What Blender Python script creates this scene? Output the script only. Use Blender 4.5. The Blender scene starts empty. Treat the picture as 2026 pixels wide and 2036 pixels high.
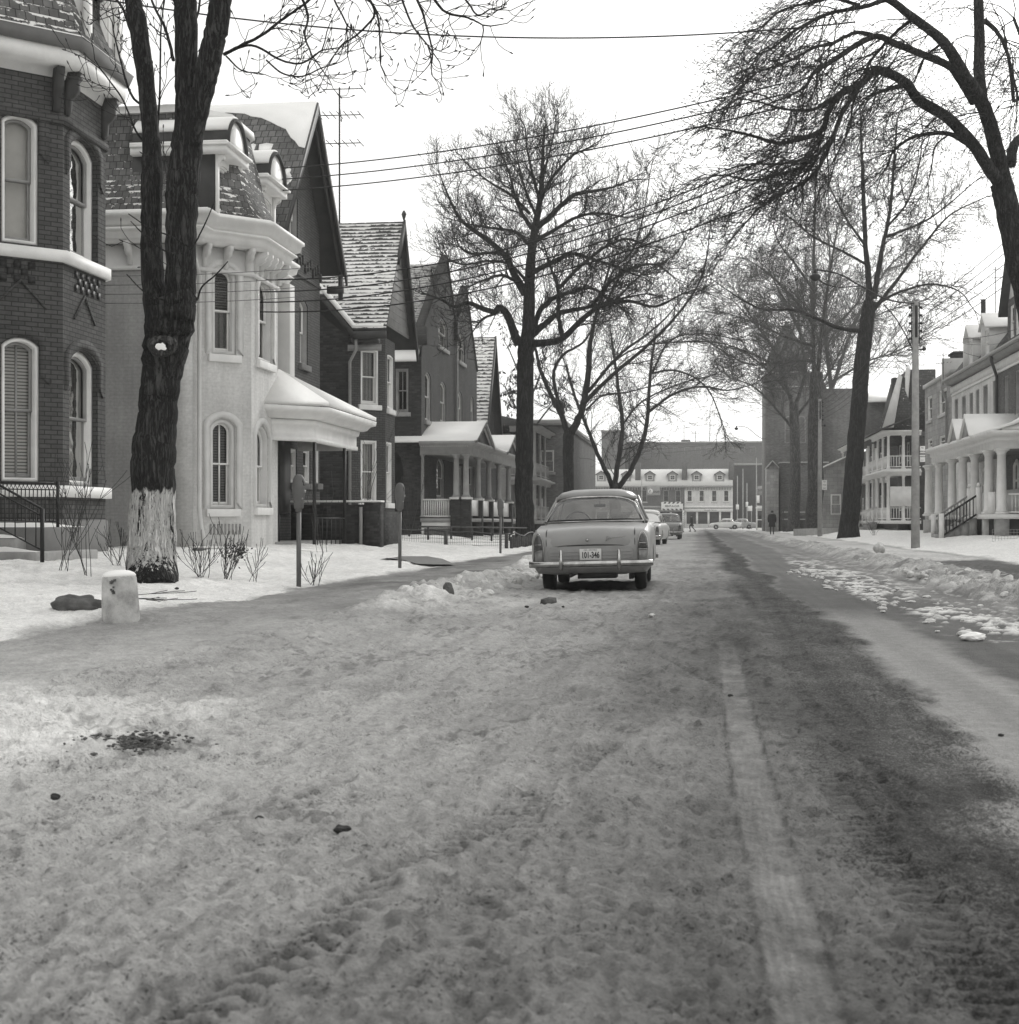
import bpy, bmesh, math, random
import numpy as np
from mathutils import Vector, Matrix
R = math.radians
F = 2894.0; YAW = R(7.42); SA, CA = math.sin(YAW), math.cos(YAW); HZ = 1038.0
sc = bpy.context.scene
col = sc.collection
# ---------------------------------------------------------------- camera geometry -> world helpers
def P(u, v, D):
    xc = (u - 1013.0) / F
    return (D * (-SA + xc * CA), D * (CA + xc * SA), 1.0 + (HZ - v) / F * D)
def ratio(u):
    xc = (u - 1013.0) / F
    return (-SA + xc * CA)
def PX(u, v, X):
    """point seen at u,v lying on the plane x = X"""
    D = X / ratio(u)
    return P(u, v, D)
def Yx(u, X): return PX(u, 0, X)[1]
def Zx(u, v, X): return PX(u, v, X)[2]
def PY(u, v, Y):
    xc = (u - 1013.0) / F
    return P(u, v, Y / (CA + xc * SA))
def smooth(a, b, x):
    t = np.clip((x - a) / (b - a), 0, 1); return t * t * (3 - 2 * t)
# ---------------------------------------------------------------- numpy noise
_rs = np.random.RandomState(7)
_perm = _rs.permutation(512).astype(np.int64)
_val = _rs.rand(512) * 2 - 1
def vnoise(x, y):
    x = np.asarray(x, float); y = np.asarray(y, float)
    xi = np.floor(x).astype(np.int64); yi = np.floor(y).astype(np.int64)
    fx = x - xi; fy = y - yi
    fx = fx * fx * (3 - 2 * fx); fy = fy * fy * (3 - 2 * fy)
    def h(a, b): return _val[_perm[(_perm[a & 511] + b) & 511]]
    return ((h(xi, yi) * (1 - fx) + h(xi + 1, yi) * fx) * (1 - fy) + (h(xi, yi + 1) * (1 - fx) + h(xi + 1, yi + 1) * fx) * fy)
def fbm(x, y, o=4, g=0.5):
    s = 0; a = 1.0
    for i in range(o):
        s = s + a * vnoise(x * 2 ** i + 17.3 * i, y * 2 ** i + 9.1 * i); a *= g
    return s
# ---------------------------------------------------------------- ground profile (metres)
def zbase(X, Y):
    X = np.asarray(X, float); Y = np.asarray(Y, float)
    left = 0.10 * smooth(-2.7, -3.6, X) + 0.36 * smooth(-5.3, -10.2, X)
    right = 0.10 * smooth(3.6, 4.8, X) + 0.36 * smooth(7.2, 11.0, X)
    far = 1 - smooth(185, 205, Y)
    z = (left + right) * far
    z = z + 0.02 * smooth(0.6, 3, 3 - np.abs(X - 0.5)) * 0
    return z
def gz(X, Y): return float(zbase(X, Y))
# ---------------------------------------------------------------- materials
TINT = (1.0, 0.994, 0.972)
def gcol(g, a=1.0): return (g * TINT[0], g * TINT[1], g * TINT[2], a)
class NT:
    def __init__(s, name, shadow=None):
        s.m = bpy.data.materials.new(name); s.m.use_nodes = True
        s.t = s.m.node_tree; s.n = s.t.nodes; s.l = s.t.links
        s.b = s.n['Principled BSDF']; s.out = s.n['Material Output']
    def node(s, typ, **k):
        n = s.n.new(typ)
        for a, b in k.items():
            if a.startswith('_'): setattr(n, a[1:], b)
            else: n.inputs[a.replace('_', ' ')].default_value = b
        return n
    def link(s, a, b): s.l.new(a, b)
    def math(s, op, a, b=None, c=None, clamp=False):
        n = s.n.new('ShaderNodeMath'); n.operation = op; n.use_clamp = clamp
        for i, q in enumerate((a, b, c)):
            if q is None: continue
            if isinstance(q, (int, float)): n.inputs[i].default_value = q
            else: s.l.new(q, n.inputs[i])
        return n.outputs[0]
    def ramp(s, x, lo, hi, a=0.0, b=1.0):
        n = s.n.new('ShaderNodeMapRange'); n.interpolation_type = 'SMOOTHSTEP'
        s.l.new(x, n.inputs['Value'])
        for k, v in (('From Min', lo), ('From Max', hi), ('To Min', a), ('To Max', b)):
            n.inputs[k].default_value = v
        return n.outputs[0]
    def noise(s, vec, scale, detail=4, rough=0.55):
        n = s.n.new('ShaderNodeTexNoise'); n.inputs['Scale'].default_value = scale
        n.inputs['Detail'].default_value = detail; n.inputs['Roughness'].default_value = rough
        if vec is not None: s.l.new(vec, n.inputs['Vector'])
        return n.outputs['Fac']
    def coord(s, kind='UV', scale=None):
        if kind == 'UV':
            c = s.n.new('ShaderNodeUVMap'); c.uv_map = 'UVMap'; o = c.outputs[0]
        elif kind == 'World':
            c = s.n.new('ShaderNodeNewGeometry'); o = c.outputs['Position']
        else:
            c = s.n.new('ShaderNodeTexCoord'); o = c.outputs['Object']
        if scale:
            mp = s.n.new('ShaderNodeMapping'); mp.inputs['Scale'].default_value = scale
            s.l.new(o, mp.inputs['Vector']); o = mp.outputs[0]
        return o
    def mixc(s, fac, a, b):
        n = s.n.new('ShaderNodeMix'); n.data_type = 'RGBA'
        if isinstance(fac, (int, float)): n.inputs[0].default_value = fac
        else: s.l.new(fac, n.inputs[0])
        for q, i in ((a, 6), (b, 7)):
            if isinstance(q, tuple): n.inputs[i].default_value = q
            elif isinstance(q, (int, float)): n.inputs[i].default_value = gcol(q)
            else: s.l.new(q, n.inputs[i])
        return n.outputs[2]
    def mulc(s, c, fac):
        n = s.n.new('ShaderNodeMix'); n.data_type = 'RGBA'; n.blend_type = 'MULTIPLY'; n.inputs[0].default_value = 1
        s.l.new(c, n.inputs[6]) if not isinstance(c, tuple) else setattr(n.inputs[6], 'default_value', c)
        cmb = s.n.new('ShaderNodeCombineColor')
        for i in range(3): s.l.new(fac, cmb.inputs[i])
        s.l.new(cmb.outputs[0], n.inputs[7]); return n.outputs[2]
    def bump(s, h, strength=0.3, dist=0.02):
        n = s.n.new('ShaderNodeBump'); n.inputs['Strength'].default_value = strength; n.inputs['Distance'].default_value = dist
        s.l.new(h, n.inputs['Height']); s.l.new(n.outputs[0], s.b.inputs['Normal'])
    def fin(s, c, rough=0.8, spec=0.3):
        if isinstance(c, tuple): s.b.inputs['Base Color'].default_value = c
        else: s.l.new(c, s.b.inputs['Base Color'])
        if isinstance(rough, (int, float)): s.b.inputs['Roughness'].default_value = rough
        else: s.l.new(rough, s.b.inputs['Roughness'])
        s.b.inputs['Specular IOR Level'].default_value = spec
        return s.m
def m_plain(name, g, rough=0.7, var=0.15, scale=3.0, spec=0.3, bump=0.0, metal=0.0):
    t = NT(name); c = t.coord('Object')
    n = t.noise(c, scale, 5); n2 = t.noise(c, scale * 9, 3)
    f = t.math('ADD', t.ramp(n, 0.3, 0.7, 1 - var, 1 + var), t.math('MULTIPLY', t.math('SUBTRACT', n2, 0.5), var * 1.2))
    if bump: t.bump(n2, bump, 0.01)
    t.b.inputs['Metallic'].default_value = metal
    return t.fin(t.mulc(gcol(g), f), rough, spec)
def m_brick(name, g, mortar=0.6, bw=0.215, rh=0.076, var=0.18, painted=False, bump=0.35, ms=0.010):
    t = NT(name); uv = t.coord()
    b = t.node('ShaderNodeTexBrick'); t.link(uv, b.inputs['Vector'])
    b.inputs['Scale'].default_value = 1.0; b.inputs['Brick Width'].default_value = bw; b.inputs['Row Height'].default_value = rh
    b.inputs['Mortar Size'].default_value = ms; b.inputs['Mortar Smooth'].default_value = 0.3
    b.inputs['Color1'].default_value = gcol(g * (1 - var)); b.inputs['Color2'].default_value = gcol(g * (1 + var)); b.inputs['Mortar'].default_value = gcol(g * mortar)
    b.inputs['Bias'].default_value = 0.0
    n = t.noise(uv, 0.7, 6, 0.6); n2 = t.noise(uv, 14, 4, 0.6)
    st = t.noise(t.coord(scale=(3.0, 0.25, 1)), 1.0, 5, 0.6)
    f = t.math('MULTIPLY', t.ramp(n, 0.25, 0.75, 0.84, 1.14), t.ramp(n2, 0.2, 0.8, 0.88, 1.12))
    f = t.math('MULTIPLY', f, t.ramp(st, 0.3, 0.7, 0.9, 1.08))
    h = t.math('MULTIPLY', t.math('SUBTRACT', 1.0, b.outputs['Fac']), 1.0)
    h = t.math('ADD', h, t.math('MULTIPLY', n2, 0.4))
    t.bump(h, bump, 0.008)
    return t.fin(t.mulc(b.outputs['Color'], f), 0.85, 0.2)
def m_roof(name, g, row, bw, snow, lo=None, jag=0.5, patch=0.0, var=0.25):
    """courses of shingles; snow lies along the butts of the courses"""
    t = NT(name); uv = t.coord()
    b = t.node('ShaderNodeTexBrick'); t.link(uv, b.inputs['Vector'])
    b.inputs['Scale'].default_value = 1.0; b.inputs['Brick Width'].default_value = bw; b.inputs['Row Height'].default_value = row
    b.inputs['Mortar Size'].default_value = row * 0.05; b.inputs['Mortar Smooth'].default_value = 0.1
    b.inputs['Color1'].default_value = gcol(g * (1 - var)); b.inputs['Color2'].default_value = gcol(g * (1 + var)); b.inputs['Mortar'].default_value = gcol(g * 0.3)
    sx = t.n.new('ShaderNodeSeparateXYZ'); t.link(uv, sx.inputs[0])
    fr = t.math('FRACT', t.math('DIVIDE', sx.outputs['Y'], row))      # 0 at the butt line of a course, 1 at the next
    n = t.noise(t.coord(scale=(1, 2.2, 1)), 3.5, 6, 0.68); nb = t.noise(uv, 0.45, 3, 0.5); nf = t.noise(uv, 14, 3, 0.6)
    f = t.math('ADD', t.math('MULTIPLY', t.math('SUBTRACT', fr, 0.5), jag), t.math('MULTIPLY', t.math('SUBTRACT', n, 0.5), 3.2))
    f = t.math('ADD', f, t.math('MULTIPLY', t.math('SUBTRACT', nb, 0.5), 1.6))
    f = t.math('ADD', f, t.math('MULTIPLY', t.math('SUBTRACT', nf, 0.5), 0.9))
    f = t.math('ADD', f, snow)
    mask = t.ramp(f, 0.0, 0.12)
    c = t.mixc(mask, t.mulc(b.outputs['Color'], t.ramp(t.noise(uv, 5, 4), 0.2, 0.8, 0.75, 1.25)), 0.8)
    h = t.math('ADD', t.math('MULTIPLY', t.math('SUBTRACT', 1.0, fr), 0.7), t.math('MULTIPLY', mask, 0.8))
    t.bump(h, 0.5, 0.03)
    return t.fin(c, 0.85, 0.2)
def m_bark(name, g, white=False, z0=1.2, scale=1.0):
    t = NT(name)
    c = t.coord('Object', (15 * scale, 15 * scale, 2.1 * scale))
    nz = t.n.new('ShaderNodeTexNoise'); nz.inputs['Scale'].default_value = 0.9; nz.inputs['Detail'].default_value = 3; t.link(c, nz.inputs['Vector'])
    mx = t.n.new('ShaderNodeVectorMath'); mx.operation = 'MULTIPLY_ADD'; mx.inputs[1].default_value = (1.6, 1.6, 1.6); t.link(nz.outputs['Color'], mx.inputs[0]); t.link(c, mx.inputs[2])
    def ridge(sc_, det):
        n = t.noise(mx.outputs[0], sc_, det, 0.6); return t.math('ABSOLUTE', t.math('SUBTRACT', n, 0.5))
    r1 = ridge(1.0, 3); r2 = ridge(2.3, 3)
    e = t.math('ADD', r1, t.math('MULTIPLY', r2, 0.6))           # 0 in the furrows
    plate = t.ramp(e, 0.02, 0.20)
    fine = t.noise(t.coord('Object', (60, 60, 14)), 1.0, 4, 0.65)
    k = t.math('MULTIPLY', t.ramp(plate, 0, 1, 0.35, 1.3), t.ramp(fine, 0.2, 0.8, 0.6, 1.4))
    base = t.mulc(gcol(g), k)
    h = t.math('ADD', plate, t.math('MULTIPLY', fine, 0.4))
    if white:
        sp = t.n.new('ShaderNodeSeparateXYZ'); t.link(t.coord('Object'), sp.inputs[0])
        w = t.noise(t.coord('Object', (9, 9, 3)), 1.0, 3, 0.5)
        zz = t.math('ADD', sp.outputs['Z'], t.math('MULTIPLY', t.math('SUBTRACT', w, 0.5), 0.30))
        top = t.math('SUBTRACT', 1.0, t.ramp(zz, z0 - 0.02, z0 + 0.02))
        wear = t.noise(t.coord('Object', (3, 3, 1.2)), 1.6, 5, 0.65)
        low = t.ramp(zz, 0.02, 0.40, 0.22, 0.0)
        side = t.ramp(wear, 0.48, 0.68, 0.0, 0.10)
        crack = t.ramp(t.math('SUBTRACT', t.math('SUBTRACT', e, low), side), 0.012, 0.045)
        base = t.mixc(t.math('MULTIPLY', top, crack), base, t.mulc(gcol(0.60), t.ramp(fine, 0.2, 0.8, 0.8, 1.12)))
    t.bump(h, 1.0, 0.03)
    return t.fin(base, 0.9, 0.15)
M = {}
M['brick_dark'] = m_brick('dark_brick', 0.078, 0.42, var=0.16)
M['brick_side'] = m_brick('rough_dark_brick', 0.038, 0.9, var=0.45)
M['brick_h5'] = m_brick('brown_brick', 0.066, 0.7, var=0.2)
M['brick_grey'] = m_brick('grey_brick', 0.31, 0.93, var=0.015, bump=0.12)
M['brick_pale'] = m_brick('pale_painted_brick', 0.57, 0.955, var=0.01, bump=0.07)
M['brick_white'] = m_brick('white_painted_brick', 0.62, 0.8, var=0.04, bump=0.2)
M['stone'] = m_brick('stone_blocks', 0.30, 0.6, bw=0.6, rh=0.3, var=0.15)
M['brick_far'] = m_brick('far_brick', 0.12, 0.7, var=0.25)
M['brick_church'] = m_brick('church_brick', 0.15, 0.75, var=0.25)
M['plinth'] = m_plain('painted_foundation', 0.15, 0.8, 0.1)
M['white'] = m_plain('white_paint', 0.74, 0.55, 0.06)
M['pale'] = m_plain('pale_trim_paint', 0.60, 0.6, 0.06)
M['trim_grey'] = m_plain('grey_trim_paint', 0.27, 0.6, 0.12)
M['dark_trim'] = m_plain('dark_trim_paint', 0.05, 0.6, 0.15)
M['snow'] = m_plain('snow', 0.84, 0.7, 0.03, 1.5, 0.2, 0.25)
M['conc'] = m_plain('concrete', 0.30, 0.85, 0.15, 4, 0.2, 0.3)
M['conc_pale'] = m_plain('pale_concrete', 0.42, 0.85, 0.12, 5, 0.2, 0.3)
M['conc_stained'] = m_plain('stained_concrete', 0.40, 0.85, 0.3, 7, 0.2, 0.5)
M['iron'] = m_plain('black_iron', 0.018, 0.5, 0.2)
M['steel_grey'] = m_plain('grey_painted_steel', 0.115, 0.5, 0.1, 6)
M['galv'] = m_plain('galvanised_steel', 0.3, 0.45, 0.1, 6)
M['wood_dark'] = m_plain('weathered_wood', 0.06, 0.85, 0.3, 8)
M['wire'] = m_plain('wire', 0.015, 0.7, 0.0)
M['twig'] = m_plain('twig_bark', 0.024, 0.9, 0.2)
M['twig_far'] = m_plain('grey_twig_bark', 0.075, 0.9, 0.2)
M['stem'] = m_plain('shrub_stem', 0.045, 0.9, 0.2)
M['rubber'] = m_plain('rubber', 0.02, 0.85, 0.2)
M['tar'] = m_plain('tar_roof', 0.05, 0.9, 0.2)
M['cloth'] = m_plain('dark_cloth', 0.02, 0.95, 0.2)
M['skin'] = m_plain('skin', 0.35, 0.6, 0.05)
M['snowlump'] = m_plain('dirty_snow', 0.55, 0.8, 0.2, 12, 0.2, 0.4)
M['rock'] = m_plain('rock', 0.10, 0.9, 0.3, 9, 0.2, 0.5)
M['dirt'] = m_plain('frozen_dirt', 0.035, 0.9, 0.3, 20, 0.2, 0.5)
M['bark'] = m_bark('furrowed_bark', 0.045)
M['bark_white'] = m_bark('whitewashed_bark', 0.048, True, 1.22)
M['bark_far'] = m_bark('bark', 0.036, scale=0.7)
M['bark_pale'] = m_bark('grey_bark', 0.10, scale=0.7)
M['slate'] = m_roof('slate_roof', 0.115, 0.27, 0.2, -1.0, jag=0.3)
M['slate_h2'] = m_roof('mansard_slate', 0.12, 0.17, 0.16, -0.42, jag=0.8)
M['shingle'] = m_roof('snowy_shingle_roof', 0.07, 0.165, 0.13, 0.13, jag=1.15)
M['shingle6'] = m_roof('snowy_shingle_roof_far', 0.07, 0.22, 0.16, 0.22, jag=1.15)
M['roof_r'] = m_roof('dark_shingle_roof', 0.07, 0.16, 0.2, -0.55, jag=0.6)
def m_glass():
    t = NT('window_glass')
    g = t.n.new('ShaderNodeBsdfGlossy'); g.inputs['Roughness'].default_value = 0.03; g.inputs['Color'].default_value = (.6, .6, .59, 1)
    tr = t.n.new('ShaderNodeBsdfTransparent'); tr.inputs['Color'].default_value = gcol(0.82)
    lw = t.n.new('ShaderNodeLayerWeight'); lw.inputs['Blend'].default_value = 0.35
    f = t.math('ADD', t.math('MULTIPLY', lw.outputs['Fresnel'], 0.8), 0.02, clamp=True)
    wv = t.noise(t.coord('Object'), 2.2, 2); bp = t.n.new('ShaderNodeBump'); bp.inputs['Strength'].default_value = 0.25; bp.inputs['Distance'].default_value = 0.05
    t.link(wv, bp.inputs['Height']); t.link(bp.outputs[0], g.inputs['Normal'])
    mx = t.n.new('ShaderNodeMixShader'); t.link(f, mx.inputs[0]); t.link(tr.outputs[0], mx.inputs[1]); t.link(g.outputs[0], mx.inputs[2])
    t.link(mx.outputs[0], t.out.inputs['Surface']); return t.m
M['glass'] = m_glass()
def m_blind(name, a, b, row, vert=False):
    t = NT(name); sx = t.n.new('ShaderNodeSeparateXYZ'); t.link(t.coord(), sx.inputs[0])
    fr = t.math('FRACT', t.math('DIVIDE', sx.outputs['X' if vert else 'Y'], row))
    n = t.noise(t.coord(scale=((6, .4, 1) if vert else (.5, .5, 1))), 2.0, 3)
    h = t.math('PINGPONG', fr, 0.5)
    c = t.mixc(t.ramp(t.math('ADD', h, t.math('MULTIPLY', t.math('SUBTRACT', n, 0.5), 0.4 if vert else 0.05)), 0.08, 0.3), b, a)
    return t.fin(c, 0.8, 0.2)
M['blind'] = m_blind('venetian_blind', 0.62, 0.12, 0.055)
M['shutter'] = m_blind('dark_louvres', 0.13, 0.012, 0.06)
M['curtain'] = m_blind('lace_curtain', 0.34, 0.14, 0.11, True)
M['shade'] = m_plain('roller_shade', 0.62, 0.8, 0.12, 1.2)
M['inside'] = m_plain('dark_interior', 0.025, 0.9, 0.5, 2)  # painted dark to stand for unlit rooms and hollows
M['drape'] = m_blind('dark_drape', 0.16, 0.06, 0.13, True)
# ---------------------------------------------------------------- mesh builder
ORG = {}
class MB:
    def __init__(s): s.v = []; s.f = []; s.mi = []; s.cur = 0
    def add(s, vs, fs, mi=None):
        o = len(s.v); s.v.extend(vs)
        for f in fs: s.f.append([o + i for i in f]); s.mi.append(s.cur if mi is None else mi)
        return s
    def box(s, x0, x1, y0, y1, z0, z1, mi=None):
        if x0 > x1: x0, x1 = x1, x0
        if y0 > y1: y0, y1 = y1, y0
        return s.add([(x0, y0, z0), (x1, y0, z0), (x1, y1, z0), (x0, y1, z0), (x0, y0, z1), (x1, y0, z1), (x1, y1, z1), (x0, y1, z1)],
                     [(0, 3, 2, 1), (4, 5, 6, 7), (0, 1, 5, 4), (1, 2, 6, 5), (2, 3, 7, 6), (3, 0, 4, 7)], mi)
    def fbox(s, fr, s0, s1, t0, t1, z0, z1, mi=None):
        c = [fr(a, b, z) for z in (z0, z1) for a, b in ((s0, t0), (s1, t0), (s1, t1), (s0, t1))]
        return s.add(c, [(0, 1, 2, 3), (7, 6, 5, 4), (4, 5, 1, 0), (5, 6, 2, 1), (6, 7, 3, 2), (7, 4, 0, 3)], mi)
    def tube(s, pts, rad, n=6, cap=True, mi=None):
        pts = [Vector(p) for p in pts]; k = len(pts)
        if isinstance(rad, (int, float)): rad = [rad] * k
        o = len(s.v); up = None
        for i, p in enumerate(pts):
            d = (pts[min(i + 1, k - 1)] - pts[max(i - 1, 0)])
            if d.length < 1e-9: d = Vector((0, 0, 1))
            d.normalize()
            if up is None: up = Vector((1, 0, 0)) if abs(d.x) < 0.8 else Vector((0, 1, 0))
            a = (up - d * up.dot(d)).normalized(); b = d.cross(a); up = a
            for j in range(n):
                th = 2 * math.pi * j / n; q = p + (a * math.cos(th) + b * math.sin(th)) * rad[i]
                s.v.append((q.x, q.y, q.z))
        m = s.cur if mi is None else mi
        for i in range(k - 1):
            for j in range(n):
                j2 = (j + 1) % n
                s.f.append([o + i * n + j, o + i * n + j2, o + (i + 1) * n + j2, o + (i + 1) * n + j]); s.mi.append(m)
        if cap:
            s.f.append([o + j for j in range(n)][::-1]); s.mi.append(m)
            s.f.append([o + (k - 1) * n + j for j in range(n)]); s.mi.append(m)
        return s
    def prism(s, poly, q, t0, t1, mi=None):
        """poly: list of 2D pts, q(a,b,t) -> 3D; closed extrusion"""
        n = len(poly)
        vs = [q(a, b, t0) for a, b in poly] + [q(a, b, t1) for a, b in poly]
        fs = [list(range(n))[::-1], [n + i for i in range(n)]] + [(i, (i + 1) % n, n + (i + 1) % n, n + i) for i in range(n)]
        return s.add(vs, fs, mi)
    def lathe(s, prof, c, n=12, mi=None):
        k = len(prof); vs = []
        for r, z in prof:
            for j in range(n):
                th = 2 * math.pi * j / n; vs.append((c[0] + r * math.cos(th), c[1] + r * math.sin(th), c[2] + z))
        fs = [(i * n + j, i * n + (j + 1) % n, (i + 1) * n + (j + 1) % n, (i + 1) * n + j) for i in range(k - 1) for j in range(n)]
        fs += [[j for j in range(n)][::-1], [(k - 1) * n + j for j in range(n)]]
        return s.add(vs, fs, mi)
    def build(s, name, mats, parent=None, smooth=False, bevel=0, recalc=True, uv=True, org=None):
        me = bpy.data.meshes.new(name)
        if org is None: org = ORG.get(parent.name, Vector((0, 0, 0))) if parent else Vector((0, 0, 0))
        co = np.array(s.v, dtype=np.float64).reshape(-1, 3) - np.array(org)
        lens = np.array([len(f) for f in s.f], dtype=np.int32)
        me.vertices.add(len(co)); me.vertices.foreach_set('co', co.astype(np.float32).ravel())
        me.loops.add(int(lens.sum())); me.loops.foreach_set('vertex_index', np.array([i for f in s.f for i in f], dtype=np.int32))
        me.polygons.add(len(lens)); st = np.zeros(len(lens), dtype=np.int32); st[1:] = np.cumsum(lens)[:-1]
        me.polygons.foreach_set('loop_start', st)
        me.polygons.foreach_set('material_index', np.array(s.mi, dtype=np.int32))
        me.update(calc_edges=True)
        if not isinstance(mats, (list, tuple)): mats = [mats]
        if 1 in s.mi and len(mats) == 1: mats = [mats[0], 'dark_trim' if mats[0] in ('slate', 'shingle', 'shingle6', 'roof_r') else mats[0]]
        for m in mats: me.materials.append(M[m] if isinstance(m, str) else m)
        if recalc and len(s.f) < 60000:
            bm = bmesh.new(); bm.from_mesh(me); bmesh.ops.recalc_face_normals(bm, faces=bm.faces); bm.to_mesh(me); bm.free()
        if smooth: me.polygons.foreach_set('use_smooth', np.ones(len(me.polygons), dtype=bool))
        if uv:
            nl = len(me.loops); vi = np.zeros(nl, dtype=np.int32); me.loops.foreach_get('vertex_index', vi)
            npoly = len(me.polygons); no = np.zeros(npoly * 3, dtype=np.float32); me.polygons.foreach_get('normal', no); no = no.reshape(-1, 3)
            lt = np.zeros(npoly, dtype=np.int32); me.polygons.foreach_get('loop_total', lt)
            c2 = np.zeros(len(me.vertices) * 3, dtype=np.float32); me.vertices.foreach_get('co', c2); c2 = c2.reshape(-1, 3) + np.array(org, dtype=np.float32)
            ln = np.repeat(no, lt, axis=0); p = c2[vi]
            flat = np.abs(ln[:, 2]) > 0.97
            tx = np.stack([-ln[:, 1], ln[:, 0]], 1); tl = np.linalg.norm(tx, axis=1); tl[tl < 1e-6] = 1; tx = tx / tl[:, None]
            U = p[:, 0] * tx[:, 0] + p[:, 1] * tx[:, 1]
            hv = np.stack([-ln[:, 2] * (-(tx[:, 1]) ) * -1, ln[:, 2] * (-tx[:, 0]) * 1, np.ones(nl)], 1)
            # second axis = normal x tangent
            T3 = np.stack([tx[:, 0], tx[:, 1], np.zeros(nl)], 1); B = np.cross(ln, T3)
            V = (p * B).sum(1)
            U = np.where(flat, p[:, 0], U); V = np.where(flat, p[:, 1], V)
            l = me.uv_layers.new(name='UVMap'); l.data.foreach_set('uv', np.stack([U, V], 1).astype(np.float32).ravel())
        o = bpy.data.objects.new(name, me); col.objects.link(o)
        if parent is not None:
            o.parent = parent; ORG[o.name] = org
        elif org is not None and tuple(org) != (0, 0, 0):
            o.location = org; ORG[o.name] = Vector(org)
        if bevel:
            b = o.modifiers.new('bev', 'BEVEL'); b.width = bevel; b.segments = 2; b.limit_method = 'ANGLE'
        return o
def tag(o, label=None, cat=None, group=None, kind=None):
    if label: o['label'] = label
    if cat: o['category'] = cat
    if group: o['group'] = group
    if kind: o['kind'] = kind
    return o
def root(name, label, cat, loc=(0, 0, 0), group=None):
    o = bpy.data.objects.new(name, None); col.objects.link(o); o.location = loc; o.empty_display_size = 0.3
    ORG[o.name] = Vector(loc); return tag(o, label, cat, group)
def copy_tree(o, parent=None):
    c = o.copy(); col.objects.link(c)
    if parent is not None: c.parent = parent
    for ch in [x for x in o.children]: copy_tree(ch, c)
    return c
# frames: s runs along the wall, t is outward, z up; outward is to the right of s
class Fr:
    def __init__(s, x, y, ang, z=0.0):
        s.x = x; s.y = y; s.z = z; s.c = math.cos(R(ang)); s.q = math.sin(R(ang)); s.ang = ang
    def __call__(s, a, t, z):
        return (s.x + s.c * a + s.q * t, s.y + s.q * a - s.c * t, s.z + z)
def sU(fr, u):
    """distance along the frame's wall plane at which image column u falls"""
    xc = (u - 1013.0) / F; dx, dy = -SA + xc * CA, CA + xc * SA
    # fr.x + c a = k dx ; fr.y + q a = k dy
    det = fr.c * (-dy) + fr.q * dx
    return (-fr.x * (-dy) + fr.y * (-dx)) / det if abs(det) > 1e-9 else 0
def sUz(fr, u, v):
    a = sU(fr, u); x, y, _ = fr(a, 0, 0); D = -SA * x + CA * y
    return a, 1.0 + (HZ - v) / F * D
def wall(mb, fr, s0, s1, z0, top, ops=(), dep=0.16, mi=None):
    """front skin of a wall with real openings and their reveals. ops: (sa,sb,za,zb,rise)"""
    dep = max(dep, 0.42)
    if isinstance(top, (int, float)): top = [(s0, top), (s1, top)]
    def tz(s):
        for (a, za), (b, zb) in zip(top, top[1:]):
            if a - 1e-9 <= s <= b + 1e-9: return za + (zb - za) * ((s - a) / (b - a) if b > a else 0)
        return top[-1][1]
    cuts = sorted(set([round(c, 5) for c in [s0, s1] + [o[0] for o in ops] + [o[1] for o in ops] + [t[0] for t in top if s0 < t[0] < s1]]))
    for a, b in zip(cuts, cuts[1:]):
        if b - a < 1e-4: continue
        hs = sorted([(o[2], o[3]) for o in ops if o[0] <= a + 1e-4 and o[1] >= b - 1e-4])
        z = z0
        for za, zb in hs:
            if za > z: mb.add([fr(a, 0, z), fr(b, 0, z), fr(b, 0, za), fr(a, 0, za)], [(0, 1, 2, 3)], mi)
            z = zb
        if tz(a) > z + 1e-4 or tz(b) > z + 1e-4:
            mb.add([fr(a, 0, z), fr(b, 0, z), fr(b, 0, tz(b)), fr(a, 0, tz(a))], [(0, 1, 2, 3)], mi)
    for sa, sb, za, zb, rise in ops:
        out = arch_pts(sa, sb, za, zb, rise)
        n = len(out)
        mb.add([fr(a, 0, z) for a, z in out] + [fr(a, -dep, z) for a, z in out], [(i, (i + 1) % n, n + (i + 1) % n, n + i) for i in range(n)], mi)
        if rise > 0:
            ap = [p for p in out[2:]]  # right-top .. arch .. left-top
            h = len(ap) // 2
            for i in range(len(ap) - 1):
                c = (sb, zb) if i < h else (sa, zb)
                mb.add([fr(ap[i][0], 0, ap[i][1]), fr(ap[i + 1][0], 0, ap[i + 1][1]), fr(c[0], 0, c[1])], [(0, 1, 2)], mi)
            mb.add([fr(ap[h][0], 0, ap[h][1]), fr(sb, 0, zb), fr(sa, 0, zb)], [(0, 1, 2)], mi) if ap[h][1] < zb - 1e-4 else None
def arch_pts(sa, sb, za, zb, rise, n=8):
    p = [(sa, za), (sb, za)]
    if rise <= 0: return p + [(sb, zb), (sa, zb)]
    w = (sb - sa) / 2; c = (sa + sb) / 2; rise = min(rise, w)
    rad = (w * w + rise * rise) / (2 * rise); cz = zb - rad; a0 = math.asin(min(1, w / rad))
    for i in range(n + 1):
        a = a0 - 2 * a0 * i / n
        p.append((c + rad * math.sin(a), cz + rad * math.cos(a)))
    return p
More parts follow.
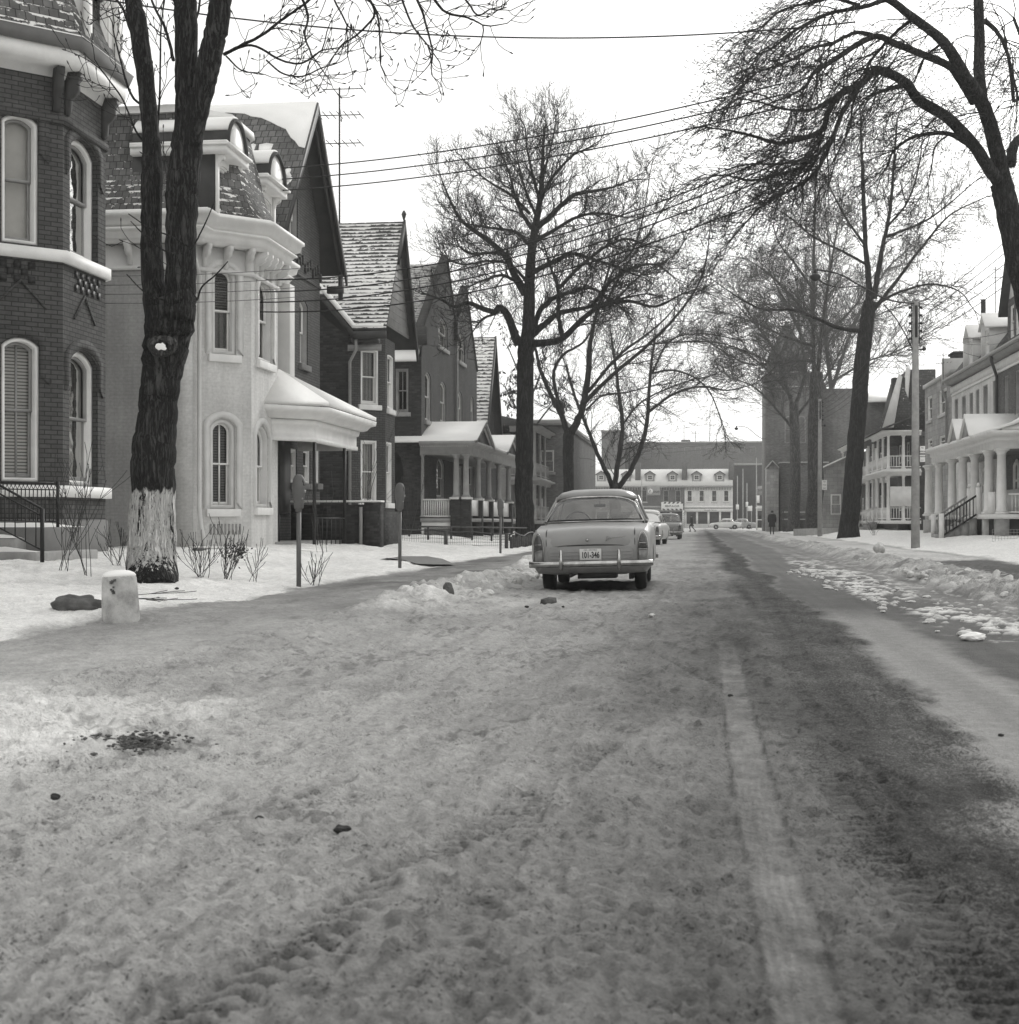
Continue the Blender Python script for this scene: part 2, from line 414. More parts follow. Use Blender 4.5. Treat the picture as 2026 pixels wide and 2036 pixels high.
def ring(mb, fr, sa, sb, za, zb, rise, w, t0, t1, mi=None, bottom=True, bw=None):
    o = arch_pts(sa, sb, za, zb, rise); bw = w if bw is None else bw
    i_ = arch_pts(sa + w, sb - w, za + bw, zb - w, max(rise - w * 0.4, 0.001) if rise > 0 else 0)
    n = len(o)
    vs = [fr(a, t1, z) for a, z in o] + [fr(a, t1, z) for a, z in i_] + [fr(a, t0, z) for a, z in o] + [fr(a, t0, z) for a, z in i_]
    fs = []
    for k in range(n):
        k2 = (k + 1) % n
        if k == 0 and not bottom: continue
        fs += [(k, k2, n + k2, n + k), (n + k, n + k2, 3 * n + k2, 3 * n + k), (k, 2 * n + k, 2 * n + k2, k2)]
    mb.add(vs, fs, mi)
def window(par, fr, sa, sb, za, zb, rise=0.0, frame='white', sash=None, back='inside', sill='white', dep=0.16, fw=0.07, sw=0.045,
           rail=0.5, mull=False, hood=None, proud=0.0, sillw=0.1, bottom_gap=0.0, lower_back=None, name='window'):
    """a double-hung sash window standing in its opening; returns the frame (a part), its pane / blind / sill are sub-parts"""
    mb = MB(); d0 = -dep + 0.01; sash = sash or frame
    ring(mb, fr, sa, sb, za, zb, rise, fw, d0 - 0.06, -0.03 + proud, 0)
    ra = max(rise - fw * 0.4, 0.001) if rise > 0 else 0
    zm = za + (zb - za) * rail
    ring(mb, fr, sa + fw, sb - fw, zm - sw / 2, zb - fw, ra, sw, d0 - 0.03, d0 + 0.02, 1)
    ring(mb, fr, sa + fw, sb - fw, za + fw, zm + sw / 2, 0, sw, d0 - 0.08, d0 - 0.035, 1, bw=sw * 1.6)
    if mull:
        c = (sa + sb) / 2
        mb.fbox(fr, c - 0.015, c + 0.015, d0 - 0.05, d0 - 0.01, za + fw, zb - fw - 0.02, 1)
    w = mb.build(name, [frame, sash], par)
    g = MB(); pts = arch_pts(sa + fw, sb - fw, za + fw, zb - fw, ra)
    g.add([fr(a, d0 - 0.045, z) for a, z in pts], [list(range(len(pts)))]); g.build('pane', 'glass', w)
    k = MB(); e = 0.0
    if lower_back:
        k.add([fr(sa, d0 - 0.14, zm), fr(sb, d0 - 0.14, zm), fr(sb, d0 - 0.14, zb), fr(sa, d0 - 0.14, zb)], [(0, 1, 2, 3)], 0)
        k.add([fr(sa, d0 - 0.14, za), fr(sb, d0 - 0.14, za), fr(sb, d0 - 0.14, zm), fr(sa, d0 - 0.14, zm)], [(0, 1, 2, 3)], 1)
        k.build('curtain', [back, lower_back], w, recalc=False)
    else:
        k.add([fr(sa, d0 - 0.14, za), fr(sb, d0 - 0.14, za), fr(sb, d0 - 0.14, zb), fr(sa, d0 - 0.14, zb)], [(0, 1, 2, 3)], 0)
        k.build('curtain' if back in ('curtain', 'drape', 'inside') else 'blind', back, w, recalc=False)  # on dark windows this is a dark sheet painted as the unlit room
    if sill:
        q = MB(); q.fbox(fr, sa - sillw, sb + sillw, -0.1, 0.09, za - 0.17, za - 0.002); q.build('sill', sill, w, bevel=0.008)
    if hood:
        hw = 0.16; q = MB(); ring(q, fr, sa - hw, sb + hw, za, zb + hw, rise + hw * 0.4 if rise else 0, hw - 0.02, 0.0, 0.045, 0, bottom=False)
        q.build('surround', hood, w)
    return w
def loft(mb, secs, close=True, mi=None, cap=True):
    """secs: list of rings (same length) of 3D points"""
    n = len(secs[0]); o = len(mb.v)
    vs = [p for s_ in secs for p in s_]
    fs = [(i * n + j, i * n + (j + 1) % n, (i + 1) * n + (j + 1) % n, (i + 1) * n + j) for i in range(len(secs) - 1) for j in range(n if close else n - 1)]
    if cap and close: fs += [list(range(n))[::-1], [(len(secs) - 1) * n + j for j in range(n)]]
    return mb.add(vs, fs, mi)
def text_obj(txt, size, org, xdir, zdir, mat, parent=None, name='lettering', bold=0.0, xs=1.0, align='CENTER', extr=0.004):
    cu = bpy.data.curves.new(name, 'FONT'); cu.body = txt; cu.size = size; cu.align_x = align; cu.align_y = 'CENTER'; cu.extrude = extr; cu.offset = bold
    tmp = bpy.data.objects.new(name, cu); col.objects.link(tmp)
    dg = bpy.context.evaluated_depsgraph_get(); me = bpy.data.meshes.new_from_object(tmp.evaluated_get(dg))
    bpy.data.objects.remove(tmp); bpy.data.curves.remove(cu)
    x = Vector(xdir).normalized(); z = Vector(zdir).normalized(); y = z; nrm = x.cross(y)
    mt = Matrix(((x.x * xs, y.x, nrm.x, 0), (x.y * xs, y.y, nrm.y, 0), (x.z * xs, y.z, nrm.z, 0), (0, 0, 0, 1)))
    base = ORG.get(parent.name, Vector((0, 0, 0))) if parent else Vector((0, 0, 0))
    me.transform(Matrix.Translation(Vector(org) - base) @ mt)
    me.materials.clear(); me.materials.append(M[mat])
    o = bpy.data.objects.new(name, me); col.objects.link(o)
    if parent: o.parent = parent; ORG[o.name] = base
    return o
# ================================================================ GROUND
def ground():
    # rows: dense near the camera, coarser far away
    ys = [-6.0]
    while ys[-1] < 420:
        y = ys[-1]
        if y < 0.6: d = 0.35
        elif y < 60: d = min(max(0.0011 * y * y, 0.013), 0.005 * y + 0.004)
        else: d = y * 0.02
        ys.append(y + d)
    ys = np.array(ys)
    tc = np.arange(-0.60, 0.33, 0.0019)
    tc = np.concatenate([[-60, -20, -8, -4, -2.2, -1.5, -1.15, -0.95, -0.8, -0.7, -0.64], tc, [0.36, 0.4, 0.5, 0.65, 0.85, 1.15, 1.5, 2.2, 4, 8, 20, 60]])
    off = 0.9
    T, Yg = np.meshgrid(tc, ys)
    X = T * (np.maximum(Yg, 1.2) + off); Y = Yg
    near = 1 - smooth(25, 70, Y)
    Z = zbase(X, Y)
    # ---- zones (albedo a, dirt specks k, wetness w)
    wob = 0.12 * fbm(Y * 0.35, X * 0.0 + 3, 3) + 0.05 * fbm(Y * 1.3, X * 0 + 8, 2)
    n1 = fbm(X * 0.8, Y * 0.35, 4); n2 = fbm(X * 3.1, Y * 1.6, 4); n3 = fbm(X * 11, Y * 7, 3)
    x = X + wob + (0.06 * n2 + 0.035 * n3) * (1 - smooth(20, 60, Y))
    yf = smooth(12, 40, Y)
    A = 0.455 + 0.04 * n1 + 0.03 * n2 + 0 * X                      # grey trodden slush
    A = A - 0.05 - (0.255 - 0.14 * yf) * smooth(-2.2, 0.7, x) + 0.12 * smooth(-1.6, -4.0, x) * (1 - smooth(6.8, 8.6, Y + 0.6 * n1) * (1 - smooth(14, 17, Y))) - 0.03 * smooth(6.8, 8.6, Y) * (1 - smooth(15, 20, Y))
    K = 0.5 + 0 * X; W = 0.15 + 0 * X
    rough = 1.0 + 0 * X
    # dark gritty band beside the wheel lane
    g = smooth(0.35, 0.75, x) * (1 - smooth(1.1, 1.32, x - 0.12 * smooth(9, 3, Y) * -1))
    A = A * (1 - g) + (0.135 + 0.03 * n2) * g; A = A * (1 + 0.30 * g * fbm(X * 8, Y * 0.16 + 2, 3)); K = K + 0.5 * g; rough = rough * (1 - 0.3 * g)
    # polished ice streak
    edge = np.where(Y < 16, 1.22 - 0.33 * smooth(9, 3, Y), 1.22)
    ice = smooth(edge - 0.03, edge + 0.12, x) * (1 - smooth(1.75, 2.0, x)) * (1 - smooth(14.5, 18, Y))
    # dark wet wheel lane
    lane = smooth(1.15, 1.35, x) * (1 - smooth(2.55, 2.9, x - 0.25 * yf * 0))
    A = A * (1 - lane) + (0.088 + 0.015 * n1 + 0.012 * n2 + 0.045 * yf) * lane; K = K * (1 - 0.8 * lane); W = W + 0.15 * lane; rough = rough * (1 - 0.9 * lane)
    lane2 = smooth(2.7, 3.0, x) * (1 - smooth(3.5, 3.9, x))
    A = A * (1 - lane2) + (0.20 + 0.05 * n1) * lane2; rough = rough * (1 - 0.6 * lane2)
    A = A * (1 - ice) + (0.26 + 0.02 * n1) * ice; W = W * (1 - 0.4 * ice)
    # streaks along the driving direction
    st = fbm(X * 9, Y * 0.12 + 4, 3)
    A = A * (1 + 0.12 * st * np.clip(lane + lane2 + 0.35, 0, 1))
    # second dark lane far left of the crown, faint
    l3 = smooth(-0.4, 0.1, x) * (1 - smooth(0.5, 0.9, x)) * smooth(25, 60, Y)
    A = A * (1 - 0.35 * l3)
    # snow bank right + right sidewalk + right lawn
    bank = smooth(3.5, 3.9, x) * (1 - smooth(4.4, 4.9, x))
    A = A * (1 - bank) + (0.46 + 0.15 * n2 + 0.1 * n1) * bank; K = K * (1 - bank) + 0.8 * bank
    swr = smooth(4.6, 5.0, x) * (1 - smooth(6.6, 7.0, x))
    wet = swr * smooth(17, 20, Y) * (1 - smooth(33, 36, Y + 2 * n1))
    A = A * (1 - swr) + (0.52 + 0.08 * n1) * swr; A = A * (1 - wet) + 0.11 * wet; K = K * (1 - swr) + 0.2 * swr
    lawnr = smooth(6.8, 7.2, x)
    A = A * (1 - lawnr) + (0.80 + 0.03 * n2) * lawnr; K = K * (1 - lawnr) + 0.42 * lawnr
    # left: verge snow, sidewalk, lawn
    verge = smooth(-2.5, -2.9, x) * smooth(-3.9, -3.5, x)
    vs = smooth(12, 17, Y)
    A = A * (1 - verge * vs) + (0.50 + 0.12 * n2 + 0.1 * n1) * verge * vs
    patch = smooth(-2.3, -2.8, x + .15 * n1) * smooth(5.0, 5.8, Y) * (1 - smooth(7.2, 8.0, Y + .4 * n1)) * smooth(-5.2, -4.2, x)
    A = A * (1 - patch) + (0.66 + 0.12 * n2) * patch
    leftn = smooth(-2.0, -3.2, x) * (1 - smooth(4.5, 6, Y))
    A = A * (1 - 0.6 * leftn) + 0.62 * 0.6 * leftn
    swl = smooth(-3.5, -3.8, x) * smooth(-5.45, -5.2, x)
    A = A * (1 - swl * vs) + (0.24 + 0.07 * n1 + 0.05 * n2) * swl * vs
    swn = smooth(-3.9, -4.4, x) * smooth(-5.7, -5.2, x) * (1 - vs) * smooth(8.5, 10.5, Y)
    A = A * (1 - swn) + (0.36 + 0.1 * n1 + 0.04 * n2) * swn
    K = K * (1 - swl * 0.6); rough = rough * (1 - 0.6 * swl)
    lawnl = smooth(-5.2, -5.55, x + 0.1 * n2)
    A = A * (1 - lawnl) + (0.78 + 0.05 * n2 + 0.03 * n1) * lawnl; K = K * (1 - lawnl) + 0.42 * lawnl
    # cross path to the third house and its retaining strip
    # darker smudges where salt has eaten into the slush
    blot = smooth(0.55, 0.95, fbm(X * 1.1 + 5, Y * 0.7 + 2, 4)) * (1 - np.clip(lawnl + lawnr + lane, 0, 1)) * near
    A = A * (1 - 0.14 * blot)
    # crossing far away
    far = smooth(190, 205, Y)
    A = A * (1 - far) + (0.42 + 0.1 * fbm(X * 0.1, Y * 0.05, 3)) * far
    A = A * (1 - 0.12 * (1 - smooth(3.0, 6.5, Y)) * (1 - lawnl))  # darker toward the camera, partly lens vignetting painted into the albedo
    A = np.clip(A, 0.05, 0.86)
    # ---- relief
    slush = np.clip(1 - lawnl - lawnr, 0, 1)
    Z = Z + near * slush * rough * (0.016 * fbm(X * 1.2, Y * 1.0, 3) + 0.010 * fbm(X * 3.7 + 3, Y * 2.9, 3) + 0.009 * fbm(X * 11, Y * 7, 3) + 0.0125 * fbm(X * 36, Y * 24, 3))
    # clods: sharp little lumps
    cl = fbm(X * 7.5 + 11, Y * 6.0, 2); Z = Z + near * slush * rough * 0.018 * smooth(0.55, 1.0, cl); cl2 = fbm(X * 24 + 5, Y * 17, 2); Z = Z + near * slush * rough * 0.009 * smooth(0.45, 0.9, cl2)
    pit = fbm(X * 16 + 1, Y * 12 + 3, 2); Z = Z - near * slush * rough * 0.006 * smooth(0.5, 1.05, pit)
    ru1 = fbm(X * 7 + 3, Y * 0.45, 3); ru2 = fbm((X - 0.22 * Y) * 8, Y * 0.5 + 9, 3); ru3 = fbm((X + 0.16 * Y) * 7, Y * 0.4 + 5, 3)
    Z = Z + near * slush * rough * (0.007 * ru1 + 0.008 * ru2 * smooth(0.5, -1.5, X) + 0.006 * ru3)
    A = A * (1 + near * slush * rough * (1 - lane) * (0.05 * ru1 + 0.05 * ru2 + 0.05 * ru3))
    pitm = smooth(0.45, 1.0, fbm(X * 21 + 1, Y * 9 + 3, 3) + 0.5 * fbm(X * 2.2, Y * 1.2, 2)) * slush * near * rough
    A = A * (1 - 0.36 * pitm * (1 - np.clip(lane, 0, 1)))  # pits darkened: dirt, plus relief shade painted into the albedo
    Z = Z + (bank * 0.13 + verge * vs * 0.10 + patch * 0.06) * (0.5 + 0.55 * fbm(X * 1.6, Y * 1.1, 4) + 0.35 * np.abs(fbm(X * 6, Y * 4, 3))) * (1 - smooth(120, 190, Y))
    Z = Z + bank * 0.06 * smooth(0.2, 0.9, n2) + verge * vs * 0.06 * smooth(0.2, 0.9, n2)
    Z = Z + (lawnl + lawnr) * (0.045 * fbm(X * 0.9, Y * 0.6, 4) + 0.016 * fbm(X * 4, Y * 3, 4) + 0.008 * n3) * (1 - far)
    for bx, by, ba, br in ((-5.05, 12.75, .05, .30), (-6.95, 18.6, .06, .55), (-5.72, 13.0, .05, .35), (-5.45, 18.9, .035, .2), (-5.55, 27.3, .03, .25)): Z = Z + ba * np.exp(-(((X - bx) ** 2 + (Y - by) ** 2) / br ** 2)) * (1 + .5 * n2)
    # mound behind the concrete post
    d2 = ((X + 6.0) / 1.3) ** 2 + ((Y - 13.9) / 1.6) ** 2; Z = Z + 0.10 * np.exp(-d2)
    # smooth tyre track with ribs, and its ridged edges
    tx0 = 0.145 + 0.006 * np.sin(Y * 0.7) + 0.004 * vnoise(Y * 6, X * 0 + 2)
    tr = smooth(tx0 - 0.008, tx0 + 0.012, X) * (1 - smooth(tx0 + 0.128, tx0 + 0.148, X)) * (1 - smooth(9.5, 13.0, Y + n2)) * (1 - 0.85 * smooth(0.10, 0.0, np.abs(Y - 8.4 - 0.5 * X)) ) * (0.5 + 0.45 * smooth(-0.5, 0.3, n2 + 0.5 * n3))
    Z = Z * (1 - tr) + (Z * 0.25 - 0.007 + 0.0022 * np.sin((X - tx0) * 2 * math.pi / 0.027)) * tr
    A = A * (1 - tr) + tr * (0.200 + 0.035 * n2 + 0.02 * n1) * (1 + 0.13 * np.sin((X - tx0) * 2 * math.pi / 0.027) * (1 - smooth(5, 8, Y)) + 0.14 * n3); K = K * (1 - 0.9 * tr)
    eg = (np.exp(-((X - tx0 + 0.010) / 0.008) ** 2) + np.exp(-((X - tx0 - 0.150) / 0.008) ** 2)) * smooth(-0.7, 0.3, vnoise(Y * 5, X * 0 + 7)) * (1 - smooth(8.5, 11, Y))
    A = A * (1 - 0.38 * np.clip(eg, 0, 1) * (1 - smooth(11, 13.5, Y)))
    Z = Z + 0.012 * eg * (1 - smooth(12.5, 13.5, Y)) * (0.6 + 0.6 * vnoise(Y * 9, X * 5))
    # curved lug-tyre tracks
    def track(xc, w, depth, pitch, y0, y1, slant=0.0, dark=0.25, amt=1.0):
        nonlocal Z, A
        c = xc(Y); m = smooth(w / 2, w / 2 - 0.02, np.abs(X - c)) * smooth(y0, y0 + 0.8, Y) * (1 - smooth(y1 - 0.8, y1, Y))
        lug = smooth(-0.1, 0.5, np.sin((Y + np.abs(X - c) * slant) * 2 * math.pi / pitch) + 0.5 * vnoise(X * 20, Y * 20) + 0.7 * vnoise(X * 6 + 4, Y * 7))
        amt = amt * smooth(-0.75, 0.25, fbm(X * 1.7 + depth * 900, Y * 1.1 + depth * 500, 3))
        Z = Z * (1 - 0.6 * m * amt * near) - m * depth * (0.35 + 0.65 * lug) * amt; A = A * (1 - dark * m * amt * (0.3 + 0.7 * lug))
    track(lambda y: -0.95 + 0.16 * (y - 3.2), 0.17, 0.030, 0.10, 2.0, 8.0, 0.9, 0.42)
    track(lambda y: -2.0 + 0.25 * (y - 3.2), 0.16, 0.018, 0.10, 2.2, 9.0, 0.8, 0.22)
    track(lambda y: 0.62 - 0.045 * (y - 3), 0.15, 0.018, 0.09, 1.5, 9.0, 0.0, 0.3)
    track(lambda y: 0.78 - 0.03 * (y - 3), 0.05, 0.012, 0.05, 1.5, 9.0, 0.0, 0.25)
    track(lambda y: 0.95 - 0.21 * (y - 5.0), 0.07, 0.014, 0.11, 4.0, 16.0, 0.0, 0.3)
    track(lambda y: 1.08 - 0.20 * (y - 5.0), 0.16, 0.006, 0.05, 4.0, 12.0, 0.0, -0.06)
    track(lambda y: 0.36 - 0.075 * (y - 2.2), 0.10, 0.010, 0.2, 1.5, 4.5, 0.4, 0.2)
    track(lambda y: -1.45 + 0.05 * (y - 10), 0.15, 0.010, 0.1, 9.0, 21.0, 0.5, 0.12)
    track(lambda y: -0.25 + 0.03 * (y - 12), 0.15, 0.010, 0.1, 11.0, 30.0, 0.5, 0.12)
    st_ = np.exp(-((X + 2.48 + 0.05 * n1) / 0.36) ** 2 - ((Y - 6.15) / 0.13) ** 2) * smooth(-0.5, 0.5, fbm(X * 14, Y * 14, 3)); A = A * (1 - 0.78 * np.clip(st_ * 1.3, 0, 1))
    crumb = smooth(0.28, 0.5, fbm(X * 9 + 7, Y * 5, 3) + 0.35 * fbm(X * 1.3, Y * 0.5, 2)) * smooth(2.05, 2.35, x) * (1 - smooth(2.9, 3.4, x)) * smooth(11.5, 14, Y) * (1 - smooth(34, 48, Y))
    A = A * (1 - crumb) + 0.62 * crumb; Z = Z + 0.022 * crumb
    bits = smooth(0.5, 0.7, fbm(X * 7 + 2, Y * 4 + 5, 3)) * smooth(2.9, 3.4, x) * (1 - smooth(5.0, 5.6, x)) * near; A = A * (1 - 0.6 * bits) + 0.6 * 0.6 * bits; Z = Z + 0.02 * bits
    for cx, sl, d_, y0, y1, dk in ((-0.62, 0.0, .018, 3, 40, .24), (-2.02, 0.01, .016, 4, 38, .2), (-0.30, -0.035, .015, 3, 26, .2), (-1.62, -0.03, .010, 4, 26, .12), (0.52, 0.012, .010, 4, 60, .18), (0.70, 0.012, .008, 4, 60, .15), (-1.15, 0.07, .015, 3, 16, .2), (-2.55, 0.06, .010, 6, 16, .12), (3.1, 0.0, .008, 6, 60, .2), (3.45, 0.0, .006, 6, 60, .15), (2.0, 0.0, .003, 6, 60, .12)):
        track(lambda y, cx=cx, sl=sl: cx + sl * (y - 6) + 0.05 * np.sin(y * 0.35 + cx * 9), 0.15, d_, 0.09, y0, y1, 0.7, dk, 0.6 + 0.4 * smooth(-0.5, 0.4, n2))
    # shadow under the parked car, painted into the ground albedo
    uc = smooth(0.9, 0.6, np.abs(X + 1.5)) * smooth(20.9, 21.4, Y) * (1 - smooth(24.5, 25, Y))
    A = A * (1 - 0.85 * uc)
    nr, nc = X.shape
    me = bpy.data.meshes.new('ground')
    co = np.stack([X, Y, Z], -1).reshape(-1, 3).astype(np.float32)
    me.vertices.add(len(co)); me.vertices.foreach_set('co', co.ravel())
    idx = np.arange(nr * nc, dtype=np.int32).reshape(nr, nc)
    q = np.stack([idx[:-1, :-1], idx[:-1, 1:], idx[1:, 1:], idx[1:, :-1]], -1).reshape(-1)
    me.loops.add(len(q)); me.loops.foreach_set('vertex_index', q)
    npz = len(q) // 4; me.polygons.add(npz); me.polygons.foreach_set('loop_start', np.arange(npz, dtype=np.int32) * 4)
    me.polygons.foreach_set('use_smooth', np.ones(npz, dtype=bool)); me.update(calc_edges=True)
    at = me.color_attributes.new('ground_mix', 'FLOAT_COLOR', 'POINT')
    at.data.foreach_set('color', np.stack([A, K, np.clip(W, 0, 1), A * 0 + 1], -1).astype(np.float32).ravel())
    t = NT('snow_and_slush')
    a = t.n.new('ShaderNodeAttribute'); a.attribute_name = 'ground_mix'
    s = t.n.new('ShaderNodeSeparateColor'); t.link(a.outputs['Color'], s.inputs[0])
    w = t.coord('World')
    f1 = t.noise(w, 38, 4, 0.65); f2 = t.noise(w, 120, 3, 0.6); f3 = t.noise(w, 9, 5, 0.6)
    k = t.math('MULTIPLY', t.ramp(f1, 0.25, 0.75, 0.86, 1.14), t.ramp(f2, 0.25, 0.75, 0.88, 1.12))
    k = t.math('MULTIPLY', k, t.ramp(f3, 0.3, 0.7, 0.90, 1.10))
    g1 = t.noise(t.coord('World', (1, .8, 1)), 70, 6, 0.75); g2 = t.noise(w, 2.6, 4, 0.6)
    cut = t.math('SUBTRACT', 0.72, t.math('MULTIPLY', t.math('ADD', s.outputs['Green'], t.math('MULTIPLY', t.math('SUBTRACT', g2, 0.5), 0.9)), 0.26))
    spk = t.ramp(t.math('SUBTRACT', g1, cut), 0.0, 0.06)
    k = t.math('MULTIPLY', k, t.math('SUBTRACT', 1.0, t.math('MULTIPLY', spk, 0.5)))
    cc = t.n.new('ShaderNodeCombineColor')
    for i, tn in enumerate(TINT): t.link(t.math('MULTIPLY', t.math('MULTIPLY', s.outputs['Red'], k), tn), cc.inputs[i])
    h = t.math('ADD', f1, t.math('MULTIPLY', f2, 0.5)); h = t.math('SUBTRACT', h, t.math('MULTIPLY', spk, 0.5))
    bp = t.n.new('ShaderNodeBump'); bp.inputs['Distance'].default_value = 0.022
    t.link(h, bp.inputs['Height']); t.link(t.math('SUBTRACT', 0.95, t.math('MULTIPLY', s.outputs['Blue'], 0.7)), bp.inputs['Strength'])
    t.link(bp.outputs[0], t.b.inputs['Normal'])
    t.fin(cc.outputs[0], 0.8, 0.06); t.link(t.math('SUBTRACT', 0.9, t.math('MULTIPLY', s.outputs['Blue'], 0.35)), t.b.inputs['Roughness'])
    me.materials.append(t.m)
    o = bpy.data.objects.new('ground', me); col.objects.link(o); tag(o, kind='structure', label='snow and slush covering the street and the front lawns', cat='ground')
    b = MB(); b.box(-3000, 3000, -500, 4000, -1.2, -0.5); tag(b.build('terrain', 'snow', None), 'snowy land reaching the horizon', 'terrain', kind='structure')
ground()
# ================================================================ helpers for architecture
def sweep(mb, path, prof, mi=None, cap=True):
    """sweep a (t,z) profile along a 2D path; outward is to the right of travel"""
    n = len(path); secs = []
    for i, (x, y) in enumerate(path):
        ds = []
        if i > 0: ds.append(Vector((x - path[i - 1][0], y - path[i - 1][1])).normalized())
        if i < n - 1: ds.append(Vector((path[i + 1][0] - x, path[i + 1][1] - y)).normalized())
        ns = [Vector((d.y, -d.x)) for d in ds]
        m = ns[0] if len(ns) == 1 else (ns[0] + ns[1]) / (1 + ns[0].dot(ns[1]))
        secs.append([(x + m.x * t, y + m.y * t, z) for t, z in prof])
    k = len(prof)
    vs = [p for s_ in secs for p in s_]
    fs = [(i * k + j, i * k + (j + 1) % k, (i + 1) * k + (j + 1) % k, (i + 1) * k + j) for i in range(n - 1) for j in range(k)]
    if cap: fs += [list(range(k))[::-1], [(n - 1) * k + j for j in range(k)]]
    return mb.add(vs, fs, mi)
def roofslab(mb, pts, th=0.08, mi=None):
    """a sloping polygon given thickness downward"""
    n = len(pts); vs = list(pts) + [(x, y, z - th) for x, y, z in pts]
    mb.add(vs, [list(range(n))], 0); o = len(mb.v) - 2 * n
    for f in [[n + i for i in range(n)][::-1]] + [[i, (i + 1) % n, n + (i + 1) % n, n + i] for i in range(n)]: mb.f.append([o + q for q in f]); mb.mi.append(1)
    return mb
def op(fr, u0, u1, v0, v1, rise=0.0, uz=None):
    a, b = sU(fr, u0), sU(fr, u1); uz = uz or u0
    return (min(a, b), max(a, b), sUz(fr, uz, v1)[1], sUz(fr, uz, v0)[1], rise)
def bracket(mb, fr, s, z, h=0.55, d=0.42, w=0.12):
    pr = [(0, z), (d, z), (d, z - 0.10), (d * .82, z - .16), (d * .86, z - h * .42), (d * .6, z - h * .55), (d * .35, z - h * .62), (d * .3, z - h * .9), (d * .1, z - h), (0, z - h)]
    mb.prism(pr, lambda a, b, t: fr(s + t, a, b), -w / 2, w / 2)
def blob_path(pts, n=8): return pts
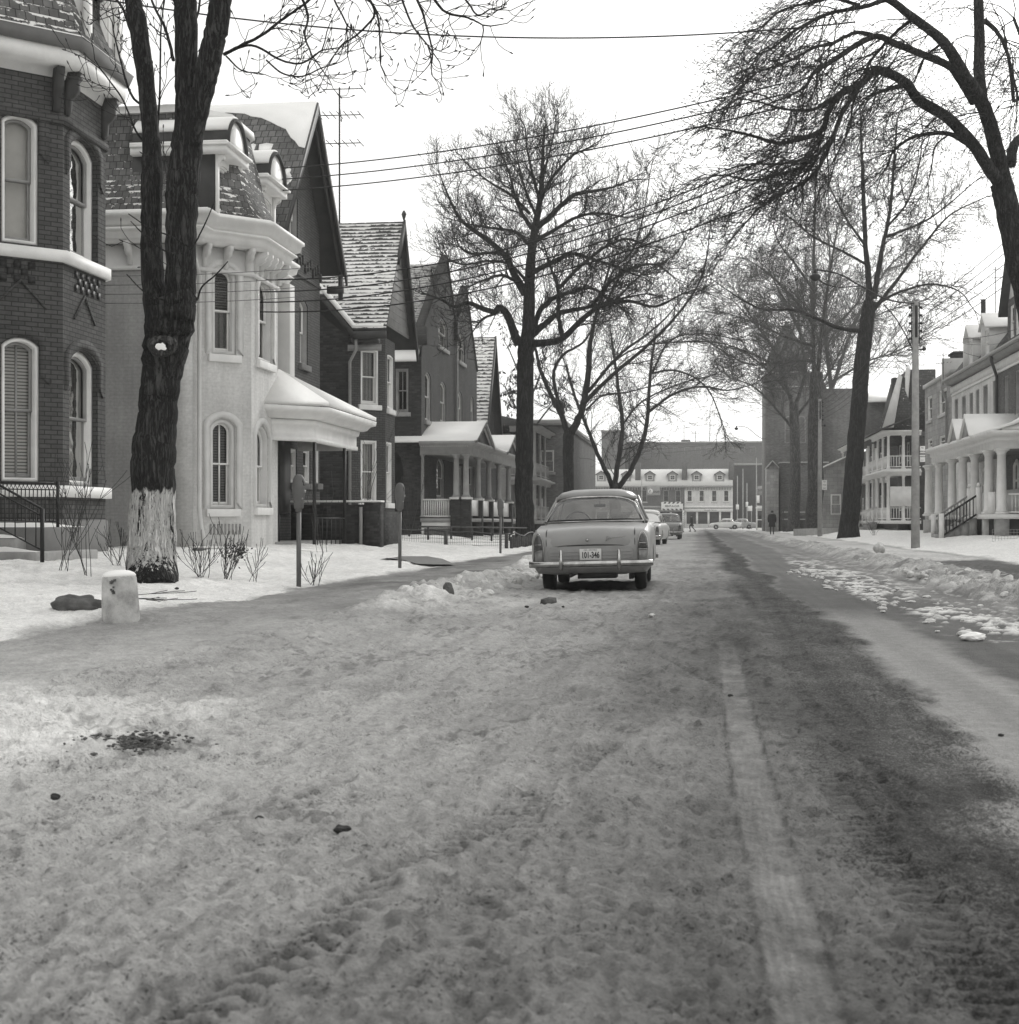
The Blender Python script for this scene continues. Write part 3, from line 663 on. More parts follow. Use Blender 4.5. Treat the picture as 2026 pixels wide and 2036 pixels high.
# ================================================================ HOUSE 1 (dark brick bay)
def house1():
    X0 = -10.4; YA, YB = Yx(125, X0), Yx(210, X0); w = 1.5
    H = root('brick_house', 'dark brick house with a white-trimmed three-sided bay at the left edge, behind the iron railing', 'house', (X0 - 1.5, YA, 0.3))
    fF = Fr(X0, YA, 90); fN = Fr(X0 - w, YA - w, 45); fB = Fr(X0, YB, 135); L = YB - YA; LN = w * math.sqrt(2)
    zt = 8.35
    up, lo = op(fF, 139, 195, 262, 504, 0.22), op(fF, 138, 195, 690, 965, 0.22)
    un, ln = op(fN, 3, 76, 226, 484, 0.13, 40), op(fN, 3, 78, 671, 957, 0.13, 40)
    mb = MB(); wall(mb, fF, 0, L, 0.2, zt, [up, lo]); wall(mb, fN, 0, LN, 0.2, zt, [un, ln]); wall(mb, fB, 0, LN, 0.2, zt)
    fm = Fr(X0 - w, 12.0, 90); wall(mb, fm, 0, YA - w - 12.0, 0.2, zt)
    wall(mb, Fr(X0 - w, YB + w, 90), 0, 0.5, 0.2, zt)
    ye = YB + w + 0.5
    mb.add([(X0 - w, ye, .2), (X0 - w - 9, ye, .2), (X0 - w - 9, ye, zt), (X0 - w, ye, zt), (X0 - w, 12, .2), (X0 - w - 9, 12, .2), (X0 - w - 9, 12, zt), (X0 - w, 12, zt)], [(0, 1, 2, 3), (4, 5, 6, 7), (1, 5, 6, 2)])
    mb.build('wall', 'brick_dark', H, recalc=False)
    path = [(X0 - w, 12.0), (X0 - w, YA - w), (X0, YA), (X0, YB), (X0 - w, YB + w), (X0 - w, ye)]
    m = MB(); sweep(m, path, [(0, 0.15), (0.035, 0.15), (0.035, 1.02), (0, 1.05)]); m.build('foundation', 'plinth', H)
    zs = lo[2]; m = MB(); sweep(m, path[1:5], [(-0.05, zs - .20), (0.10, zs - .20), (0.10, zs - .01), (-0.05, zs - .01)]); m.build('sill_band', 'white', H)
    zs = up[2]; m = MB(); sweep(m, path[1:5], [(-0.05, zs - .20), (0.09, zs - .20), (0.09, zs - .01), (-0.05, zs - .01)]); m.build('sill_band', 'white', H)
    window(H, fF, *up, frame='white', sash='trim_grey', back='drape', sill=None, dep=0.2, fw=0.09, proud=-.08); window(H, fF, *lo, frame='white', sash='trim_grey', back='curtain', sill=None, dep=0.2, fw=0.09, proud=-.08)
    window(H, fN, *un, frame='white', sash='trim_grey', back='shade', sill=None, dep=0.2, fw=0.06); window(H, fN, *ln, frame='white', sash='trim_grey', back='blind', sill=None, dep=0.2, fw=0.06, mull=True)
    # projecting brick hoods over the windows and the string course under the eave
    m = MB()
    for fr, o in ((fF, up), (fF, lo), (fN, un), (fN, ln)):
        ring(m, fr, o[0] - .17, o[1] + .17, o[3] - .75, o[3] + .19, o[4] + .07, 0.16, 0.0, 0.03, bottom=False)
    for fr, o in ((fF, lo), (fN, ln)):
        c = (o[0] + o[1]) / 2; h = o[3] + .95
        for q in (-1, 1):
            m.prism([(c, h), (c + q * .42, h - .42), (c + q * .42, h - .47), (c, h - .05)], lambda a, b, t, fr=fr: fr(a, t, b), 0.0, 0.03)
    sweep(m, path[:5], [(0, 7.55), (0.05, 7.55), (0.05, 7.66), (0, 7.7)])
    m.build('brick_moulding', 'brick_dark', H)
    # chequered panels: shade of the brick recesses painted as dark tiles
    for fr, s0, ns in ((fF, 0.45, 9), (fN, LN - 1.5, 9)):
        m = MB()
        for i in range(ns):
            for j in range(3):
                if (i + j) % 2 == 0 and not (fr is fN and i in (3,) and j == 0):
                    z = 4.88 + j * 0.115
                    m.fbox(fr, s0 + i * 0.115, s0 + i * 0.115 + 0.115, 0.004, 0.02, z, z + 0.112)
        cp_ = m.build('chequered_panel', 'iron', H)
    # eave: soffit, white fascia, dark gutter, brackets
    m = MB(); sweep(m, path, [(-0.1, zt - .05), (0.012, zt - .05), (0.06, zt + .09), (0.31, zt + .10), (0.33, zt + .36), (-0.1, zt + .36)]); m.build('fascia', 'white', H)
    m = MB(); sweep(m, path, [(0.2, zt + .362), (0.37, zt + .362), (0.45, zt + .56), (0.2, zt + .56)]); m.build('gutter', 'plinth', H)
    for f_, q_ in ((fF, .12), (fF, L - .12), (fN, LN - .12)): m = MB(); bracket(m, f_, q_, zt + .08, 0.7, 0.27, 0.12); m.build('bracket', 'dark_trim', H)
    m = MB(); sweep(m, path, [(0.34, zt + .563), (0.36, zt + .60), (-0.7, zt + 3.4), (-0.9, zt + .563)]); m.build('mansard_roof', 'slate_h2', H)
    m = MB(); sweep(m, path, [(0.33, zt + .604), (0.43, zt + .564), (0.42, zt + .59), (0.30, zt + .63)]); m.build('snow_on_gutter', 'snow', H, smooth=True)
    # dormer
    fD = Fr(X0 + 0.25, YA + 0.1, 90)
    m = MB(); wall(m, fD, 0.15, 1.55, zt + .5, zt + 3.0, [(0.5, 1.2, zt + .75, zt + 2.6, 0.1)], dep=.15)
    m.box(X0 - 1.6, X0 + 0.24, YA + .25, YA + .30, zt + .5, zt + 3.0); m.box(X0 - 1.6, X0 + .24, YA + 1.6, YA + 1.65, zt + .5, zt + 3.0)
    m.fbox(fD, .1, .3, 0, .06, zt + .5, zt + 3); m.fbox(fD, 1.35, 1.6, 0, .06, zt + .5, zt + 3)
    d = m.build('dormer', 'white', H, recalc=False)
    window(H, fD, 0.5, 1.2, zt + .75, zt + 2.6, 0.1, frame='white', sash='dark_trim', back='inside', sill=None, dep=0.12, fw=0.05)
house1()
def iron_railing():
    Hh = root('iron_railing', 'black wrought iron railing with a sloping handrail at the stone front steps', 'railing', P(85, 1112, 20.5))
    A = P(-60, 975, 20.2); D = 20.6
    m = MB()
    p0, p1 = P(-80, 957, 22.0), P(114, 961, 22.6)
    def line(a, b, r): m.tube([a, b], r, 6)
    def at(a, b, t): return tuple(a[i] + (b[i] - a[i]) * t for i in range(3))
    q0, q1 = P(-80, 971, 22.0), P(114, 974, 22.6); b0, b1 = P(-80, 1034, 22.0), P(114, 1037, 22.6)
    line(p0, p1, .018); line(q0, q1, .010); line(b0, b1, .012)
    line(P(115, 957, 22.6), P(115, 1048, 22.6), .028)
    for i in range(1, 24):
        t = i / 24.0; line(at(q0, q1, t), at(b0, b1, t), .009)
        for k in (-1, 1):
            a = at(q0, q1, t); b = at(p0, p1, t + k * .02); mid = ((a[0] + b[0]) / 2, (a[1] + b[1]) / 2 + k * .02, (a[2] + b[2]) / 2)
            m.tube([a, mid, b], .006, 4)
    m.build('baluster_panel', 'iron', Hh)
    m = MB(); r0, r1 = P(-90, 915, 21.3), P(84, 1012, 20.6); s0, s1 = P(-90, 935, 21.3), P(84, 1026, 20.6); t0, t1 = P(-90, 1003, 21.3), P(84, 1094, 20.6)
    line(r0, r1, .018); line(s0, s1, .012); line(t0, t1, .012)
    for i in range(1, 9): line(at(s0, s1, i / 8.6), at(t0, t1, i / 8.6), .009)
    m.build('handrail', 'iron', Hh)
    m = MB(); line(P(84, 1011, 20.6), P(84, 1118, 20.6), .032); m.build('post', 'iron', Hh)
iron_railing()
def stone_steps():
    H = root('front_steps', 'grey stone front steps with a snow-covered landing below the bay window', 'steps', P(40, 1110, 21))
    def step(x0, x1, y0, y1, z0, z1, nm='step'):
        m = MB(); m.prism([(x0, y0), (x1 - .12, y0), (x1 - .03, y0 + .05), (x1, y0 + .25), (x1, y1), (x0, y1)], lambda a, b, t: (a, b, t), z0, z1); return m.build(nm, 'conc', H, bevel=0.02)
    step(-12, -9.15, 19.9, 22.4, 0.1, 0.36); step(-12, -9.6, 20.2, 22.4, 0.36, 0.56); step(-12, -10.05, 20.5, 22.4, 0.56, 0.76)
    m = MB(); m.box(-12.4, P(122, 1050, 22.6)[0], 20.8, 22.65, 0.1, 0.92); m.build('landing', 'plinth', H, bevel=.02)
    for (x0, x1, y0, y1, z) in ((-12.3, -9.9, 20.85, 22.6, .922), (-12, -10.1, 20.5, 20.83, .762), (-12, -9.66, 20.3, 20.5, .562), (-12, -9.3, 20.0, 20.3, .362)):
        m = MB(); N = 14
        g = [[(x0 + (x1 - x0) * i / N, y0 + (y1 - y0) * j / 6, z + 0.07 * max(0, 1 - (abs(i / N - .5) * 2) ** 4) * max(0.0, 1 - (abs(j / 6 - .5) * 2) ** 4) * (1 + .5 * float(vnoise(i * .7 + z * 9, j * .9)))) for i in range(N + 1)] for j in range(7)]
        m.add([p for r in g for p in r], [(j * (N + 1) + i, j * (N + 1) + i + 1, (j + 1) * (N + 1) + i + 1, (j + 1) * (N + 1) + i) for j in range(6) for i in range(N)]); m.build('snow_cover', 'snow', H, smooth=True)
stone_steps()
# ================================================================ HOUSE 2 (pale painted, bracketed cornice, mansard)
def house2():
    X0 = -10.06; YC, YD = Yx(500, X0), Yx(552, X0); w = 0.94; XM = X0 - w; YS = 30.72
    H = root('painted_house', 'pale painted brick house with bracketed cornice, arched dormers and a chamfered bay', 'house', (XM, YC, 0.4))
    fF = Fr(X0, YC, 90); fN = Fr(XM, YC - w, 45); fB = Fr(X0, YD, 135); L = YD - YC; LN = w * math.sqrt(2); zt = 7.1
    YE = 37.25
    un, ln = op(fN, 421, 470, 529, 705, 0.2, 440), op(fN, 417, 468, 832, 1012, 0.2, 440)
    uf, lf = op(fF, 513, 541, 546, 716, 0.3), op(fF, 508, 534, 842, 1009, 0.3)
    mb = MB(); wall(mb, fN, 0, LN, 0.3, zt, [un, ln]); wall(mb, fF, 0, L, 0.3, zt, [uf, lf]); wall(mb, fB, 0, LN, 0.3, zt)
    wall(mb, Fr(XM, YS, 90), 0, YC - w - YS, 0.3, zt); wall(mb, Fr(XM, YD + w, 90), 0, 1.0, 0.3, zt)
    mb.build('front_wall', 'brick_pale', H, recalc=False)
    mb = MB(); wall(mb, Fr(XM - 9, YS, 0), 0, 9 - .0, 0.3, 7.3); mb.build('side_wall', 'brick_grey', H, recalc=False); mb = MB(); wall(mb, Fr(XM - 9, YE, 0), 0, 9, 0.3, 7.3); mb.build('side_wall', 'brick_grey', H, recalc=False)  # side brick greyer and darker than the front wall
    mb = MB(); mb.box(XM + .0, XM + .45, YE - .45, YE, 4.2, 7.2); mb.build('pilaster', 'pale', H, bevel=.01)
    mb = MB(); mb.box(XM - .40, XM + .012, YS - .035, YS + .0, 0.3, 7.0); mb.build('corner_pilaster', 'brick_pale', H)
    window(H, fN, *un, frame='pale', sash='white', back='shutter', lower_back='drape', hood='pale', fw=0.09); window(H, fN, *ln, frame='pale', sash='white', back='shutter', hood='pale', fw=0.09, mull=True)
    window(H, fF, *uf, frame='pale', sash='white', back='drape', hood='pale', fw=0.08); window(H, fF, *lf, frame='pale', sash='white', back='drape', hood='pale', fw=0.08)
    path = [(XM, YS), (XM, YC - w), (X0, YC), (X0, YD), (XM, YD + w), (XM, YE)]
    full = [(XM - 9, YS), (XM, YS), (XM, YC - w), (X0, YC), (X0, YD), (XM, YD + w), (XM, YE)]
    m = MB(); sweep(m, full, [(0, 6.55), (0.05, 6.55), (0.07, 6.62), (0.03, 6.66), (0.03, 7.1), (0, 7.1)]); m.build('frieze', 'pale', H)
    m = MB(); sweep(m, full, [(-.1, 7.12), (0.26, 7.14), (0.26, 7.20), (0.31, 7.21), (0.31, 7.30), (0.38, 7.36), (0.44, 7.38), (0.44, 7.42), (0.36, 7.43), (0.36, 7.46), (0.50, 7.50), (0.54, 7.64), (0.60, 7.66), (0.60, 7.74), (-.1, 7.74)]); m.build('cornice', 'white', H)
    m = MB(); sweep(m, full, [(-.1, 7.745), (0.57, 7.745), (0.52, 7.775), (0.1, 7.84), (-.1, 7.80)]); m.build('snow_on_cornice', 'snow', H, smooth=True)
    for fr, ss in ((fN, (.15, LN / 2, LN - .12)), (fF, (.15, .55, .95, 1.35, L - .12)), (Fr(XM - 9, YS, 0), (6.6, 7.6, 8.6))):
        for s_ in ss: m = MB(); bracket(m, fr, s_, 7.14, 0.5, 0.34, 0.1); m.build('bracket', 'pale', H)
    # mansard
    m = MB(); sweep(m, full, [(0.05, 7.80), (0.12, 7.82), (-0.25, 8.6), (-0.62, 10.2), (-0.9, 10.2), (-.9, 7.80)]); m.build('mansard_roof', 'slate_h2', H)
    m = MB(); sweep(m, full, [(-.50, 10.15), (-.52, 10.32), (-0.95, 10.38), (-0.95, 10.15)]); m.build('roof_curb', 'pale', H)
    m = MB(); m.add([(XM - 9, YS + .7, 10.3), (XM - .7, YS + .7, 10.3), (XM - .7, YE, 10.3), (XM - 9, YE, 10.3)], [(0, 1, 2, 3)]); m.build('flat_roof', 'snow', H)
    def dormer(y0, y1):
        xf = X0 - .52; fr = Fr(xf, y0, 90); W = y1 - y0; zb, zs = 7.86, 9.12
        m = MB(); wall(m, fr, 0, W, zb, zs, [(.2, W - .2, zb + .12, zs - .14, 0.08)], dep=.1)
        m.fbox(fr, 0, .13, 0, .05, zb, zs); m.fbox(fr, W - .13, W, 0, .05, zb, zs)
        for q in (0.06, W - .06): bracket(m, fr, q, zs + .02, .32, .2, .1)
        m.fbox(fr, -.16, W + .16, -1.9, .30, zs, zs + .16); m.fbox(fr, -.2, W + .2, -1.9, .38, zs + .16, zs + .21)
        c = W / 2; rr = W / 2 - .02
        arc = [(c + rr * math.cos(math.pi * i / 14), zs + .212 + rr * math.sin(math.pi * i / 14) * 1.0) for i in range(15)]
        m.prism(arc, lambda a, b, t: fr(a, t, b), 0.0, 0.26)
        arc2 = [(c + rr * .72 * math.cos(math.pi * i / 14), zs + .26 + rr * .72 * math.sin(math.pi * i / 14) * 1.0) for i in range(15)]
        m.prism(arc2, lambda a, b, t: fr(a, t, b), 0.26, 0.28)
        d = m.build('dormer', 'white', H, recalc=True)
        m = MB(); m.fbox(fr, 0.01, .06, -1.9, -.01, zb, zs); m.build('cheek', 'dark_trim', d); m = MB(); m.fbox(fr, W - .06, W - .01, -1.9, -.01, zb, zs); m.build('cheek', 'dark_trim', d)
        m = MB(); out = [(c + (rr + .07) * math.cos(math.pi * i / 14), zs + .22 + (rr + .07) * math.sin(math.pi * i / 14) * 1.0) for i in range(15)]; inn = [(c + (rr + .0) * math.cos(math.pi * i / 14), zs + .215 + rr * math.sin(math.pi * i / 14) * 1.0) for i in range(15)][::-1]
        m.prism(out + inn, lambda a, b, t: fr(a, t, b), -1.9, 0.33); m.build('barrel_roof', 'tar', d)
        m = MB(); out = [(c + (rr + .12) * math.cos(math.pi * i / 14), zs + .22 + (rr + .12) * math.sin(math.pi * i / 14) * 1.0) for i in range(2, 13)]; inn = [(c + (rr + .071) * math.cos(math.pi * i / 14), zs + .22 + (rr + .071) * math.sin(math.pi * i / 14) * 1.0) for i in range(2, 13)][::-1]
        m.prism(out + inn, lambda a, b, t: fr(a, t, b), -1.9, 0.28); m.fbox(fr, -.19, -.02, -1.9, .32, zs + .212, zs + .26); m.build('snow_cap', 'snow', d)
        window(H, fr, .2, W - .2, zb + .12, zs - .14, 0.08, frame='white', back='inside', sill=None, dep=.1, fw=.05)
    dormer(Yx(430, X0 - .5), Yx(467, X0 - .5)); dormer(Yx(513, X0 - .5), Yx(546, X0 - .5))
    m = MB(); m.box(-15.0, -14.3, 33.2, 34.0, 10.2, 11.6); m.box(-15.08, -14.22, 33.12, 34.08, 11.4, 11.55); m.build('chimney', 'brick_side', H)
    for dy in (0, .35): m = MB(); m.lathe([(.10, 0), (.13, .1), (.10, .45), (.12, .5)], (-14.65, 33.42 + dy, 11.6), 10); m.build('chimney_pot', 'conc', H)
    m = MB(); m.tube([P(388, 560, 31.0)[:2] + (6.6,), (-10.86, 30.75, 6.4), (-10.86, 30.75, 1.3), (-10.80, 30.70, 0.9), (-10.66, 30.62, 0.4)], .05, 8); m.build('downspout', 'pale', H, smooth=True)
    m = MB()
    o = ln; 
    for i in range(9): m.fbox(fN, o[0] + .0 + i * .09, o[0] + .045 + i * .09, 0.004, .012, .72, .96)
    m.build('air_brick', 'trim_grey', H)
house2()
# ================================================================ HOUSE 3 (dark gable) with the white porch
def house3():
    XW = -11.0; Y0, Y1 = 37.3, Yx(636, XW); YP = 39.2; zp, ze = 12.35, 8.6
    H = root('gabled_house', 'tall dark brick house with a steep slate roof and plain gable behind the pale house', 'house', (XW, YP, 0.4))
    fr = Fr(XW, Y0, 90); L = Y1 - Y0
    sl = (zp - ze) / 2.95
    gw = op(fr, 575, 592, 372, 482, .15); a2 = op(fr, 596, 612, 592, 722, .15); a1 = op(fr, 565, 573, 585, 712, .1)
    p1 = op(fr, 578, 590, 891, 960, 0); p2 = op(fr, 603, 617, 891, 961, 0); p3 = op(fr, 628, 635, 891, 961, 0)
    mb = MB(); wall(mb, fr, 0, L, 0.3, [(0, ze + (2.95 - (YP - Y0)) * sl), (YP - Y0, zp), (L, ze + max(0, (2.95 - (Y1 - YP))) * sl)], [gw, a2, a1, p1, p2, p3])
    wall(mb, Fr(XW - 9, Y1, 180), -9, 0, 0.3, ze); wall(mb, Fr(XW - 9, Y0, 0), 0, 9, 0.3, ze + 1)
    mb.build('wall', 'brick_dark', H, recalc=False)
    window(H, fr, *gw, frame='trim_grey', sash='white', back='inside', fw=.05, sill='plinth'); window(H, fr, *a2, frame='trim_grey', sash='white', back='inside', lower_back='curtain', fw=.05, sill='plinth'); window(H, fr, *a1, frame='trim_grey', sash='white', back='inside', fw=.05, sill='plinth')
    for p in (p1, p2, p3): window(H, fr, *p, frame='white', sash='white', back='inside', fw=.07, sill='plinth', dep=.1)
    m = MB(); m.fbox(fr, 0.05, 1.05, 0.0, .02, 1.15, 3.3); m.build('front_door', 'dark_trim', H)
    ov = 0.55; m = MB(); ex = XW + ov; xb = XW - 9
    def slope(sg, mm, th=.12):
        y = YP + sg * 3.25; z = zp + .25 - 3.25 * sl
        roofslab(mm, [(xb, YP, zp + .25), (ex, YP, zp + .25), (ex, y, z), (xb, y, z)][::1], th)
    slope(-1, m); slope(1, m); m.build('roof', 'slate', H)
    # snow lying near the peak and in broken patches on the near slope
    def onroof(x, dy, lift): return (x, YP - dy, zp + .25 - dy * sl + lift)
    m = MB(); rnd = random.Random(4)
    def sheet(poly, N=1, lift=.05):
        top = [onroof(x, d, lift) for x, d in poly]; bot = [onroof(x, d, .004) for x, d in poly]; n = len(poly)
        m.add(top + bot, [list(range(n))] + [(i, (i + 1) % n, n + (i + 1) % n, n + i) for i in range(n)])
    sheet([(ex - .02, .02), (ex - .02, 1.25), (ex - .2, 1.2), (ex - .35, 1.05), (ex - .5, .95), (ex - .7, .72), (ex - .95, .62), (ex - 1.2, .5), (ex - 1.5, .38), (ex - 1.8, .33), (ex - 2.0, .25), (ex - 2.5, .2), (ex - 3.2, .22), (ex - 3.8, .14), (ex - 4.6, .2), (ex - 5.6, .16), (ex - 5.6, .02)])
    for r in range(4):
        x = ex - 1.75 + rnd.uniform(-.05, .05)
        while x < ex - .95:
            w = rnd.uniform(.15, .45); d = 1.12 + r * .262
            sheet([(x, d), (x + w * .5, d - .03), (x + w, d), (x + w * .95, d + .16), (x + w * .4, d + rnd.uniform(.12, .2)), (x + .03, d + .15)], lift=.018); x += w + rnd.uniform(.0, .1) * (1 + r)
    for i in range(34):
        x = ex - 2.7 + rnd.random() * 2.4; d = 2.05 + rnd.random() * .35 - (x - ex + 2.9) * .10; w = rnd.uniform(.08, .35)
        sheet([(x, d), (x + w * .5, d - .08), (x + w, d), (x + w * .9, d + .1), (x + w * .4, d + .13), (x + .02, d + .09)], lift=.012)
    m.build('snow_on_roof', 'snow', H, recalc=True)
    # barge boards
    m = MB()
    for sg in (-1, 1):
        for x, dz, hh in ((ex, 0, .28), (ex - .12, -.2, .22)):
            a = (YP, zp + .24 + dz); b = (YP + sg * 3.35, zp + .24 - 3.35 * sl + dz)
            m.prism([a, b, (b[0], b[1] - hh), (a[0], a[1] - hh * 1.2)], lambda p, q, t, x=x: (x - .0 + t, p, q), -.03, .03)
        yb = YP + sg * 3.0; m.box(ex - .5, ex - .02, yb - .09, yb + .09, zp - 3.0 * sl - .75, zp - 3.0 * sl - .55)
        m.box(ex - .16, ex - .04, yb - .06, yb + .06, zp - 3.0 * sl - .95, zp - 3.0 * sl - .2)
    m.build('barge_board', 'dark_trim', H)
    m = MB(); m.prism([(YP - 3.0, zp - 3.0 * sl - .1), (YP, zp - .1), (YP + 3.0, zp - 3.0 * sl - .1)], lambda p, q, t: (t, p, q), XW - .02, XW + .02) if False else None
    # corbelled brick band
    m = MB(); fr2 = Fr(XW, Y0, 90)
    for i in range(16): m.fbox(fr2, .1 + i * .27, .22 + i * .27, 0, .05, 8.0 + (i % 3) * .1, 8.25 + (i % 3) * .1)
    m.fbox(fr2, 0, L, 0, .04, 7.8, 7.88); m.build('brick_moulding', 'brick_dark', H)
house3()
def porch2():
    H = root('porch', 'white porch with a snow-covered roof on thin black posts', 'porch', (-9.25, 36, 0.35))
    path = [(-10.45, 33.2), (-9.28, 34.37), (-9.28, 38.9), (-10.9, 38.9)]
    m = MB(); sweep(m, path, [(-.12, 2.95), (.03, 2.95), (.03, 3.05), (0, 3.06), (0, 3.32), (.05, 3.34), (.08, 3.46), (-.12, 3.46)]); m.build('frieze', 'white', H)
    m = MB(); sweep(m, path, [(-.12, 3.47), (.16, 3.47), (.24, 3.5), (.32, 3.6), (.44, 3.64), (.46, 3.76), (-.12, 3.76)]); m.build('cornice', 'white', H)
    m = MB()
    for fr, n in ((Fr(-10.45, 33.2, 45), 16), (Fr(-9.28, 34.37, 90), 0)):
        for i in range(n): m.fbox(fr, .08 + i * .1, .13 + i * .1, .0, .05, 3.36, 3.45)
    m.build('dentil', 'trim_grey', H)
    m = MB(); e = 3.78
    pts = [(-10.98, 32.6, 3.8), (-8.83, 34.18, e), (-8.83, 39.35, e), (-10.98, 39.35, 4.65), (-10.98, 34.6, 4.85)]
    eave = [(-10.12, 33.1, e), (-8.83, 34.18, e), (-8.83, 39.35, e)]
    top = [(-10.15, 34.2, 4.75), (-10.98, 35.2, 4.75), (-10.98, 39.35, 4.7)]
    roofslab(m, [(-10.12, 32.9, e + .08), (-8.83, 34.18, e + .10), (-10.12, 34.35, 4.72)], .1); roofslab(m, [(-8.83, 34.18, e + .10), (-8.83, 39.35, e + .10), (-10.98, 39.35, 4.75), (-10.98, 34.9, 4.75), (-10.12, 34.35, 4.72)], .1)
    m.build('snow_on_roof', 'snow', H)
    for u, X in ((625, -9.3), (685, -9.3)):
        x, y, _ = PX(u, 0, X); m = MB(); m.tube([(x, y, .35), (x, y, 2.95)], .045, 8); m.build('post', 'iron', H)
    m = MB(); x, y, _ = PX(555, 0, -10.3); m.tube([(x, y, .35), (x, y, 1.2)], .02, 6); m.tube([(x, y, 1.2), (-9.4, 34.9, 1.2)], .015, 6)
    y2 = Yx(625, -9.3)
    for i in range(6): m.tube([(-9.3, y2 + .3 + i * .45, .4), (-9.3, y2 + .3 + i * .45, 1.1)], .012, 5)
    m.tube([(-9.3, y2, 1.1), (-9.3, y2 + 3.0, 1.1)], .015, 6); m.build('railing', 'iron', H)
    m = MB(); m.box(-11, -9.5, 33.8, 38.9, .3, .52); m.build('floor', 'conc', H)
porch2()
def parapet():
    H = root('brick_parapet', 'low dark brick wall with snow along its top beside the white porch', 'wall', (-9.2, 38.4, 0.3))
    m = MB(); m.box(-10.9, -8.55, 38.1, 38.4, .25, 1.47); m.box(-8.86, -8.44, 38.0, 38.5, .25, 1.52); m.box(-9.0, -8.6, 38.4, 41.5, .25, 1.3); m.build('wall', 'brick_side', H)
    m = MB(); m.box(-10.9, -8.4, 38.02, 38.48, 1.53, 1.58); m.build('coping_snow', 'snow', H, bevel=.02)
    m = MB(); m.tube([(-8.95, 38.0, .3), (-8.95, 38.0, 1.4)], .05, 8); m.build('downspout', 'trim_grey', H)
parapet()
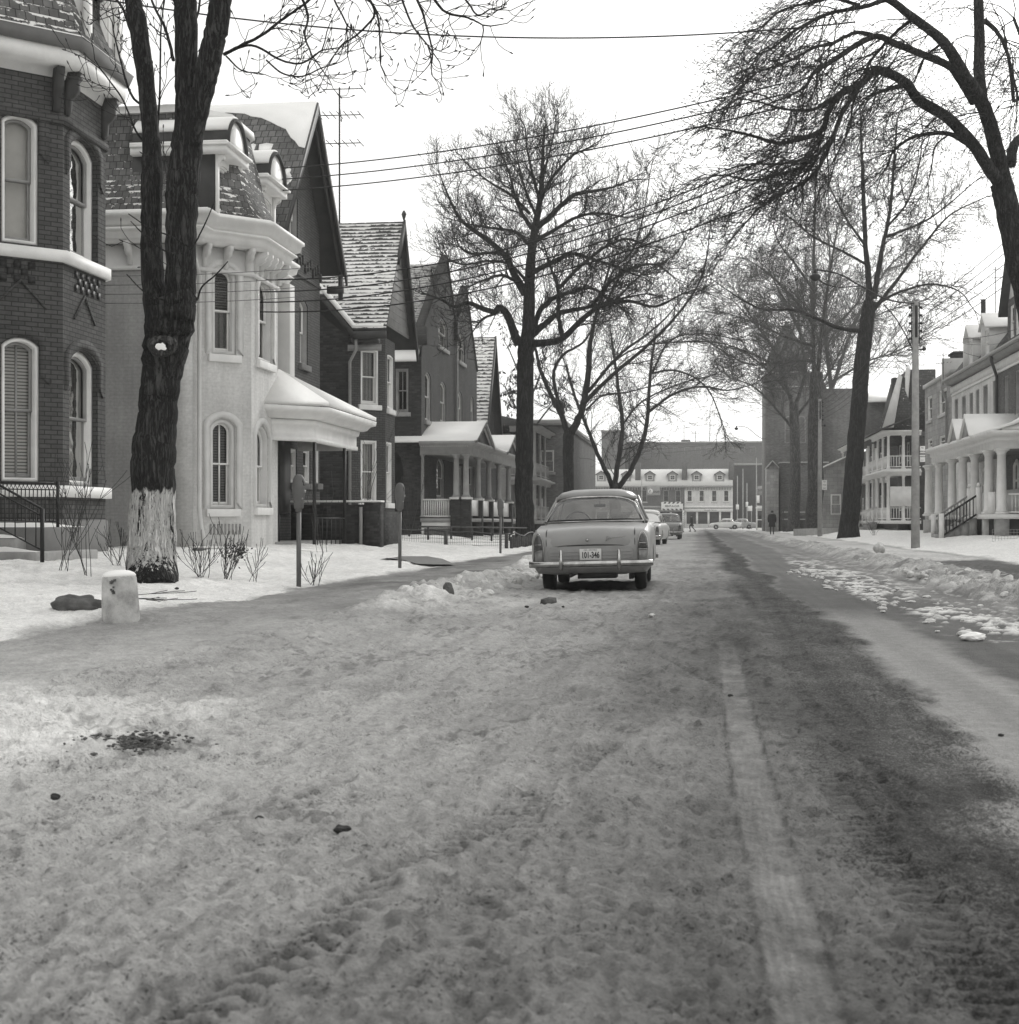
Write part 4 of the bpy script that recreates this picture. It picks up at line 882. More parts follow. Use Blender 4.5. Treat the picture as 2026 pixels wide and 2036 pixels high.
# ================================================================ HOUSE 4 (snowy shingle roof, bay)
def house4():
    X0 = -10.3; YC = Yx(766, X0); YD = Yx(785, X0); w = 1.0; XM = X0 - w; zt = 7.1
    H = root('shingled_house', 'dark brick house with a snow-streaked shingle roof and a narrow bay', 'house', (XM, YC, 0.45))
    fN = Fr(XM, YC - w, 45); fF = Fr(X0, YC, 90); L = YD - YC; LN = w * 1.4142
    un, ln = op(fN, 717, 752, 692, 804, .05), op(fN, 717, 749, 875, 1000, .0); uf, lf = op(fF, 770, 782, 703, 812, .05), op(fF, 768, 779, 878, 1000, .0)
    mb = MB(); wall(mb, fN, 0, LN, .3, zt, [un, ln]); wall(mb, fF, 0, L, .3, zt, [uf, lf]); wall(mb, Fr(X0, YD, 135), 0, LN, .3, zt)
    wall(mb, Fr(XM, YD + w, 90), 0, 2.2, .3, zt)
    mb.build('front_wall', 'brick_dark', H, recalc=False)
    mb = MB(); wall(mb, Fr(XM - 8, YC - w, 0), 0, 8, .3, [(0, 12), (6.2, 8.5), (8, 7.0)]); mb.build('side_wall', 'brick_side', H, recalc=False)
    for f, o in ((fN, un), (fN, ln), (fF, uf), (fF, lf)): window(H, f, *o, frame='white', back='drape' if o in (un, uf) else 'curtain', fw=.07, sill='white', dep=.1, proud=.02)
    YP = Yx(802, X0 + .3); zp = 11.25; yn = YC - w - .35; zn = 7.25; yf = YP + 2.2
    xf = X0 + .32
    m = MB()
    k = (zp - zn) / (YP - yn)
    cx = PX(702, 0, 0)
    xa = XM + .25; xb = xa - 1.15; yb = yn + .9; zb = zn + .9 * k
    roofslab(m, [(-20, YP, zp), (xf, YP, zp), (xf, yn, zn), (xa, yn, zn), (xb, yb, zb), (-20, yb, zb)], .12)
    m.build('roof', 'shingle', H)
    m = MB(); roofslab(m, [(-20, YP, zp), (xf, YP, zp), (xf, yf, zp - 4.0), (-20, yf, zp - 4.0)], .12); m.build('far_roof_slope', 'shingle', H)
    m = MB(); m.tube([(xf - .1, yn + .1, zn + .06), (xa, yn + .08, zn + .06), (xb, yb + .05, zb + .05), (xb - 1.2, yb + .9, zb + 1.15)], .09, 8); m.build('snow_on_eave', 'snow', H, smooth=True)
    m = MB(); m.box(xa, xf, yn - .05, yn + .05, zn - .35, zn - .1); m.box(xa - .1, xf - .3, yn + .06, yn + .5, zn - .45, zn - .3)
    m.tube([(xa, yn, zn - .22), (xb, yb, zb - .22), (xb - 1.2, yb + .9, zb + .9)], .1, 6); m.build('eave_board', 'dark_trim', H)
    m = MB(); m.box(XM, X0 + .1, YC - w - .12, YC - w - .04, 6.55, 6.75); m.build('frieze_board', 'trim_grey', H)
    # gable with boarding and a heavy barge
    m = MB(); fg = Fr(X0 + .1, YP, 90); n = 14
    m.prism([(YP - 1.9, zp - 3.75), (YP, zp - .15), (YP + 2.05, zp - 3.75)], lambda a, b, t: (t, a, b), X0 + .05, X0 + .1)
    for i in range(n):
        z = zp - 3.7 + i * .25; hw = max(.1, 2.0 * (zp - z - .2) / 3.7); m.box(X0 + .09, X0 + .125, YP - hw, YP + hw, z, z + .02)
    m.build('gable_boarding', 'trim_grey', H)
    m = MB()
    for sg, ww in ((-1, 1.0), (1, 2.35)):
        sl = 4.0 / 2.2 if sg > 0 else k
        m.prism([(YP, zp + .06), (YP + sg * ww, zp + .06 - ww * sl), (YP + sg * ww, zp - .25 - ww * sl), (YP, zp - .3)], lambda a, b, t: (t, a, b), xf - .02, xf + .06)
    m.build('barge_board', 'dark_trim', H)
    m = MB(); m.lathe([(.03, 0), (.06, .1), (.09, .2), (.03, .32)], (xf, YP, zp + .05), 8); m.build('finial', 'dark_trim', H)
    m = MB(); x, y, _ = P(692, 0, 46.6); y = YC - w - .1; x = XM + .12
    m.tube([(x + .2, y - .2, 7.05), (x + .2, y - .2, 6.55), (x - .05, y, 6.2), (x - .05, y, .5)], .05, 8); m.build('downspout', 'trim_grey', H, smooth=True)
    m = MB(); m.box(XM, X0 + .02, YC - w - .0, YC - w + .02, 0, 0.01) if False else None
house4()
# ================================================================ HOUSE 5 (twin brick gables + porch)
def house5():
    XW = -11.0
    Y = [Yx(838, XW), Yx(888, XW), Yx(905, XW), Yx(926, XW), Yx(948, XW)]; Zs = [8.7, 12.6, 10.0, 12.1, 8.5]; Y0 = Y[0]
    H = root('twin_gabled_house', 'dark brick double house with two stepped steep gables side by side', 'house', (XW, Y[2], 0.45))
    fr = Fr(XW, Y0, 90); L = Y[4] - Y0
    O = [op(fr, 872, 890, 627, 686, .3), op(fr, 911, 924, 657, 716, .3), op(fr, 845, 857, 737, 835, .2), op(fr, 875, 887, 756, 838, .2), op(fr, 911, 919, 777, 842, .2), op(fr, 936, 942, 788, 842, .2),
         op(fr, 868, 884, 908, 990, .3), op(fr, 908, 920, 925, 1000, 0), op(fr, 932, 941, 925, 1000, 0)]
    mb = MB(); wall(mb, fr, 0, L, .3, [(a - Y0, z) for a, z in zip(Y, Zs)], O); wall(mb, Fr(XW - 10, Y[4], 0), 0, 10, .3, 8.5); mb.build('front_wall', 'brick_h5', H, recalc=False)
    for o in O: window(H, fr, *o, frame='trim_grey', sash='pale', back='curtain', fw=.07, sill='trim_grey', dep=.12)
    fs = Fr(XW - 6, Y0, 0); w1 = op(fs, 786, 812, 733, 820, 0)
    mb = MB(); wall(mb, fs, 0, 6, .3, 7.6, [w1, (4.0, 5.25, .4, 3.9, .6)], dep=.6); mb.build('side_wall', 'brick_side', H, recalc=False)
    window(H, fs, *w1, frame='trim_grey', back='inside', fw=.07, sill='trim_grey', mull=True)
    m = MB(); m.add([fs(3.9, -.6, .4), fs(5.3, -.6, .4), fs(5.3, -.6, 3.9), fs(3.9, -.6, 3.9)], [(0, 1, 2, 3)]); m.build('arched_doorway', 'inside', H)
    m = MB(); roofslab(m, [(XW - 6, Y0 - .4, 7.5), (XW - .1, Y0 - .4, 7.5), (XW - .1, Y0 + .6, 8.3), (XW - 6, Y0 + .6, 8.3)], .12); m.build('porch_roof_snow', 'snow', H)
    m = MB()
    for a, p, b in ((0, 1, 2), (2, 3, 4)):
        for q in (a, b): roofslab(m, [(-20, Y[p], Zs[p] - .25), (XW - .15, Y[p], Zs[p] - .25), (XW - .15, Y[q], Zs[q] - .25), (-20, Y[q], Zs[q] - .25)], .1)
    m.build('roof', 'shingle', H)
    m = MB()
    for a, b in ((0, 1), (1, 2), (2, 3), (3, 4)):
        m.prism([(Y[a], Zs[a] - .02), (Y[b], Zs[b] - .02), (Y[b], Zs[b] + .14), (Y[a], Zs[a] + .14)], lambda p, q, t: (t, p, q), XW - .26, XW + .06)
    m.box(XW - .2, XW + .14, Y[2] - .3, Y[2] + .3, Zs[2] - .75, Zs[2] + .1); m.box(XW - .2, XW + .2, Y0 - .1, Y0 + .3, 8.1, 8.8); m.build('coping', 'brick_h5', H)
    m = MB(); m.tube([(XW + .1, Y[2] - .1, 9.2), (XW + .1, Y[2] - .1, .5)], .06, 6); m.build('downspout', 'trim_grey', H)
    m = MB(); m.box(XW + .05, XW + .2, Y0 - .14, Y0 - .02, 0.5, 5.2) if False else None
house5()
def column(par, x, y, z0, z1, r, mat='trim_grey', n=14):
    m = MB(); m.box(x - r * 1.35, x + r * 1.35, y - r * 1.35, y + r * 1.35, z0, z0 + r * .5); h = z1 - z0
    m.lathe([(r * 1.2, r * .5), (r * 1.25, r * .8), (r * 1.02, r * 1.1), (r, h * .35), (r * .86, h - r * 1.2), (r * 1.0, h - r * 1.15), (r * .9, h - r * 1.0), (r * 1.25, h - r * .5), (r * 1.25, h - r * .4)], (x, y, z0), n)
    m.box(x - r * 1.35, x + r * 1.35, y - r * 1.35, y + r * 1.35, z1 - r * .4, z1); return m.build('column', mat, par)
def balustrade(par, a, b, z0, z1, mat='white', n=None, name='balustrade', g=.13):
    m = MB(); a = Vector(a); b = Vector(b); d = b - a; L = d.length; n = n or int(L / g); t = d.normalized()
    for zz in (0, 1):
        z = z0 if zz == 0 else z1 - .06
        p = Vector((-t.y, t.x)) * .04
        m.add([(a.x + p.x, a.y + p.y, z), (b.x + p.x, b.y + p.y, z), (b.x - p.x, b.y - p.y, z), (a.x - p.x, a.y - p.y, z), (a.x + p.x, a.y + p.y, z + .06), (b.x + p.x, b.y + p.y, z + .06), (b.x - p.x, b.y - p.y, z + .06), (a.x - p.x, a.y - p.y, z + .06)], [(0, 3, 2, 1), (4, 5, 6, 7), (0, 1, 5, 4), (1, 2, 6, 5), (2, 3, 7, 6), (3, 0, 4, 7)])
    for i in range(1, n):
        c = a + d * (i / n); m.box(c.x - .02, c.x + .02, c.y - .02, c.y + .02, z0 + .06, z1 - .06)
    return m.build(name, mat, par)
def porch5():
    yN = 56.95; X1 = -9.05
    H = root('columned_porch', 'grey columned porch with two small snowy gables in front of the double house', 'porch', (X1, 62, .45))
    Yend = 72.6
    path = [(-11, yN), (X1, yN), (X1, Yend)]
    m = MB(); sweep(m, path, [(-.15, 3.68), (.05, 3.68), (.05, 3.98), (.12, 4.02), (.3, 4.1), (.32, 4.2), (-.15, 4.2)]); m.build('cornice', 'trim_grey', H)
    m = MB(); m.box(-11.0, X1 - .16, yN + .1, Yend, 3.7, 3.74); m.build('ceiling', 'trim_grey', H)
    m = MB()
    for i in range(22): m.box(-10.95 + i * .088, -10.91 + i * .088, yN - .12, yN - .04, 4.0, 4.06)
    m.build('dentil', 'pale', H)
    def gable(y0, y1, nm):
        yc = (y0 + y1) / 2; zr = 5.15; xf = X1 + .38
        m = MB(); roofslab(m, [(-12.3, yc, zr), (xf, yc, zr), (xf, y0, 4.24), (-12.3, y0, 4.24)], .09); roofslab(m, [(-12.3, yc, zr), (xf, yc, zr), (xf, y1, 4.24), (-12.3, y1, 4.24)], .09); m.build('snow_on_roof', 'snow', H)
        m = MB(); m.prism([(y0 + .15, 4.21), (yc, zr - .12), (y1 - .15, 4.21)], lambda a, b, t: (t, a, b), xf - .3, xf - .2); m.build('pediment', 'brick_h5', H)
        m = MB()
        for q in (y0, y1): m.prism([(yc, zr - .02), (q, 4.22), (q, 4.1), (yc, zr - .16)], lambda a, b, t: (t, a, b), xf - .1, xf)
        m.build('raking_cornice', 'trim_grey', H)
    gable(yN - .3, 61.9, 'a'); gable(66.2, 71.2, 'b')
    m = MB(); m.box(-11, X1 + .3, 61.9, 66.2, 4.21, 4.26); m.build('snow_on_roof', 'snow', H)
    for x, y in ((-9.56, yN + .1), (-9.17, yN + .1), (-9.17, 60.2), (-9.17, 63.3), (-9.17, 66.5), (-9.17, 70.0)):
        column(H, x, y, 1.98, 3.68, .12, 'trim_grey')
        m = MB(); m.box(x - .2, x + .2, y - .2, y + .2, .4, 1.9); m.build('pier', 'brick_side', H); m = MB(); m.box(x - .24, x + .24, y - .24, y + .24, 1.9, 1.98); m.build('pier_cap', 'pale', H)
    column(H, -10.92, yN + .1, 1.2, 3.68, .07, 'trim_grey')
    balustrade(H, (-10.9, yN + .06), (-9.78, yN + .06), 1.2, 1.92, 'pale', 15)
    for a, b in ((57.3, 60), (60.4, 63.1), (63.5, 66.3), (66.7, 69.8)): 
        m = MB(); m.box(-9.2, -9.12, a, b, 1.25, 1.9); m.build('side_panel', 'pale', H)
    m = MB(); m.box(-11, -9.0, yN, Yend, 1.0, 1.15); m.build('floor', 'trim_grey', H)
    m = MB(); m.box(-10.95, -9.4, yN + .02, yN + .06, .75, 1.0); m.box(-10.95, -10.85, yN + .02, yN + .06, .4, .75); m.box(-9.5, -9.4, yN + .02, yN + .06, .4, .75); m.build('skirt_board', 'pale', H)
    m = MB()
    for i in range(22):
        for q in (-1, 1):
            x = -10.85 + i * .065; m.add([(x, yN + .05, .45), (x + .015, yN + .05, .45), (x + .015 + q * .25, yN + .05 + (.004 if q > 0 else 0), .75), (x + q * .25, yN + .05 + (.004 if q > 0 else 0), .75)], [(0, 1, 2, 3)])
    m.build('lattice', 'trim_grey', H)
porch5()
def house6():
    X0 = -10.8; YP = Yx(985, X0); zp = 10.9; yn = 73.6; zn = 4.9
    H = root('steep_roofed_house', 'narrow house with a very steep snow-streaked roof and dark pointed gable beyond the double house', 'house', (X0, YP, .4))
    m = MB(); roofslab(m, [(-18, YP, zp), (X0, YP, zp), (X0, yn, zn), (-18, yn, zn)], .12); roofslab(m, [(-18, YP, zp), (X0, YP, zp), (X0, YP + 3, 4.9), (-18, YP + 3, 4.9)], .12); m.build('roof', 'shingle6', H)
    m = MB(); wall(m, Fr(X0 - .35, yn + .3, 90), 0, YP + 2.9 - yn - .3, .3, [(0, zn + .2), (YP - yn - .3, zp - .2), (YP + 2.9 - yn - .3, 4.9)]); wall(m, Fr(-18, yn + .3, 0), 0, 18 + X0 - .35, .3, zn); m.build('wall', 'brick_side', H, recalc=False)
    m = MB()
    for q, z in ((yn, zn), (YP + 3, 4.9)): m.prism([(YP, zp + .05), (q, z + .05), (q, z - .35), (YP, zp - .5)], lambda a, b, t: (t, a, b), X0 - .02, X0 + .06)
    m.build('barge_board', 'dark_trim', H)
house6()
def veranda_house(nm, label, Xf, Xw, y0, y1, z1, z2, side, wallm, roofm='roof_r', trim='pale', rail=True, group=None, near_panel=False, roof_up=1.6, ncol=5):
    """two-storey house whose street front carries a two-level veranda. side=+1: house stands on +x side"""
    H = root(nm, label, 'house', (Xw, (y0 + y1) / 2, .45), group)
    s = side; xb = Xw + s * 9
    m = MB(); m.box(Xw, xb, y0 + .4, y1, .3, z2 - .1); m.build('wall', wallm, H)
    for lv, (za, zb) in enumerate(((1.1, z1), (z1 + .45, z2))):
        m = MB(); m.box(min(Xf, Xw), max(Xf, Xw), y0, y1, za - .22, za); m.build('floor', trim, H)
        yy = np.linspace(y0 + .15, y1 - .15, ncol)
        for i, y in enumerate(yy): column(H, Xf + s * .15, y, za, zb, .11 if lv == 0 else .09, trim, 10)
        if abs(Xw - Xf) > 1.5: column(H, (Xf + Xw) / 2, y0 + .15, za, zb, .1, trim, 10)
        if rail:
            balustrade(H, (Xf + s * .15, y0 + .15), (Xf + s * .15, y1 - .15), za + .1, za + .85, trim, g=.2); balustrade(H, (Xf + s * .15, y0 + .15), (Xw, y0 + .15), za + .1, za + .85, trim, g=.16)
        p = [(Xw, y0), (Xf, y0), (Xf, y1)] if s < 0 else [(Xf, y1), (Xf, y0), (Xw, y0)]
        m = MB(); sweep(m, p, [(-.12, zb), (.02, zb), (.04, zb + .18), (.3, zb + .24), (.3, zb + .32), (-.12, zb + .32)]); m.build('cornice', trim, H)
        k = MB(); fw = Fr(Xw - s * .012, y0 if s < 0 else y1, 90 if s < 0 else -90)
        m = MB()
        for i in range(3):
            a = (y1 - y0) * (i + .5) / 3; wo = (a - .5, a + .5, za + (.05 if i == 1 and lv == 0 else .7), za + 2.0, 0)
            window(H, fw, *wo, frame=trim, back='inside', sill=None, dep=.03, fw=.08, proud=.06)
        window(H, Fr(Xw if s > 0 else xb, y0 + .39, 0), 1.2, 2.2, za + .7, za + 2.2, 0, frame=trim, back='inside', sill=None, dep=.03, fw=.08, proud=.06)
    if roof_up:
        ov = .4; xm = (Xw + xb) / 2
        a = [(Xf - s * ov, y0 - ov, z2 + .33), (Xf - s * ov, y1 + ov, z2 + .33), (xb, y1 + ov, z2 + .33), (xb, y0 - ov, z2 + .33)]
        t = [(xm - s * 1, (y0 + y1) / 2 - .5, z2 + .33 + roof_up), (xm - s * 1, (y0 + y1) / 2 + .5, z2 + .33 + roof_up)]
        m = MB(); m.add(a + t, [(0, 1, 5, 4), (1, 2, 5), (2, 3, 4, 5), (3, 0, 4), (0, 3, 2, 1)]); m.build('roof', roofm, H)
    return H
veranda_house('veranda_house', 'small grey house with a two-level veranda seen between the left-hand trees', -9.4, -11, 84.5, 99, 3.2, 6.3, -1, 'brick_grey', trim='trim_grey', ncol=6)
def flat_block():
    H = root('brick_building', 'flat-roofed dark brick building just before the crossing on the left', 'building', (-9, 120, 0))
    x = -8.6; y0 = Yx(1120, x); y1 = Yx(1184, x)
    m = MB(); m.box(x - 12, x, y0, y1, 0, 7.2); m.build('wall', 'brick_far', H); m = MB(); m.box(x - 12, x + .15, y0 - .15, y1, 7.2, 7.5); m.build('parapet', 'trim_grey', H); m = MB(); m.box(x - 12, x + .1, y0 - .1, y1, 7.505, 7.56); m.build('snow_on_roof', 'snow', H)
    fr = Fr(x - 12, y0 - .012, 0)
    for i in range(3): window(H, fr, 7.3 + i * 1.6, 8.2 + i * 1.6, 4.2, 5.6, 0, frame='pale', back='inside', sill='conc', dep=.03, proud=.06)
    m = MB(); m.box(x - 1.9, x - 1.2, y0 - .06, y0 - .01, 1.6, 2.5); m.build('notice_board', 'pale', H)
flat_block()
def stores():
    Y = 250.0
    def X(u): return PY(u, 0, Y)[0]
    def Z(u, v): return PY(u, v, Y)[2]
    for nm, lab, u0, u1, wm, dorm, wins in (('corner_store', 'dark brick shop row with a snow-white mansard roof and a striped sign', 1183, 1361, 'brick_far', (1195, 1245, 1292, 1337), (1224, 1250, 1281, 1324, 1348)),
                                      ('white_store', 'white painted shop building with four upper windows across the end of the street', 1361, 1457, 'brick_white', (1385, 1431), (1371, 1395, 1420, 1444))):
        H = root(nm, lab, 'shop', (X((u0 + u1) / 2), Y, 0)); x0, x1 = X(u0), X(u1); fr = Fr(x0, Y, 0); zc = Z(1300, 966); zr = Z(1300, 932)
        O = []
        for u in wins:
            a = X(u - 5.4) - x0; b = X(u + 5.4) - x0; O.append((a, b, Z(u, 998), Z(u, 974.5), 0))
        m = MB(); wall(m, fr, 0, x1 - x0, 3.4, zc, O); wall(m, fr, 0, x1 - x0, 0, .7); wall(m, Fr(x1, Y, 90), 0, 12, 0, zc); wall(m, Fr(x0, Y + 12, -90), 0, 12, 0, zc)
        m.build('wall', wm, H, recalc=False)
        for o in O: window(H, fr, *o, frame='white' if wm == 'brick_white' else 'trim_grey', back='inside', sill='conc_pale', fw=.08, dep=.12)
        m = MB(); m.fbox(fr, 0, x1 - x0, 0, .6, 3.4, 3.75); m.fbox(fr, 0, x1 - x0, 0, .45, 2.75, 3.3); m.build('fascia', 'white' if wm == 'brick_white' else 'trim_grey', H)
        m = MB(); n = 4 if nm == 'white_store' else 7
        for i in range(n + 1): a = (x1 - x0 - .4) * i / n; m = MB(); m.fbox(fr, a, a + .35, -.05, .1, .7, 2.8); m.build('shopfront_post', 'white', H)
        m = MB(); m.fbox(fr, 0, x1 - x0, -.12, -.1, .7, 2.8); m.build('display_window', 'inside', H)
        m = MB(); m.add([(x0, Y - .4, zc), (x1, Y - .4, zc), (x1, Y + 2.2, zr), (x0, Y + 2.2, zr), (x0, Y + 12, zr - .1), (x1, Y + 12, zr - .1), (x0, Y + 12, zc), (x1, Y + 12, zc)], [(0, 1, 2, 3), (3, 2, 5, 4), (0, 3, 4, 6), (1, 7, 5, 2), (0, 6, 7, 1)]); m.build('mansard_roof', 'snow', H)
        m = MB(); m.fbox(fr, 0, x1 - x0, 0, .45, zc - .3, zc - .02)
        for i in range(int((x1 - x0) / .45)): m.fbox(fr, i * .45, i * .45 + .15, 0, .3, zc - .75, zc - .3)
        m.build('eave', 'trim_grey', H)
        for u in dorm:
            xc = X(u); zb = Z(u, 957); zt2 = Z(u, 943)
            fd = Fr(xc - .75, Y - .25 + .5, 0); m = MB(); wall(m, fd, 0, 1.5, zb, [(0, zt2), (.75, zt2 + .5), (1.5, zt2)], [(.3, 1.2, zb + .2, zt2 - .1, 0)]); m.box(xc - .75, xc - .7, Y + .25, Y + 2, zb, zt2); m.box(xc + .7, xc + .75, Y + .25, Y + 2, zb, zt2)
            d = m.build('dormer', 'trim_grey', H, recalc=False); m = MB()
            for q in (-1, 1): roofslab(m, [(xc, Y + .0, zt2 + .62), (xc + q * .95, Y + .0, zt2 + .02), (xc + q * .95, Y + 2, zt2 + .02), (xc, Y + 2, zt2 + .62)], .15)
            m.build('dormer_roof', 'dark_trim', d)
            window(H, fd, .3, 1.2, zb + .2, zt2 - .1, 0, frame='white', back='inside', sill=None, dep=.08, mull=True)
        for u in ((1268, 1361) if nm == 'corner_store' else (1454,)):
            m = MB(); xc = X(u); m.box(xc - .45, xc + .45, Y + .3, Y + 1.6, zc + 1.0, zr + 1.1); m.build('chimney', 'brick_far', H)
    # the signs hanging on the shop row
    def flat_sign(nm, lab, u0, u1, v0, v1, mat, yy=Y - .9, rim=True):
        H = root(nm, lab, 'sign', (X((u0 + u1) / 2), yy, Z(u0, v1))); m = MB(); m.box(X(u0), X(u1), yy, yy + .2, Z(u0, v1), Z(u0, v0)); m.build('board', mat, H, bevel=.08)
        m = MB(); m.tube([(X((u0 + u1) / 2), yy + .2, Z(u0, v0) - .3), (X((u0 + u1) / 2), Y, Z(u0, v0) - .3)], .05, 6); m.build('bracket', 'iron', H); return H
    H = flat_sign('shop_sign', 'rounded light sign with a letter P on the dark shop row', 1286, 1313, 967, 985, 'trim_grey')
    m = MB(); c = (X(1293.5), Y - .93, Z(1290, 977)); m.prism([(c[0] + .42 * math.cos(i * math.pi / 10), c[2] + .42 * math.sin(i * math.pi / 10)) for i in range(20)], lambda a, b, t: (a, t, b), Y - .93, Y - .9); m.build('disc', 'white', H)
    text_obj('P.', .75, (c[0], Y - .95, c[2]), (1, 0, 0), (0, 0, 1), 'iron', H); text_obj('ADLER', .42, (X(1304.5), Y - .92, Z(1290, 978)), (1, 0, 0), (0, 0, 1), 'iron', H, bold=.01)
    H = flat_sign('striped_sign', 'black and white striped sign board above the shop door', 1315, 1358, 998.5, 1015, 'white')
    m = MB(); x0 = X(1315); x1 = X(1358)
    for z, sh in ((Z(1330, 1014.6), .5), (Z(1330, 1001.5), -.5)):
        for i in range(5):
            a = x0 + .35 + i * .72; m.add([(a, Y - .93, z), (a + .36, Y - .93, z), (a + .36 + (.0 - sh) * .4, Y - .93, z + .26), (a + (.0 - sh) * .4, Y - .93, z + .26)], [(0, 1, 2, 3)])
    m.build('stripe', 'iron', H, recalc=False); text_obj('RENT-A-CAR', .42, ((x0 + x1) / 2, Y - .93, Z(1330, 1006.5)), (1, 0, 0), (0, 0, 1), 'iron', H, bold=.01)
    H = root('barber_pole', 'tall black and white striped post beside the white shop', 'post', (X(1358), Y - 1.2, 0)); m = MB(); m.box(X(1357), X(1360.5), Y - 1.25, Y - .95, 0, Z(1330, 1015)); m.build('post', 'white', H)
    m = MB()
    for i in range(7): m.box(X(1357.8), X(1359), Y - 1.28, Y - 1.24, .4 + i * .34, .55 + i * .34)
    m.build('stripe', 'iron', H)
    text_obj('Variety Store', .4, (X(1412), Y - .47, 3.02), (1, 0, 0), (0, 0, 1), 'steel_grey', bpy.data.objects['white_store'])
stores()
def big_block(nm, lab, Y, u0, u1, v, wm, depth=20, extra=()):
    X = lambda u: PY(u, 0, Y)[0]; Z = lambda v_: PY(1300, v_, Y)[2]
    H = root(nm, lab, 'building', (X((u0 + u1) / 2), Y, 0)); m = MB(); m.box(X(u0), X(u1), Y, Y + depth, -.2, Z(v)); m.build('wall', wm, H)
    m = MB(); m.box(X(u0) - .1, X(u1) + .1, Y - .1, Y + depth, Z(v), Z(v) + .35); m.build('parapet', 'conc', H)
    return H, X, Z
H, X_, Z_ = big_block('brick_warehouse', 'long flat-roofed brick building rising behind the shop row', 300.0, 1236, 1535, 882, 'brick_far')
for u in range(1250, 1500, 22):
    fr = Fr(X_(u), 299.97, 0)
    for zz in (Z_(902),): window(H, fr, 0, 1.1 if u % 44 else 1.5, zz, zz + 1.3, 0, frame='trim_grey', back='inside' if u % 3 else 'shade', sill=None, dep=.03, proud=.05)
m = MB(); m.box(X_(1354), X_(1372), 303, 306, Z_(882), Z_(873)); m.build('roof_hut', 'brick_far', H)
H, X_, Z_ = big_block('tall_brick_block', 'taller windowless brick block left of the long brick building', 290.0, 1196, 1238, 858, 'brick_far')
H, X_, Z_ = big_block('low_dark_block', 'low dark brick building beside the white shop building', 262.0, 1457, 1530, 926, 'brick_side', 10)
def church():
    Y = 142.0; X = lambda u, y=Y: PY(u, 0, y)[0]; Z = lambda v, y=Y: PY(1560, v, y)[2]
    H = root('church', 'big dark brick church with a square tower behind the right-hand trees', 'church', (X(1570), Y, .2))
    m = MB(); m.box(X(1523), X(1622), Y, Y + 9, 0, Z(742)); m.box(X(1622), X(1716), Y + 2, Y + 22, 0, Z(770)); m.box(X(1548), X(1640), Y - 3, Y + .0, 0, Z(921, Y - 3)); m.build('wall', 'brick_church', H)
    m = MB(); x0, x1 = X(1530), X(1606); z = Z(742); m.box(x0, x1, Y + 1, Y + 7, z, Z(712)); m.build('tower', 'brick_church', H)
    m = MB(); xm = (x0 + x1) / 2; a = [(x0 - .2, Y + .8, Z(712)), (x1 + .2, Y + .8, Z(712)), (x1 + .2, Y + 7.2, Z(712)), (x0 - .2, Y + 7.2, Z(712))]; m.add(a + [(xm, Y + 4, Z(625))], [(0, 1, 4), (1, 2, 4), (2, 3, 4), (3, 0, 4)]); m.build('spire', 'slate', H)
    m = MB(); m.box(X(1521), X(1624), Y - .2, Y + 9.2, Z(742), Z(739)); m.box(X(1530), X(1622), Y - .1, Y, Z(770), Z(768)); m.box(X(1546), X(1642), Y - 3.2, Y, Z(921, Y - 3), Z(921, Y - 3) + .12); m.build('string_course', 'conc_pale', H)
    m = MB(); g = [(X(1525, Y - 4), 0.1), (X(1548, Y - 4), .1), (X(1548, Y - 4), Z(930, Y - 4)), (X(1536, Y - 4), Z(917, Y - 4)), (X(1525, Y - 4), Z(930, Y - 4))]; m.prism(g, lambda p, q, t: (p, t, q), Y - 4, Y - .1); m.build('entrance_porch', 'stone', H)
    m = MB()
    for s_ in (1524, 1549): m.prism([(X(1536, Y - 4), Z(915, Y - 4)), (X(s_, Y - 4), Z(929, Y - 4)), (X(s_, Y - 4), Z(931, Y - 4)), (X(1536, Y - 4), Z(917.5, Y - 4))], lambda p, q, t: (p, t, q), Y - 4.3, Y - .1)
    m.build('entrance_roof', 'conc_pale', H)
    for u in (1560, 1585): window(H, Fr(X(u), Y - .01, 0), 0, .8, 8.6, 11.2, .4, frame='conc', back='inside', sill=None, dep=.03, proud=.05)
church()
def low_house():
    y = 117.0; X = lambda u: PY(u, 0, y)[0]; Z = lambda v: PY(1650, v, y)[2]
    H = root('low_brick_house', 'small brick house with a sloping snow-edged roof between the church and the veranda houses', 'house', (X(1655), y, .4))
    x0, x1 = X(1636), X(1700); xm = (X(1690)); m = MB(); wall(m, Fr(x0, y, 0), 0, x1 - x0, .3, [(0, Z(930)), (xm - x0, Z(905)), (x1 - x0, Z(912))]); wall(m, Fr(x0, y + 9, -90), 0, 9, .3, Z(930)); m.build('wall', 'stone', H, recalc=False)
    m = MB(); roofslab(m, [(x0 - .3, y - .4, Z(931)), (xm, y - .4, Z(903)), (xm, y + 9, Z(903)), (x0 - .3, y + 9, Z(931))], .12); m.build('snow_on_roof', 'snow', H)
    window(H, Fr(x0, y - .012, 0), .6, 1.4, 1.6, 3.2, 0, frame='white', back='inside', sill='conc', dep=.03, proud=.05)
low_house()
veranda_house('double_veranda_house', 'white-trimmed house with two-storey verandas and a pointed dark roof, behind the big right-hand trunk', 12.0, 14.2, Yx(1762, 12.0), Yx(1722, 12.0), 4.0, 6.6, 1, 'brick_far', trim='white', roof_up=0, ncol=5)
